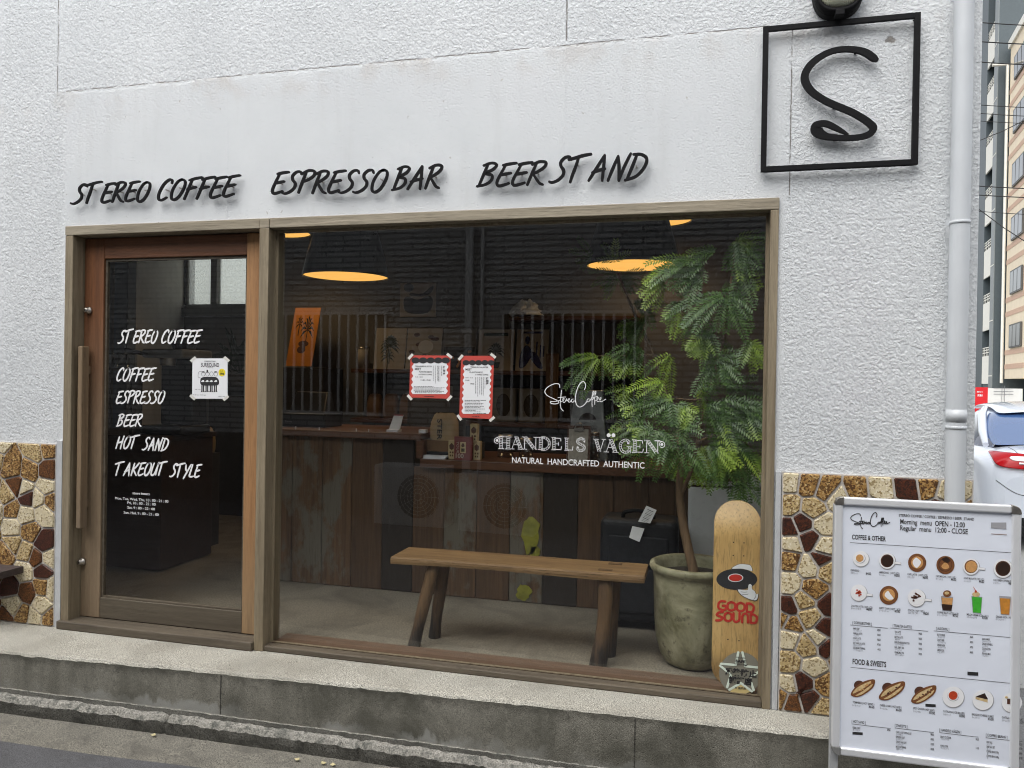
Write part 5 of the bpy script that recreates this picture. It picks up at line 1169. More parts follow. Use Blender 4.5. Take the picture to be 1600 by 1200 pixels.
sleeve(633, 512, 688, 570, M['cover'], 'record sleeve with scattered brown botanical sketch on the shelf', [('print', M['brown_ink'], [blob(rr.random()*.8+.1, rr.random()*.8+.1, .09, .05) for _ in range(12)]), ('panel', M['paper'], [blob(.55, .55, .22, .16)])], zb=z1)
sleeve(690, 512, 742, 570, M['grey_plastic'], 'grey record sleeve with dark flower field on the shelf', [('print', M['in_dark'], [rc(.03, .0, .97, .55)]), ('flowers', M['gold_card'], [blob(rr.random()*.8+.1, rr.random()*.45+.05, .04, .035, 7) for _ in range(14)])], zb=z1)
sleeve(745, 514, 802, 570, M['cover'], 'pale record sleeve with one potted palm drawing on the shelf', [('print', M['dgreen'], palm(.5, .45, .34, 11)+[[(.40, .06), (.60, .06), (.64, .2), (.36, .2)], rc(.14, .84, .82, .92)])], zb=z1)
sleeve(805, 514, 856, 570, M['cover'], 'pale record sleeve with abstract dark blue shapes on the shelf', [('print', M['navy'], [spline([(.12, .08), (.32, .12), (.5, .4), (.46, .52), (.3, .62), (.14, .42)], 3, True), spline([(.4, .4), (.62, .44), (.86, .08), (.70, .08), (.5, .26)], 3, True), blob(.34, .74, .08, .1), rc(.2, .90, .8, .95), rc(.62, .4, .66, .7), rc(.74, .3, .78, .62), rc(.84, .34, .88, .6)])], zb=z1)
o = thing('tea_tin', 'round pale tin standing left of the record sleeves', 'tin', (at(568, 570, YSH+.1).x, YSH+.1, z1)); m = MB(); a = span(560, 543, 577, 570, YSH+.1); r_ = (a[1]-a[0])/2; m.lathe([(0, 0), (r_, 0), (r_, a[3]-z1), (0, a[3]-z1)], n=24); m.build('can', M['cover'], o)
m = MB(); m.lathe([(r_*1.03, a[3]-z1-.015), (r_*1.03, a[3]-z1+.004), (0, a[3]-z1+.004)], n=24); m.build('lid', M['chrome'], o)
for i, (x0, x1) in enumerate(((573, 596), (598, 622), (624, 650))):
    a = span(x0, 616, x1, 658, YSH+.1); sack(a[0], a[1], z2, a[3], YSH+.12, M['kraft2'], ['brown paper coffee bag, leftmost of three on the lower shelf', 'brown paper coffee bag, middle of three on the lower shelf', 'brown paper coffee bag, right of three on the lower shelf'][i])
a = span(655, 622, 694, 640, 2.2); carton(a[0], a[1], 1.16, 1.16+a[3]-a[2], 2.15, 2.4, M['grey_plastic'], 'receipt_printer', 'grey vented machine with black grid behind the coffee sack', 'printer', [('vent_grid', M['dark_plastic'], [rc(.2+.07*i, .30+.2*j, .25+.07*i, .44+.2*j) for i in range(10) for j in range(3)])], .008)
a = span(640, 640, 706, 672, 2.15); carton(a[0], a[1], .0, 1.158, 2.1, 2.5, M['in_dark'], 'back_counter', 'dark back counter unit under the grey vented machine', 'cabinet')
for i, (x0, x1) in enumerate(((770, 808), (812, 852))):
    a = span(x0, 600, x1, 652, YSH+.1); carton(a[0], a[1], z2, z2+a[3]-a[2], YSH+.05, YSH+.2, M['grey_plastic'], 'bean_bag_pack', ['grey foil pack on the lower shelf behind the narrow red poster', 'grey foil pack on the lower shelf left of the wooden post'][i], 'foil pack', [('print', M['in_dark'], [blob(.5, .5, .3, .34)])], .01, 'grey foil packs on the lower shelf')
# wall poster, orange board, crumpled bag
Q = span(624, 441, 681, 495, 3.0); o = thing('wall_poster', 'pale poster with a dark round vessel shape on the rear wall', 'poster', ((Q[0]+Q[1])/2, 3.015, Q[2])); w_, h_ = (Q[1]-Q[0])/2, Q[3]-Q[2]
m = MB(); m.box(-w_, w_, -.006, 0, 0, h_); m.build('sheet', M['cover'], o)
m = MB()
for i, P in enumerate((spline([(.22, .12), (.78, .12), (.92, .45), (.80, .62), (.5, .5), (.2, .6), (.10, .42)], 4, True), blob(.24, .86, .14, .13), spline([(.30, .70), (.62, .68), (.92, .92), (.86, .70), (.6, .6), (.3, .62)], 3, True))): m.prism([(-w_+2*w_*u, -.0075-.0003*i, h_*v) for u, v in P], (0, .0008, 0))
m.build('print', M['in_dark'], o)
o = sleeve(446, 478, 488, 572, M['gold_card'], 'orange board with black palm print leaning left of the shelf', [('print', M['black_ink'], palm(.62, .62, .34, 9)+palm(.28, .72, .2, 7)), ('figures', M['brown_ink'], [blob(.55, .38, .2, .05), blob(.5, .28, .16, .06)])], 'art_board', 'art board', None, 2.6, .15, None)
o = thing('easel_shelf', 'low dark cabinet carrying the orange board', 'cabinet', (at(468, 600, 2.7).x, 2.72, 0)); zt = at(465, 573, 2.58).z; m = MB(); m.box(-.28, .3, -.16, .2, 0, zt-.006); m.build('body', M['in_dark'], o, bevel=.004)
M['cellophane'] = plain('white_plastic_film', (.85, .86, .86), .25, var=.04)
o = thing('plastic_bag', 'crumpled white plastic bag lying above the record sleeves', 'bag', (at(826, 490, 2.9).x, 2.8, at(826, 493, 2.8).z)); Q = span(800, 468, 853, 493, 2.8); w_, h_ = (Q[1]-Q[0])/2, Q[3]-Q[2]
m = MB(); r3 = random.Random(2); n = 18; vs = []
for i in range(7):
    f = i/6
    for j in range(n): t = 6.283*j/n; k_ = (math.cos(f*1.45)**.6)*r3.uniform(.72, 1.1); vs.append((w_*k_*math.cos(t), .1*k_*math.sin(t), h_*f*r3.uniform(.8, 1.08) if i else 0))
m.add(vs, [(i*n+j, i*n+(j+1) % n, (i+1)*n+(j+1) % n, (i+1)*n+j) for i in range(6) for j in range(n)]); m.closed = False; m.build('film', M['cellophane'], o)
o = thing('upper_shelf', 'reddish wooden shelf under the crumpled plastic bag', 'shelf', (0, 0, 0)); m = MB(); a = span(795, 493, 1000, 500, 2.7); m.box(a[0], a[1], 2.7, 3.02, a[2], a[3]-.002); m.build('board', M['walnut'], o)
# pendant lamps: dark bell shades, warm glowing undersides
M['shade'] = plain('dark_lamp_shade', (.03, .032, .036), .35, var=.2)
M['glow'] = emit('lit_diffuser', (.56, .285, .062), 1.0)
def pendant(p, r_, label, watts=0):
    o = thing('pendant_lamp', label, 'pendant lamp', p, 'pendant lamps in the cafe')
    m = MB(); m.lathe([(r_, 0), (r_*.99, .02), (r_*.90, .14), (r_*.76, .28), (r_*.60, .38), (r_*.34, .46), (.05, .50), (.04, .54), (0, .54)], n=48); m.lathe([(r_-.004, .002), (r_*.88, .14), (r_*.74, .275), (r_*.58, .372), (.05, .49)], n=48); m.closed = False; m.build('shade', M['shade'], o)
    m = MB(); m.lathe([(0, .012), (r_-.006, .012)], n=48, smooth=False); m.closed = False; m.build('diffuser', M['glow'], o)
    m = MB(); m.tube([(0, 0, .54), (0, 0, 2.9-p[2])], .006, 8); m.build('cord', M['black'], o)
    if watts:
        ld = bpy.data.lights.new('bulb', 'SPOT'); ld.energy = watts; ld.color = (1, .72, .42); ld.spot_size = R(150); ld.spot_blend = .6; ld.shadow_soft_size = .12
        lo = bpy.data.objects.new('bulb', ld); COL.objects.link(lo); lo.parent = o; lo.location = (0, 0, -.02)
q1, q2 = at(478, 431, 1.4), at(600, 437, 1.4); pendant(((q1.x+q2.x)/2, 1.42, at(538, 433, 1.4).z), (q2.x-q1.x)/2, 'dark bell pendant lamp left of centre, its whole glowing underside in view', 5)
q1, q2 = at(914, 413, 1.5), at(1062, 420, 1.5); pendant(((q1.x+q2.x)/2, 1.55, at(985, 415, 1.5).z), (q2.x-q1.x)/2, 'dark bell pendant lamp behind the feathery tree leaves', 5)
c = at(438, 365, 2.3); pendant((c.x, 2.3, c.z), .24, 'far pendant lamp cut by the mullion at the top left of the window', 5)
c = at(1027, 346, 2.5); pendant((c.x, 2.5, c.z), .25, 'far pendant lamp high at the top right of the window', 5)

# things seen through the door
M['dark_wood'] = wood('dark_cabinet_wood', srgb(70, 50, 38), srgb(46, 32, 24), 'x', rough=.5)
a0 = atz(155, 890, 0); cb = thing('dark_cabinet', 'dark low cabinet just inside the glazed door', 'cabinet', (0, 0, 0))
m = MB(); m.box(-1.6, -.285, 1.08, 1.62, .01, .86); m.build('carcass', M['dark_wood'], cb, bevel=.004)
m = MB(); m.box(-1.62, -.27, 1.06, 1.64, .861, .895); m.build('worktop', M['dark_wood'], cb, bevel=.003)
o = thing('espresso_machine', 'black espresso machine with side lever on the dark cabinet', 'coffee machine', (at(270, 600, 1.3).x, 1.34, .896)); 
zt_ = at(270, 560, 1.3).z-.896
m = MB(); m.box(-.16, .16, -.16, .16, 0, .06); m.box(-.13, .13, .0, .16, .06, zt_); m.build('body', M['dark_plastic'], o, bevel=.012)
m = MB(); m.box(-.15, .17, -.17, .16, zt_, zt_+.06); m.build('head', M['grey_plastic'], o, bevel=.015)
m = MB(); m.tube([(-.10, -.16, zt_+.02), (-.22, -.24, zt_+.05)], [.012, .018], 10); m.build('lever', M['dark_plastic'], o)
m = MB(); m.lathe([(.05, zt_-.05), (.055, zt_)], (0, -.09, 0), 20); m.closed = False; m.build('group_head', M['chrome'], o)
m = MB(); m.lathe([(.07, zt_+.06), (.11, zt_+.17), (.108, zt_+.18), (0, zt_+.18)], (.04, .02, 0), 24); m.build('hopper', M['dark_plastic'], o)
for i, px_ in enumerate((172, 190, 206)): jar(px_, 560, 1.2, at(180, 575, 1.2).z, .034, .10, ['clear tumbler nearest the door stile', 'clear tumbler, middle of three by the door', 'clear tumbler nearest the espresso machine'][i], 'tumbler', 'glass', 'tumblers on the rack', False)
zz = at(180, 575, 1.2).z; o = thing('glass_rack', 'dark rack carrying three clear tumblers inside the door', 'rack', (at(190, 575, 1.2).x, 1.2, .896)); m = MB(); m.box(-.16, .14, -.06, .06, zz-.896-.02, zz-.896-.001); m.box(-.15, -.13, -.05, .05, 0, zz-.917); m.box(.11, .13, -.05, .05, 0, zz-.917); m.build('stand', M['in_dark'], o)
a = span(303, 668, 334, 706, 1.9); o = sack(a[0], a[1], a[2], a[3], 1.9, M['kraft'], 'crumpled brown paper bag deep inside the doorway')
o = thing('plinth_table', 'narrow dark stand under the crumpled paper bag', 'stand', ((a[0]+a[1])/2, 1.9, 0)); m = MB(); m.box(-.1, .1, -.06, .06, 0, a[2]-.002); m.build('body', M['in_dark'], o)
# pale fabric hood hanging by the rear wall
o = thing('range_hood', 'pale curved hood on the rear wall beside the frosted window', 'hood', (0, 0, 0))
m = MB(); m.prism([at(*p, 3.3) for p in [(212, 473), (262, 473), (252, 482), (244, 498), (236, 516), (228, 545), (186, 545), (192, 510), (202, 484)]], (0, .28, 0)); m.build('shell', M['white_enamel'], o)
# dark dried plant at the rear window
o = thing('dried_plant', 'dark dried plant silhouette at the frosted rear window', 'plant', (at(372, 500, 3.2).x, 3.2, at(372, 585, 3.2).z)); r4 = random.Random(9); m = MB()
for i in range(46):
    a = r4.uniform(-.6, 3.7); L = r4.uniform(.2, .42); d = Vector((math.cos(a)*.8, r4.uniform(-.5, .3), abs(math.sin(a))+.2)).normalized(); n_ = d.cross(Vector((0, 1, 0))).normalized()*.022; b = Vector((r4.uniform(-.06, .06), 0, r4.uniform(0, .2)))
    m.add([b, b+d*L*.5+n_, b+d*L+Vector((0, 0, -.06)), b+d*L*.5-n_], [(0, 1, 2, 3)])
m.closed = False; m.build('foliage', M['dgreen'], o)
m = MB(); zz = at(372, 585, 3.2).z; m.lathe([(0, -.2), (.08, -.2), (.11, 0), (.0, 0)], n=20); m.build('pot', M['in_dark'], o)
o = thing('plant_stand', 'dark shelf unit carrying the dried plant by the rear window', 'stand', (at(372, 500, 3.2).x, 3.2, 0)); m = MB(); m.box(-.2, .2, -.15, .15, 0, zz-.201); m.build('body', M['in_dark'], o)
# ------------------------------------------------------------------ across the street (seen only as the reflection in the panes)
YO = -4.62
def opp(px_, py_, y): p = at(px_, py_, .1-y); return Vector((p.x, y, p.z))
M['obrick'], t_, b_ = new_mat('grey_brick_siding')
_v = nd(t_, 'NewGeometry').outputs['Position']; _mp = nd(t_, 'Mapping', {0: _v, 2: (R(90), 0, 0)}).outputs[0]
_bk = nd(t_, 'TexBrick', {'Vector': _mp, 'Color1': (.60, .61, .61, 1), 'Color2': (.46, .47, .47, 1), 'Mortar': (.08, .08, .08, 1), 'Scale': 1.0, 'Mortar Size': .011, 'Brick Width': .42, 'Row Height': .062, 'Bias': 0.0, 'Mortar Smooth': .2})
_nn = noise(t_, _v, 40, 4, .65); _nb = noise(t_, _v, 1.2, 3)
_c = mix(t_, mrange(t_, _nn, .3, .7, 0, .6), _bk.outputs[0], (.36, .36, .365)); _c = mix(t_, mrange(t_, _nb, .4, .7, 0, .3), _c, (.3, .3, .29))
t_.links.new(_c, b_.inputs['Base Color']); b_.inputs['Roughness'].default_value = .8
bump(t_, b_, mth(t_, 'ADD', mth(t_, 'MULTIPLY', _bk.outputs[1], -1.2), _nn), .8, .012)
ob = thing('neighbour_building', 'grey brick clad building across the street reflected in the window', 'building', (0, 0, 0))
OH = 4.6; M['odark2'] = plain('dark_grey_band', (.10, .10, .10), .8, var=.2)
m = MB(); m.box(-10, 11, YO-6, YO, -.5, OH); m.build('wall', M['obrick'], ob)
m = MB(); m.box(-10, 11, YO+.001, YO+.03, -.5, .62); m.build('reflection_dimming_band', M['odark2'], ob)  # dark band added to weaken the reflection low in the panes
m = MB(); m.box(-10.1, 11.1, YO-6.1, YO+.06, OH+.001, OH+.15); m.build('coping', M['in_dark'], ob)
M['ogrey'] = plain('pale_steel_bars', (.62, .62, .62), .4, .2, var=.05)
M['odark'] = plain('dark_opening', (.03, .03, .032), .3, var=.1)
for (x0, y0, x1, y1, nb) in ((436, 492, 606, 640, 12), (786, 490, 1010, 650, 14)):
    a, b = opp(x0, y1, YO), opp(x1, y0, YO); xa, xb = min(a.x, b.x), max(a.x, b.x)
    m = MB(); m.box(xa, xb, YO+.002, YO+.012, a.z, b.z); wo = m.build('window', M['odark'], ob)
    m = MB(); m.box(xa-.03, xb+.03, YO+.05, YO+.075, b.z, b.z+.035); m.box(xa-.03, xb+.03, YO+.05, YO+.075, a.z-.035, a.z)
    for i in range(nb+1): x = xa+(xb-xa)*i/nb; m.box(x-.012, x+.012, YO+.055, YO+.072, a.z, b.z)
    m.build('bar_grille', M['ogrey'], wo)
def ac(px_, py0, py1, label):
    y = YO+.14; t0, b0 = opp(px_, py0, y+.28), opp(px_, py1, y+.28); h_ = t0.z-b0.z; zg = zk(t0.x)-.07
    o = thing('air_conditioner', label, 'air conditioner', (t0.x, y, zg), 'outdoor units across the street')
    z0 = b0.z-zg; m = MB(); m.box(-.40, .40, 0, .28, z0, z0+h_); m.build('casing', M['alu_dull'], o, bevel=.012)
    m = MB(); m.lathe([(.0, 0), (.235, 0), (.235, .001)], (.10, .2805, z0+h_*.5), 36, axis='y'); m.build('fan_opening', M['odark'], o)
    m = MB()
    for k_ in range(6): rr_ = .04+.038*k_; m.tube([(.10+rr_*math.cos(6.283*i/28), .292, z0+h_*.5+rr_*math.sin(6.283*i/28)) for i in range(29)], .003, 4, caps=False)
    for k_ in range(12): an = k_*math.pi/6; m.tube([(.10+.03*math.cos(an), .291, z0+h_*.5+.03*math.sin(an)), (.10+.24*math.cos(an), .291, z0+h_*.5+.24*math.sin(an))], .0025, 4, caps=False)
    m.build('fan_guard', M['ogrey'], o)
    m = MB(); m.box(-.34, -.30, .02, .26, 0, z0); m.box(.30, .34, .02, .26, 0, z0); m.build('foot', M['odark'], o)
ac(640, 728, 822, 'air conditioner unit across the street reflected below the red posters'); ac(775, 742, 838, 'air conditioner unit across the street reflected left of the tree')
for px_, r_, L in ((733, .045, 'thick grey drainpipe on the brick wall across the street'), (753, .022, 'thin grey conduit on the brick wall across the street')):
    a = opp(px_, 450, YO+.06); m = MB(); m.tube([(a.x, YO+.06, zk(a.x)-.06), (a.x, YO+.06, OH)], r_, 14); o = thing('drainpipe', L, 'drainpipe', (0, 0, 0)); m.build('pipe', M['alu_dull'], o)
    m = MB()
    for z_ in (.6, 1.8, 3.0, 4.2): m.box(a.x-r_*1.3, a.x+r_*1.3, YO, YO+.06+r_*1.1, z_, z_+.03)
    m.build('bracket', M['ogrey'], o)

# ------------------------------------------------------------------ poster stand with the menu, out on the gutter
yB = -.47
BL0, BR0 = at(1299, 1179, yB), at(1598, 1206, yB)
wB = .655; hB = .905; LEAN = R(1.5)
zb0 = BL0.z; gz = zk(3.7)-.075
mb_ = thing('poster_stand', 'silver framed standing menu board with cup pictures in front of the stone base', 'menu board', (BL0.x, yB, gz))
def bl(u, w_, e=0.0): return (u, w_*math.sin(LEAN)-e*math.cos(LEAN), zb0-gz+w_*math.cos(LEAN)+e*math.sin(LEAN))
o0 = Vector((BL0.x, yB, gz))
def board_uv(px_, py_):
    n = Vector((0, math.cos(LEAN), -math.sin(LEAN))); P0 = Vector(bl(0, 0))+o0; d = ray(px_, py_); t = (P0-CAM).dot(n)/d.dot(n); q = CAM+d*t-P0
    return q.x, q.dot(Vector((0, math.sin(LEAN), math.cos(LEAN))))
_tl = board_uv(1303, 776); _tr = board_uv(1597, 797); hB = (_tl[1]); wB = (_tr[0]+board_uv(1599, 1206)[0])/2 if False else _tr[0]
u0 = 0.0; u1 = wB; fw_ = .027
def bbox(m, ua, ub, wa, wb_, e0, e1):
    m.hexa([bl(ua, wa, e0), bl(ub, wa, e0), bl(ub, wa, e1), bl(ua, wa, e1)], [bl(ua, wb_, e0), bl(ub, wb_, e0), bl(ub, wb_, e1), bl(ua, wb_, e1)])
m = MB(); bbox(m, fw_, u1-fw_, 0, fw_, .0, -.022); bbox(m, fw_, u1-fw_, hB-fw_, hB, .0, -.022); bbox(m, 0, fw_-.0005, fw_*.9, hB-fw_*.9, .0, -.022); bbox(m, u1-fw_+.0005, u1, fw_*.9, hB-fw_*.9, .0, -.022)
m.build('snap_frame', M['alu'], mb_, bevel=.006, segs=3)
for cu, cw in ((0, 0), (u1, 0), (0, hB), (u1, hB)):
    su_, sw = (1 if cu == 0 else -1), (1 if cw == 0 else -1); m = MB()
    pts = [(cu+su_*fw_*1.05, cw), (cu+su_*fw_*1.05, cw+sw*fw_*1.02), (cu, cw+sw*fw_*1.02)]+[(cu+su_*(.024-.024*math.cos(t)), cw+sw*(.024-.024*math.sin(t))) for t in [.0, .4, .8, 1.2, 1.57]]
    m.prism([bl(a, b, .0018) for a, b in pts], Vector(bl(0, 0, -.024))-Vector(bl(0, 0, .0018))); m.build('corner_cap', M['chrome'] if cw else M['grey_plastic'], mb_, bevel=.0015)
m = MB(); bbox(m, .006, u1-.006, .006, hB-.006, -.016, -.030); m.build('back_board', M['grey_plastic'], mb_)
# paper with slight waves under a clear cover
M['menu_paper'], t_, b_ = new_mat('glossy_menu_paper'); b_.inputs['Base Color'].default_value = (.76, .80, .88, 1); b_.inputs['Roughness'].default_value = .3
bump(t_, b_, noise(t_, coords(t_), 5.5, 3, .5, .5), .25, .02)
NXp, NYp = 24, 32; rw_ = random.Random(6); m = MB()
PU = lambda i: fw_*.8+(u1-1.6*fw_)*i/NXp; PW = lambda j: fw_*.8+(hB-1.6*fw_)*j/NYp
m.add([bl(PU(i), PW(j), -.010) for j in range(NYp+1) for i in range(NXp+1)], [(j*(NXp+1)+i, j*(NXp+1)+i+1, (j+1)*(NXp+1)+i+1, (j+1)*(NXp+1)+i) for j in range(NYp) for i in range(NXp)], 0, True); m.closed = False
paper = m.build('menu_sheet', M['menu_paper'], mb_)
EI = -.0090
def zA(x, y): return board_uv(1280+x/5, 760+y/5)
def zB(x, y): return board_uv(1280+x/5, 960+y/5)
ink = MB()
def mt_(s, Zf, x0, y0, x1, h=None, bold=0, y1=None):
    a = Zf(x0, y0); b = Zf(x1, y1 if y1 is not None else y0+(x1-x0)*.072); wd = b[0]-a[0]; sl = (b[1]-a[1])/wd
    add_text(ink, s, lambda u, v: bl(u, a[1]+(v-a[1])+(u-a[0])*sl*.0, EI), a[0], a[1], wd, h, bold=bold)
def rule(Zf, x0, y0, x1): 
    a, b = Zf(x0, y0), Zf(x1, y0); add_stroke(ink, [(a[0], a[1]), (b[0], a[1])], .0011, lambda p, q_: bl(p, q_, EI), (0, .0002, 0))
mt_('STEREO COFFEE / COFFEE / ESPRESSO / BEER  STAND', zA, 628, 238, 1218, .0088, .012)
mt_('Morning  menu  OPEN - 12:00', zA, 638, 295, 1145, .0165, .012); mt_('Regular  menu  12:00 - CLOSE', zA, 638, 345, 1168, .0165, .012)
mt_('COFFEE & OTHER', zA, 260, 415, 525, .0155, .02); rule(zA, 245, 442, 1520)
mt_('FOOD & SWEETS', zB, 265, 393, 528, .0175, .02); rule(zB, 250, 420, 1590)
R1 = [('ESPRESSO', '¥450', 250), ('AMERICANO  ( HOT / ICE )', '¥550', 473), ('CAFE LATTE  ( HOT / ICE )', '¥600', 695), ('CAFE MOCHA ( HOT / ICE )', '¥650', 917), ('HONEY MILK LATTE ( HOT / ICE )', '¥650', 1137), ('COLD BREW ( SPARKLING )', '¥600', 1368)]
for i, (s, p_, x) in enumerate(R1):
    y = 666+i*15.5; mt_(s, zA, x, y, x+(66 if i == 0 else 160), .0065, .01); mt_(p_, zA, x+118, y+28, x+160, .0085, .015); mt_(['エスプレッソ', 'アメリカーノ', 'カフェラテ', 'カフェモカ', 'ハニーミルクラテ', 'コールドブリュー'][i], zA, x, y+22, x+55, .0055)
R2 = [('CHAI TEA LATTE ( HOT / ICE )', '¥600', 252), ('DIRTY CHAI ( HOT / ICE )', '¥700', 473), ('COCOA ( HOT / ICE )', '¥600', 698), ('COFFEE JELLY LATTE ( ICE )', '¥750', 928), ('MELON CREAM SODA ( ICE )', '¥700', 1160), ('GINGER SODA ( HOT / ICE )', '¥600', 1388)]
for i, (s, p_, x) in enumerate(R2):
    y = 945+i*17; mt_(s, zA, x, y, x+(170 if i != 2 else 130), .0065, .01); mt_(p_, zA, x+120, y+28, x+163, .0085, .015); mt_(['チャイラテ', 'ダーティチャイ', 'ココア', 'コーヒーゼリーラテ', 'メロンクリームソーダ', 'ジンジャー'][i], zA, x, y+20, x+80, .0055)
for s, x, y, w_ in (('[ COFFEE&OTHER ]', 265, 78, 150), ('[ TEA&TEA LATTE ]', 580, 102, 150), ('[ ALCOHOL ]', 920, 124, 102)): mt_(s, zB, x, y, x+w_, .0085, .012); rule(zB, x-18, y+10, x+ (275 if x < 900 else 650))
def menu_list(items, Zf, x, y, dy, xp, dyp=0):
    for i, (s, p_, j) in enumerate(items):
        yy = y+i*dy; mt_(s, Zf, x, yy, x+5.6*len(s), .0068, .012); mt_(p_, Zf, xp, yy+(xp-x)*.07, xp+26, .0068, .012); mt_(j, Zf, x+4, yy+17, x+4+9*len(j), .005)
menu_list([('HAND DRIP', '¥550', 'ハンドドリップ'), ('VANILLA LATTE', '¥650', 'バニララテ'), ('HONEY LATTE', '¥650', 'ハニーラテ'), ('SOY VANILLA LATTE', '¥700', '豆乳バニララテ'), ('ICE CREAM TOPPING', '+ ¥150', 'アイストッピング')], zB, 268, 122, 38, 458)
menu_list([('TEA LATTE', '¥600', 'ティーラテ'), ('MATCHA LATTE', '¥650', '抹茶ラテ'), ('ENGLISH BREAKFAST TEA', '¥550', 'ブレックファスト'), ('EARL GREY TEA', '¥550', 'アールグレイ'), ('CHAMOMILE TEA', '¥550', 'カモミールティー')], zB, 594, 150, 40, 782)
menu_list([('BOTTLE BEER', '¥650', 'ボトルビール'), ('CRAFT BEER', '¥850', 'クラフトビール'), ('GINGER HIGH', '¥700', 'ジンジャーハイ'), ('LEMON SOUR', '¥600', 'レモンサワー')], zB, 928, 172, 40, 1184)
menu_list([('KAHLUA MILK', '¥650', 'カルーアミルク'), ('GINGER HIGHBALL', '¥700', 'ハイボール'), ('CORONA EXTRA', '¥700', 'コロナ'), ('RUM AND MILK', '¥700', 'ラムミルク')], zB, 1280, 205, 38, 1540)
F3 = [('TOMABELI ( HOT SAND )', '¥650', 265), ('CHEESE & HAM  ( HOT SAND )', '¥650', 478), ('SPICY CHICKEN ( HOT SAND )', '¥700', 740), ('CATALANA ( ICE BRULEE )', '¥500', 975), ('BASQUE CHEESE CAKE', '¥550', 1200), ('GATEAU CHOCOLAT', '¥550', 1435)]
for i, (s, p_, x) in enumerate(F3):
    y = 700+i*24; mt_(s, zB, x, y, x+170, .0068, .012); mt_(p_, zB, x+125, y+38, x+170, .0085, .015); mt_(['トマベリ', 'チーズハム', 'スパイシーチキン', 'カタラーナ', 'チーズケーキ', 'ガトーショコラ'][i], zB, x, y+24, x+60, .0055)
for s, x, y, w_ in (('[ HOT SAND ]', 258, 852, 108), ('[ SWEETS ]', 596, 884, 98), ('[ HANDELS VÄGEN ]', 946, 920, 170), ('[ COFFEE BEANS ]', 1310, 960, 168)): mt_(s, zB, x, y, x+w_, .0085, .012); rule(zB, x, y+12, x+305)
menu_list([('KEEMA CURRY', '¥700', 'キーマカレー')], zB, 265, 900, 38, 535)
menu_list([('CAKE & ICE TOPPING SET', '¥800', 'ケーキセット'), ('ESPRESSO SOFT', '¥500', 'エスプレッソ'), ('CHOCO VANI SOFT', '¥550', 'チョコバニラ'), ('MATCHA TERRINE', '¥550', '抹茶テリーヌ')], zB, 604, 935, 38, 876)
menu_list([('CRAFT ICE CREAM', '¥550', 'クラフトアイス'), ('WAFFLE CONE', '+ ¥100', 'ワッフルコーン')], zB, 952, 972, 70, 1230)
menu_list([('DRIP BAG', '¥250', 'ドリップ'), ('DRIP BAG SET', '¥1200', 'セット'), ('COFFEE BEANS 100g', '¥900', '豆'), ('COFFEE BEANS 200g', '¥1700', '豆')], zB, 1315, 1014, 36, 1570)
for x0, y0, x1, y1, Zf in ((1166, 455, 1250, 482, zB), (836, 706, 916, 728, zB), (264, 926, 344, 946, zB)):
    ink.prism([bl(*Zf(x0, y0), EI), bl(*Zf(x1, y0+5), EI), bl(*Zf(x1, y1+5), EI), bl(*Zf(x0, y1), EI)], (0, .0003, 0))
for i, st_ in enumerate(SCRIPT):
    q = [zA(250+(x-82)*.4433, 208+(y-120)*.379) for x, y in spline(st_, 4)]
    add_stroke(ink, q, .0026, lambda p, q_, e=i*.0001: bl(p, q_, EI+e), (0, .0002, 0))
ink.closed = False; ink.build('menu_print', M['black_ink'], paper)
M['latte'] = plain('latte_print', srgb(198, 148, 92), .5, var=.15, scale=120); M['espresso_ink'] = plain('coffee_print', srgb(46, 28, 18), .5, var=.2, scale=90); M['cup_white'] = plain('china_print', (.84, .84, .84), .5, var=.02); M['cup_rim'] = plain('china_grey_print', srgb(158, 158, 162), .5, var=.05)
M['mocha'] = plain('mocha_print', srgb(120, 76, 44), .5, var=.2, scale=90); M['melon'] = plain('melon_print', srgb(64, 172, 48), .5, var=.15, scale=80); M['amber'] = plain('amber_print', srgb(196, 132, 52), .5, var=.15, scale=80); M['bread'] = plain('bread_print', srgb(206, 180, 132), .5, var=.2, scale=90); M['tomato'] = plain('tomato_print', srgb(186, 66, 34), .5, var=.2, scale=120); M['cocoa'] = plain('cocoa_print', srgb(84, 52, 38), .5, var=.2, scale=120)
PM = ['latte', 'espresso_ink', 'cup_white', 'cup_rim', 'mocha', 'melon', 'amber', 'bread', 'tomato', 'cocoa']
layer = {}
def pic(mk, Zf, pts, lv):
    q = [Zf(*p) for p in pts]; c = (min(x for x, _ in q)+max(x for x, _ in q))/2, (min(y for _, y in q)+max(y for _, y in q))/2
    cell = next((k for k in layer if math.hypot(k[0]-c[0], k[1]-c[1]) < .052), None)
    if cell is None: cell = c; layer[c] = MB()
    layer[cell].prism([bl(*p, EI+.0003*lv) for p in q], (0, .00012, 0), PM.index(mk))
def circ(mk, Zf, cx_, cy_, rx, ry, lv, n=28): pic(mk, Zf, ell(cx_, cy_, rx, ry, n), lv)
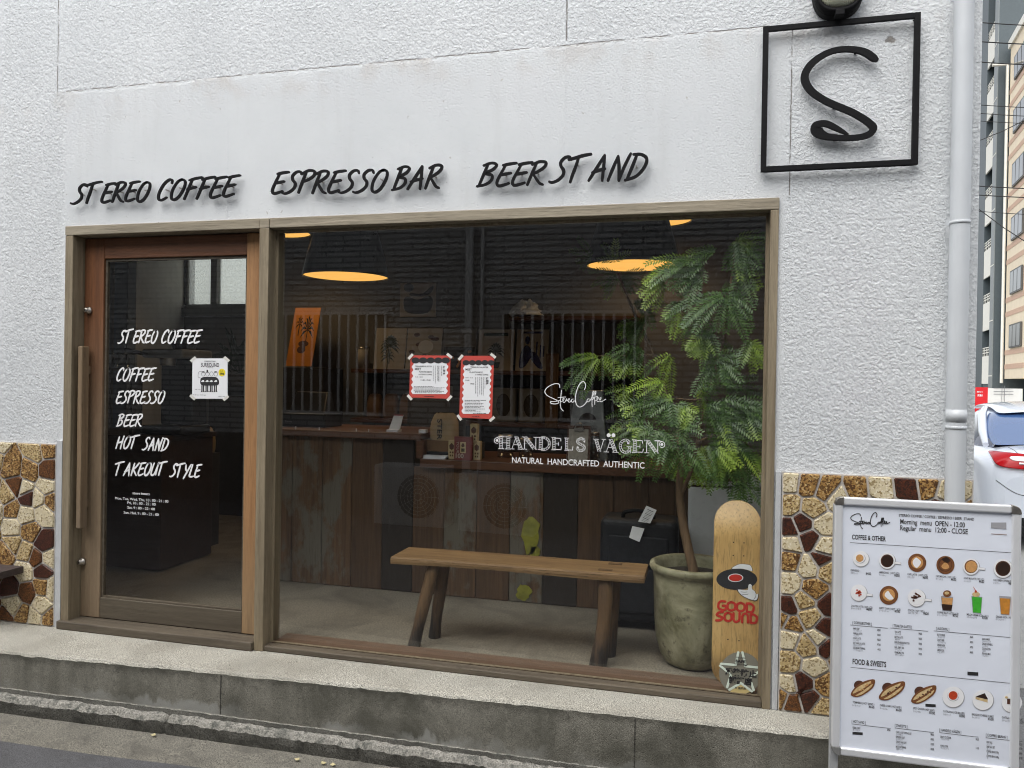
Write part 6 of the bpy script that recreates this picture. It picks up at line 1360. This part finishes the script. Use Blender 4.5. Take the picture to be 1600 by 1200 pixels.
def mug(cx_, cy_, r_, drink, handle=True, rim='cup_rim'):
    if handle: pic(rim, zA, [(cx_+r_*.9, cy_+4), (cx_+r_*1.75, cy_+12), (cx_+r_*1.75, cy_+34), (cx_+r_*.9, cy_+26)], 1); pic('cup_white', zA, [(cx_+r_*.9, cy_+6), (cx_+r_*1.70, cy_+13), (cx_+r_*1.70, cy_+28), (cx_+r_*.9, cy_+22)], 2)
    circ(rim, zA, cx_+3, cy_+4, r_+3, r_+3, 1); circ('cup_white' if rim == 'cup_rim' else rim, zA, cx_, cy_, r_, r_, 2); circ({'latte': 'mocha', 'espresso_ink': 'cocoa', 'mocha': 'cocoa'}.get(drink, drink), zA, cx_, cy_, r_*.80, r_*.80, 3)
    if drink != 'cup_white': circ(drink, zA, cx_+2, cy_+1, r_*.70, r_*.70, 4)
circ('cup_rim', zA, 332, 573, 66, 62, 1); circ('cup_white', zA, 329, 569, 63, 60, 2); circ('cup_rim', zA, 325, 567, 41, 38, 3); circ('cup_white', zA, 322, 564, 39, 37, 4); circ('latte', zA, 320, 564, 30, 29, 5)
mug(535, 585, 63, 'espresso_ink'); mug(768, 597, 68, 'latte', False, 'mocha'); mug(990, 615, 68, 'mocha', False, 'mocha'); mug(1193, 630, 64, 'latte'); mug(1443, 645, 74, 'espresso_ink', False, 'cup_rim')
mug(312, 835, 64, 'cup_white'); mug(546, 852, 70, 'latte', False, 'mocha'); mug(766, 875, 68, 'cup_white')
pic('cup_white', zA, spline([(735, 590), (760, 560), (785, 575), (800, 600), (770, 640), (745, 625)], 4, True), 5); pic('cup_white', zA, spline([(515, 850), (540, 820), (560, 845), (585, 880), (555, 890), (530, 875)], 4, True), 5); pic('latte', zA, spline([(960, 630), (985, 650), (1020, 640), (1010, 610), (985, 600)], 4, True), 5); pic('espresso_ink', zA, spline([(965, 570), (1000, 555), (1030, 580), (1010, 600), (980, 590)], 4, True), 6)
for k_, mk, cx_, cy_ in ((1, 'tomato', 312, 832), (2, 'cocoa', 763, 872)):
    r5 = random.Random(k_)
    for _ in range(26 if k_ == 2 else 16): a = r5.uniform(0, 6.28); q = r5.uniform(0, 34 if k_ == 2 else 28); circ(mk, zA, cx_+q*math.cos(a), cy_+q*math.sin(a), 8, 6, 6, 7)
def glass(cx_, yt, yb, wt, wb_, mk, top):
    pic('cup_rim', zA, [(cx_-wt, yt), (cx_+wt, yt+6), (cx_+wb_, yb+6), (cx_-wb_, yb)], 1)
    pic(mk, zA, [(cx_-wt*.9, yt+(yb-yt)*top), (cx_+wt*.9, yt+6+(yb-yt)*top), (cx_+wb_*.94, yb+2), (cx_-wb_*.94, yb-3)], 2)
glass(1005, 862, 975, 48, 36, 'espresso_ink', .55); pic('latte', zA, [(960, 872), (1050, 878), (1044, 930), (968, 924)], 3); circ('mocha', zA, 1005, 842, 32, 26, 4); circ('bread', zA, 1003, 838, 18, 12, 5)
glass(1239, 862, 992, 43, 32, 'melon', .04); circ('bread', zA, 1232, 848, 30, 20, 3); circ('tomato', zA, 1230, 825, 9, 9, 5); pic('tomato', zA, [(1226, 820), (1208, 788), (1212, 788), (1231, 818)], 5)
glass(1460, 860, 1005, 46, 34, 'amber', .12)
for cx_, cy_, s in ((345, 590, 1.0), (572, 612, 1.08), (822, 640, 1.04)):
    circ('cocoa', zB, cx_-30*s, cy_-30*s, 40*s, 36*s, 1)
    pic('mocha', zB, spline([(cx_-95*s, cy_+45*s), (cx_-60*s, cy_-15*s), (cx_+10*s, cy_-60*s), (cx_+90*s, cy_-75*s), (cx_+85*s, cy_-20*s), (cx_+30*s, cy_+30*s), (cx_-40*s, cy_+62*s)], 4, True), 2)
    pic('bread', zB, spline([(cx_-80*s, cy_+35*s), (cx_-40*s, cy_-15*s), (cx_+60*s, cy_-62*s), (cx_+40*s, cy_-30*s), (cx_-30*s, cy_+15*s)], 4, True), 3); pic('bread', zB, spline([(cx_-60*s, cy_+52*s), (cx_+0*s, cy_+15*s), (cx_+75*s, cy_-40*s), (cx_+60*s, cy_-10*s), (cx_-10*s, cy_+42*s)], 4, True), 3)
    r5 = random.Random(int(cx_))
    for _ in range(9): a = r5.random(); circ('cocoa' if s != 1 else 'latte', zB, cx_-55*s+115*s*a, cy_+20*s-60*s*a+r5.uniform(-10, 16), 8, 5, 4, 6)
for cx_, cy_, r_ in ((1053, 652, 84), (1286, 676, 82), (1513, 697, 80)): circ('cup_rim', zB, cx_+3, cy_+4, r_+3, r_*.96+3, 1); circ('cup_white', zB, cx_, cy_, r_, r_*.96, 2)
circ('cup_rim', zB, 1053, 642, 46, 44, 3); circ('cup_white', zB, 1052, 640, 44, 42, 4); circ('tomato', zB, 1052, 640, 35, 34, 5)
pic('espresso_ink', zB, [(1228, 650), (1300, 622), (1325, 668), (1322, 672)], 3); pic('bread', zB, [(1228, 652), (1322, 672), (1322, 696), (1228, 668)], 4)
pic('cocoa', zB, [(1475, 665), (1545, 672), (1560, 720), (1568, 745), (1540, 740), (1520, 712), (1476, 708)], 3); circ('bread', zB, 1470, 655, 12, 9, 4, 9)
pic('cup_rim', zA, [(1350, 285), (1470, 285), (1470, 338), (1350, 330)], 1); pic('mocha', zA, [(1350, 372), (1475, 380), (1475, 384), (1350, 376)], 1)
for mm in layer.values(): mm.build('food_picture', [M[k] for k in PM], paper)
# posts, feet
zt_ = zb0-gz
m = MB()
for u in (.012, u1-.012): m.box(u-.014, u+.014, .028, .052, .02, zt_+hB*.97)
m.build('post', M['alu_dull'], mb_, bevel=.003)
m = MB()
for u in (.012, u1-.012): m.box(u-.02, u+.02, -.20, .19, 0, .02)
m.box(.03, u1-.03, .03, .05, .12, .145); m.build('foot', M['alu_dull'], mb_, bevel=.004)

# the end of a dark plank bench standing on the step, cut by the frame
M['dark_plank'] = wood('dark_plank', srgb(74, 62, 60), srgb(50, 42, 40), 'x', bmp=.7)
e0 = at(23, 889, -.07); zt_ = e0.z+.002
o = thing('plank_bench', 'end of a dark plank bench on the step at the far left edge', 'bench', (e0.x-.6, -.14, 0))
m = MB(); m.box(-.6, .6, -.06, .125, zt_-.035, zt_); m.build('seat', M['dark_plank'], o, bevel=.002)
for x in (-.5, .32): m = MB(); m.box(x-.03, x+.03, -.05, .10, .0, zt_-.036); m.build('leg', M['dark_plank'], o)
# ------------------------------------------------------------------ the side street at the right: car, hoarding, flats, wires
def atd(px_, py_, D):                                             # photo point at depth D along the view
    d = ray(px_, py_); return CAM+d*D
M['car_paint'], t_, b_ = new_mat('white_car_paint'); b_.inputs['Base Color'].default_value = (.70, .75, .82, 1); b_.inputs['Roughness'].default_value = .25; b_.inputs['Coat Weight'].default_value = 1.0; b_.inputs['Coat Roughness'].default_value = .04
M['car_glass'], t_, b_ = new_mat('sky_tinted_car_glass'); b_.inputs['Base Color'].default_value = (.06, .13, .30, 1); b_.inputs['Roughness'].default_value = .03; b_.inputs['Specular IOR Level'].default_value = 1.0; b_.inputs['Coat Weight'].default_value = 1.0; b_.inputs['Coat IOR'].default_value = 2.2  # blue of the reflected sky put into the glass base colour
M['tail_red'], t_, b_ = new_mat('red_lamp_lens'); b_.inputs['Base Color'].default_value = (.42, .004, .008, 1); b_.inputs['Roughness'].default_value = .15; b_.inputs['Specular IOR Level'].default_value = .25
M['tyre'] = plain('tyre_rubber', (.02, .02, .02), .8, var=.2)
M['park'] = concrete('car_park_concrete', (.30, .30, .29), .15, (.2, .2, .19), .5, 120, .4)
zc_ = -.366
m = MB(); m.box(4.4, 40, 1.6, 60, -.371, zc_); tag(m.build('car_park_ground', M['park']), kind='structure')
cp = atd(1531, 717, 8.0); cx_, cy_ = cp.x+.895, cp.y-.20
car = thing('parked_car', 'white saloon car parked tail out beside the cafe corner', 'car', (cx_, cy_, zc_), rz=R(-8))
# body stations along the length from the tail: y, half width, z low, z belt, crown z
ST = [(.00, .70, .34, .74, .80), (.03, .80, .26, .86, .98), (.10, .86, .22, .92, 1.055), (.30, .895, .20, .94, 1.075), (.62, .91, .19, .95, 1.085), (1.0, .915, .19, .95, 1.06), (1.7, .915, .19, .94, 1.0), (2.6, .915, .19, .93, .98), (3.2, .91, .19, .92, .97), (3.6, .90, .19, .90, .95), (4.1, .88, .20, .84, .90), (4.5, .82, .22, .72, .80), (4.72, .66, .30, .58, .64)]
m = MB(); n = 17; vs = []
for y, hw, zl_, zb_, zc2 in ST:
    half = [(hw*.86, zl_), (hw*.97, zl_+.05), (hw, zl_+.18), (hw*1.005, (zl_+zb_)/2), (hw*.99, zb_-.05), (hw*.94, zb_+.01), (hw*.80, zb_+(zc2-zb_)*.6), (hw*.45, zc2-.008), (0, zc2)]
    vs += [(x, y, z) for x, z in half]+[(-x, y, z) for x, z in half[-2::-1]]
m.add(vs, [(i*n+j, i*n+j+1, (i+1)*n+j+1, (i+1)*n+j) for i in range(len(ST)-1) for j in range(n-1)], 0, True); m.add(vs[:n], [tuple(range(n))], 0, True); m.add(vs[-n:], [tuple(range(n-1, -1, -1))], 0, True)
bo = m.build('body', M['car_paint'], car); ss = bo.modifiers.new('smooth', 'SUBSURF'); ss.levels = 2; ss.render_levels = 2
GH = [(.52, .70, 1.07, .70, 1.075), (.80, .74, 1.06, .715, 1.20), (1.22, .76, 1.03, .68, 1.40), (1.55, .76, 1.0, .60, 1.455), (2.1, .755, .98, .585, 1.475), (2.6, .755, .97, .58, 1.44), (3.05, .75, .96, .60, 1.22), (3.42, .74, .95, .70, .99)]
m = MB(); n = 9; vs = []
for y, hb, zb_, hr, zr_ in GH:
    half = [(hb, zb_-.05), (hb*.5+hr*.5+.015, (zb_+zr_)/2), (hr, zr_-.03), (hr*.6, zr_), (0, zr_+.008)]; vs += [(x, y, z) for x, z in half]+[(-x, y, z) for x, z in half[-2::-1]]
fs = [(i*n+j, i*n+j+1, (i+1)*n+j+1, (i+1)*n+j) for i in range(len(GH)-1) for j in range(n-1)]
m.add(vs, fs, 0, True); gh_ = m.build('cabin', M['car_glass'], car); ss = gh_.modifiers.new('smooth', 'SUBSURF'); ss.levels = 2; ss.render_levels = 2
m = MB(); RF = [(1.16, .575, 1.388), (1.36, .58, 1.44), (1.6, .59, 1.468), (2.1, .592, 1.488), (2.6, .588, 1.455), (2.74, .585, 1.40)]
vs = []
for y, hw, z in RF: vs += [(hw, y, z-.035), (hw*.62, y, z+.004), (0, y, z+.014), (-hw*.62, y, z+.004), (-hw, y, z-.035)]
m.add(vs, [(i*5+j, i*5+j+1, (i+1)*5+j+1, (i+1)*5+j) for i in range(5) for j in range(4)], 0, True); m.closed = False; rf_ = m.build('roof', M['car_paint'], car); sl = rf_.modifiers.new('thick', 'SOLIDIFY'); sl.thickness = .02; ss = rf_.modifiers.new('smooth', 'SUBSURF'); ss.levels = 2; ss.render_levels = 2
from mathutils.bvhtree import BVHTree
bpy.context.view_layer.update()
_dg = bpy.context.evaluated_depsgraph_get(); _em = bo.evaluated_get(_dg).to_mesh()
_bv = BVHTree.FromPolygons([v.co.copy() for v in _em.vertices], [tuple(p.vertices) for p in _em.polygons])
def skin_patch(P, sg, name, mat, off, par=None):
    """a lamp lens that follows the tail of the body"""
    P = spline(P, 3, True); c = (sum(p[0] for p in P)/len(P), sum(p[1] for p in P)/len(P)); V = []; n = len(P); fr_ = (1, .97, .88, .76, .64, .52, .4, .28, .16, .05)
    for s_ in fr_:
        for x, z in P:
            q = Vector((sg*(c[0]+(x-c[0])*s_), -2, c[1]+(z-c[1])*s_)); h = _bv.ray_cast(q, Vector((0, 1, 0)))[0]
            h = h if h is not None else Vector((q.x*.99, .3, q.z)); V.append((h.x*(1.012 if s_ < 1 else 1), h.y-(off+.014 if s_ < 1 else -.012), h.z))
    m = MB(); m.add(V, [(i*n+j, i*n+(j+1) % n, (i+1)*n+(j+1) % n, (i+1)*n+j) for i in range(len(fr_)-1) for j in range(n)], 0, True); m.add(V[-n:], [tuple(range(n))], 0, True); m.closed = False
    return m.build(name, mat, par or car)
def skin_seam(P, name, r_=.0035):
    V = []
    for x, z in spline(P, 6):
        h = _bv.ray_cast(Vector((x, -2, z)), Vector((0, 1, 0)))[0]
        if h is not None: V.append((h.x, h.y-.001, h.z))
    m = MB(); m.tube(V, r_, 6); return m.build(name, M['black'], car)
for sg in (-1, 1):
    skin_seam([(sg*.60, 1.045), (sg*.565, .98), (sg*.54, .86), (sg*.46, .70), (sg*.40, .64)], 'boot_seam')
    skin_seam([(sg*.775, .72), (sg*.60, .60), (sg*.40, .575), (sg*.02, .57)], 'bumper_crease', .003)
    m = MB(); m.tube([(sg*.79, .52, 1.05), (sg*.765, .85, 1.17), (sg*.715, 1.25, 1.34), (sg*.63, 1.55, 1.43)], [.03, .045, .05, .03], 8); m.build('rear_pillar', M['car_paint'], car)
    P = [(.28, .98), (.50, 1.0), (.68, 1.005), (.765, .995), (.79, .97), (.79, .93), (.77, .885), (.70, .86), (.50, .845), (.36, .85), (.28, .90)]
    tl = skin_patch(P, sg, 'tail_light', M['tail_red'], .016)
    skin_patch([(.30, .962), (.48, .975), (.64, .972), (.63, .935), (.48, .928), (.32, .928)], sg, 'reverse_lamp', M['cup_white'], .020, tl)
    m = MB(); m.prism([(sg*x, -.012+(x*x)*.05, z) for x, z in [(.55, .44), (.78, .455), (.78, .475), (.55, .465)]], (0, .03, 0)); m.build('bumper_reflector', M['tail_red'], car)
    for y in (.98, 3.72):
        m = MB(); m.lathe([(0, -.10), (.30, -.10), (.325, -.07), (.325, .07), (.30, .10), (0, .10)], (sg*.80, y, .325), 28, axis='x'); wh = m.build('wheel', M['tyre'], car)
        m = MB(); m.lathe([(0, sg*.105), (.20, sg*.108), (.215, sg*.095)], (sg*.80, y, .325), 20, axis='x'); m.closed = False; m.build('rim', M['alu'], wh)
m = MB(); m.prism([(0, 1.72, 1.47), (0, 1.92, 1.475), (0, 1.90, 1.53), (0, 1.84, 1.535)], (.035, 0, 0)); m.build('antenna_fin', M['dark_plastic'], car, bevel=.01)
m = MB(); m.box(-.26, .26, -.02, .03, .70, .86); m.build('number_plate', M['paper'], car, bevel=.003)
m = MB(); m.tube([(-.58, .0, .905), (0, -.02, .915), (.58, .0, .905)], .012, 6); m.build('boot_trim', M['alu'], car)

# hoarding with a red panel
hd0, hd1 = atd(1490, 640, 19), atd(1597, 640, 19.5); zt_ = atd(1545, 606.5, 19).z; zr1 = atd(1543, 640, 19.2)
ho = thing('site_hoarding', 'white site hoarding with red printed panel behind the white car', 'fence', (0, 0, 0))
def hseg(a, b, mat, nm, z1, off=0):
    m = MB(); d = Vector((b.y-a.y, a.x-b.x, 0)).normalized()*.04; m.hexa([(a.x, a.y-off, zc_), (b.x, b.y-off, zc_), (b.x+d.x, b.y-off+abs(d.y), zc_), (a.x+d.x, a.y-off+abs(d.y), zc_)], [(a.x, a.y-off, z1), (b.x, b.y-off, z1), (b.x+d.x, b.y-off+abs(d.y), z1), (a.x+d.x, a.y-off+abs(d.y), z1)]); return m.build(nm, mat, ho)
M['sign_red'] = plain('red_sign', srgb(214, 24, 34), .45, var=.04); M['hoard'] = plain('white_hoarding', (.78, .77, .72), .5, var=.04)
hseg(zr1, hd1, M['hoard'], 'white_panel', zt_); rp_ = hseg(hd0, zr1, M['sign_red'], 'red_panel', zt_+.02)
m = MB(); dv = (hd1-hd0).normalized()
def hpt(off): return lambda u, v: (hd0.x+dv.x*u, hd0.y+dv.y*u-.035-off, v)
ux = (atd(1527.5, 620, 19)-hd0).length
add_text(m, '好評につき', hpt(0), ux, atd(1530, 613.5, 19).z, .205*1.05, None, bold=.03); add_text(m, '販売中', hpt(0), ux+.02, atd(1530, 619.5, 19).z, .18, None, bold=.03); m.closed = False; m.build('print', M['paper'], rp_)
m = MB(); u0_ = (atd(1553, 620, 19.2)-hd0).length
for z_ in (1.15, 1.22, 1.30): add_stroke(m, [(u0_, z_), (u0_+.6, z_)], .012, hpt(.01), (0, .003, 0))
for u_ in (.25, .33): add_stroke(m, [(u0_+u_, .95), (u0_+u_, 1.36)], .012, hpt(.012), (0, .003, 0))
m.closed = False; m.build('print', M['grey_ink'], ho)

# cream flats and the grey block behind, along the side street
P0 = Vector((19.5, 43.0, 0)); e1 = Vector((.132, .991, 0)); e2 = Vector((.991, -.132, 0))
def fl(u, v, z): return P0+e1*u+e2*v+Vector((0, 0, z))
def fbox(m, u0_, u1_, v0, v1, z0, z1): m.hexa([fl(u0_, v0, z0), fl(u0_, v1, z0), fl(u1_, v1, z0), fl(u1_, v0, z0)], [fl(u0_, v0, z1), fl(u0_, v1, z1), fl(u1_, v1, z1), fl(u1_, v0, z1)])
M['cream_wall'] = plain('cream_tile', srgb(230, 215, 188), .6, var=.05, scale=2); M['pink_band'] = plain('salmon_tile_band', srgb(200, 168, 144), .6, var=.08, scale=12); M['slate'] = plain('slate_panel', srgb(74, 84, 88), .5, var=.06); M['slate2'] = plain('mid_grey_panel', srgb(128, 134, 134), .5, var=.05); M['flat_glass'], t_, b_ = new_mat('flat_window_glass'); b_.inputs['Base Color'].default_value = (.06, .07, .075, 1); b_.inputs['Roughness'].default_value = .05; b_.inputs['Specular IOR Level'].default_value = .9
M['off_white'] = plain('white_balcony_panel', srgb(226, 224, 214), .6, var=.04)
fa = thing('apartment_building', 'cream tiled apartment building with salmon bands and upstairs windows', 'building', (0, 0, 0))
ZT = 21.2
m = MB(); fbox(m, 0, 4.6, 0, 12, 1.85, ZT); fbox(m, .6, 4.6, 1.0, 12, -.4, 1.85); m.build('wall', M['cream_wall'], fa)
m = MB(); fbox(m, -.1, 4.7, -.12, 12.1, ZT+.001, ZT+.45); m.build('parapet', M['off_white'], fa)
m = MB()
for k_ in range(6):
    z_ = 2.63+3.05*k_
    for dz in (.60, -.22): fbox(m, -.004, 4.604, -.02, 11, z_+dz, z_+dz+.28)
m.build('tile_band', M['pink_band'], fa)
for k_ in range(6):
    z_ = 2.63+3.05*k_
    for (ua, ub) in ((.5, 3.2),):
        m = MB(); fbox(m, ua, ub, -.10, -.021, z_+.95, z_+2.28); wd = m.build('window', M['sash'], fa)
        m = MB()
        for a in range(3): fbox(m, ua+.08+a*(ub-ua)/3, ua-.06+(a+1)*(ub-ua)/3, -.115, -.1, z_+1.03, z_+2.2)
        m.build('pane', M['flat_glass'], wd)
    m = MB(); fbox(m, -.10, -.021, .5, 2.6, z_+.95, z_+2.28); wd = m.build('window', M['sash'], fa); m = MB(); fbox(m, -.115, -.1, .6, 2.5, z_+1.03, z_+2.2); m.build('pane', M['flat_glass'], wd)
m = MB(); P_ = lambda z_: fl(4.75, -.12, z_); m.tube([P_(1.6), P_(8), P_(ZT-.9), fl(4.75, -.9, ZT-.8)], .09, 10); fb2 = m.build('drainpipe', M['off_white'], fa)
gb = thing('grey_apartment_block', 'tall slate grey apartment block with white balconies behind the cream one', 'building', (0, 0, 0))
m = MB(); fbox(m, 5.2, 6.2, -.50, 6, -.4, 36); m.build('stair_tower', M['slate'], gb)
m = MB(); fbox(m, 5.205, 6.2, -.54, -.501, -.4, 36.05); m.build('tower_cladding', M['slate2'], gb)
m = MB(); fbox(m, 6.2, 26, 1.0, 6, -.4, 36); m.build('rear_wall', M['slate'], gb)
m = MB(); fbox(m, 8.45, 9.2, -.52, .999, -.4, 36); m.build('end_wall', M['slate'], gb)
m = MB(); fbox(m, 6.21, 8.44, -.45, .9, -.4, 2.3); m.build('plinth', M['slate'], gb)
for k_ in range(7):
    z_ = 2.55+3.32*(k_-.30)
    m = MB(); fbox(m, 6.21, 8.44, -.42, .999, z_+.30, z_+.5); m.build('balcony_slab', M['slate2'], gb)
    m = MB(); fbox(m, 6.22, 8.43, -.51, -.43, z_, z_+1.72); bp = m.build('balcony_panel', M['off_white'], gb)
    m = MB()
    for q in (1.9, 2.06, 2.22): fbox(m, 6.22, 8.43, -.49, -.46, z_+q, z_+q+.05)
    for q in range(5): fbox(m, 6.3+.5*q, 6.34+.5*q, -.488, -.462, z_+1.72, z_+2.22)
    m.build('railing', M['off_white'], bp)
    m = MB(); fbox(m, 6.6, 8.2, .96, .999, z_+.5, z_+2.6); m.build('window', M['flat_glass'], gb)
m = MB()
for k_ in range(8): fbox(m, 5.19, 6.21, -.555, -.541, 2.0+3.32*k_, 2.06+3.32*k_)
m.build('panel_joint', M['off_white'], gb)
# overhead wires
M['wire'] = plain('black_cable', (.012, .012, .013), .6)
for i, (y0, y1, r_) in enumerate(((34, 37, .02), (64, 66, .022), (96, 98, .02), (163, 165, .014), (176, 179, .014), (188, 190, .012), (290, 291, .018), (304, 305, .018), (329, 333, .012))):
    a, b = atd(1500, y0-1, 22), atd(1720, y1+4, 21); m = MB(); mid = (a+b)/2; mid.z -= .05; m.tube(spline([tuple(a), tuple(mid), tuple(b)], 6), r_*.8, 6)
    tag(m.build('overhead_wire', M['wire']), ['thin black overhead wire, topmost of the upper three before the flats', 'thin black overhead wire, middle of the upper three before the flats', 'thin black overhead wire, lowest of the upper three before the flats', 'hair thin wire, topmost of the middle three before the flats', 'hair thin wire, centre of the middle three before the flats', 'hair thin wire, lowest of the middle three before the flats', 'black wire, topmost of the lower three before the flats', 'black wire, centre of the lower three before the flats', 'black wire, lowest of the lower three before the flats'][i], 'wire', 'overhead wires before the flats')
for (x0, y0, x1, y1, L) in ((1500, 232, 1640, 168, 'thin cable slanting up to the right before the flats'), (1500, 305, 1640, 402, 'thin cable slanting down to the right before the flats')):
    a, b = atd(x0, y0, 21.5), atd(x1, y1, 20.5); m = MB(); m.tube([a, (a+b)/2-Vector((0, 0, .06)), b], .012, 6); tag(m.build('overhead_wire', M['wire']), L, 'wire')
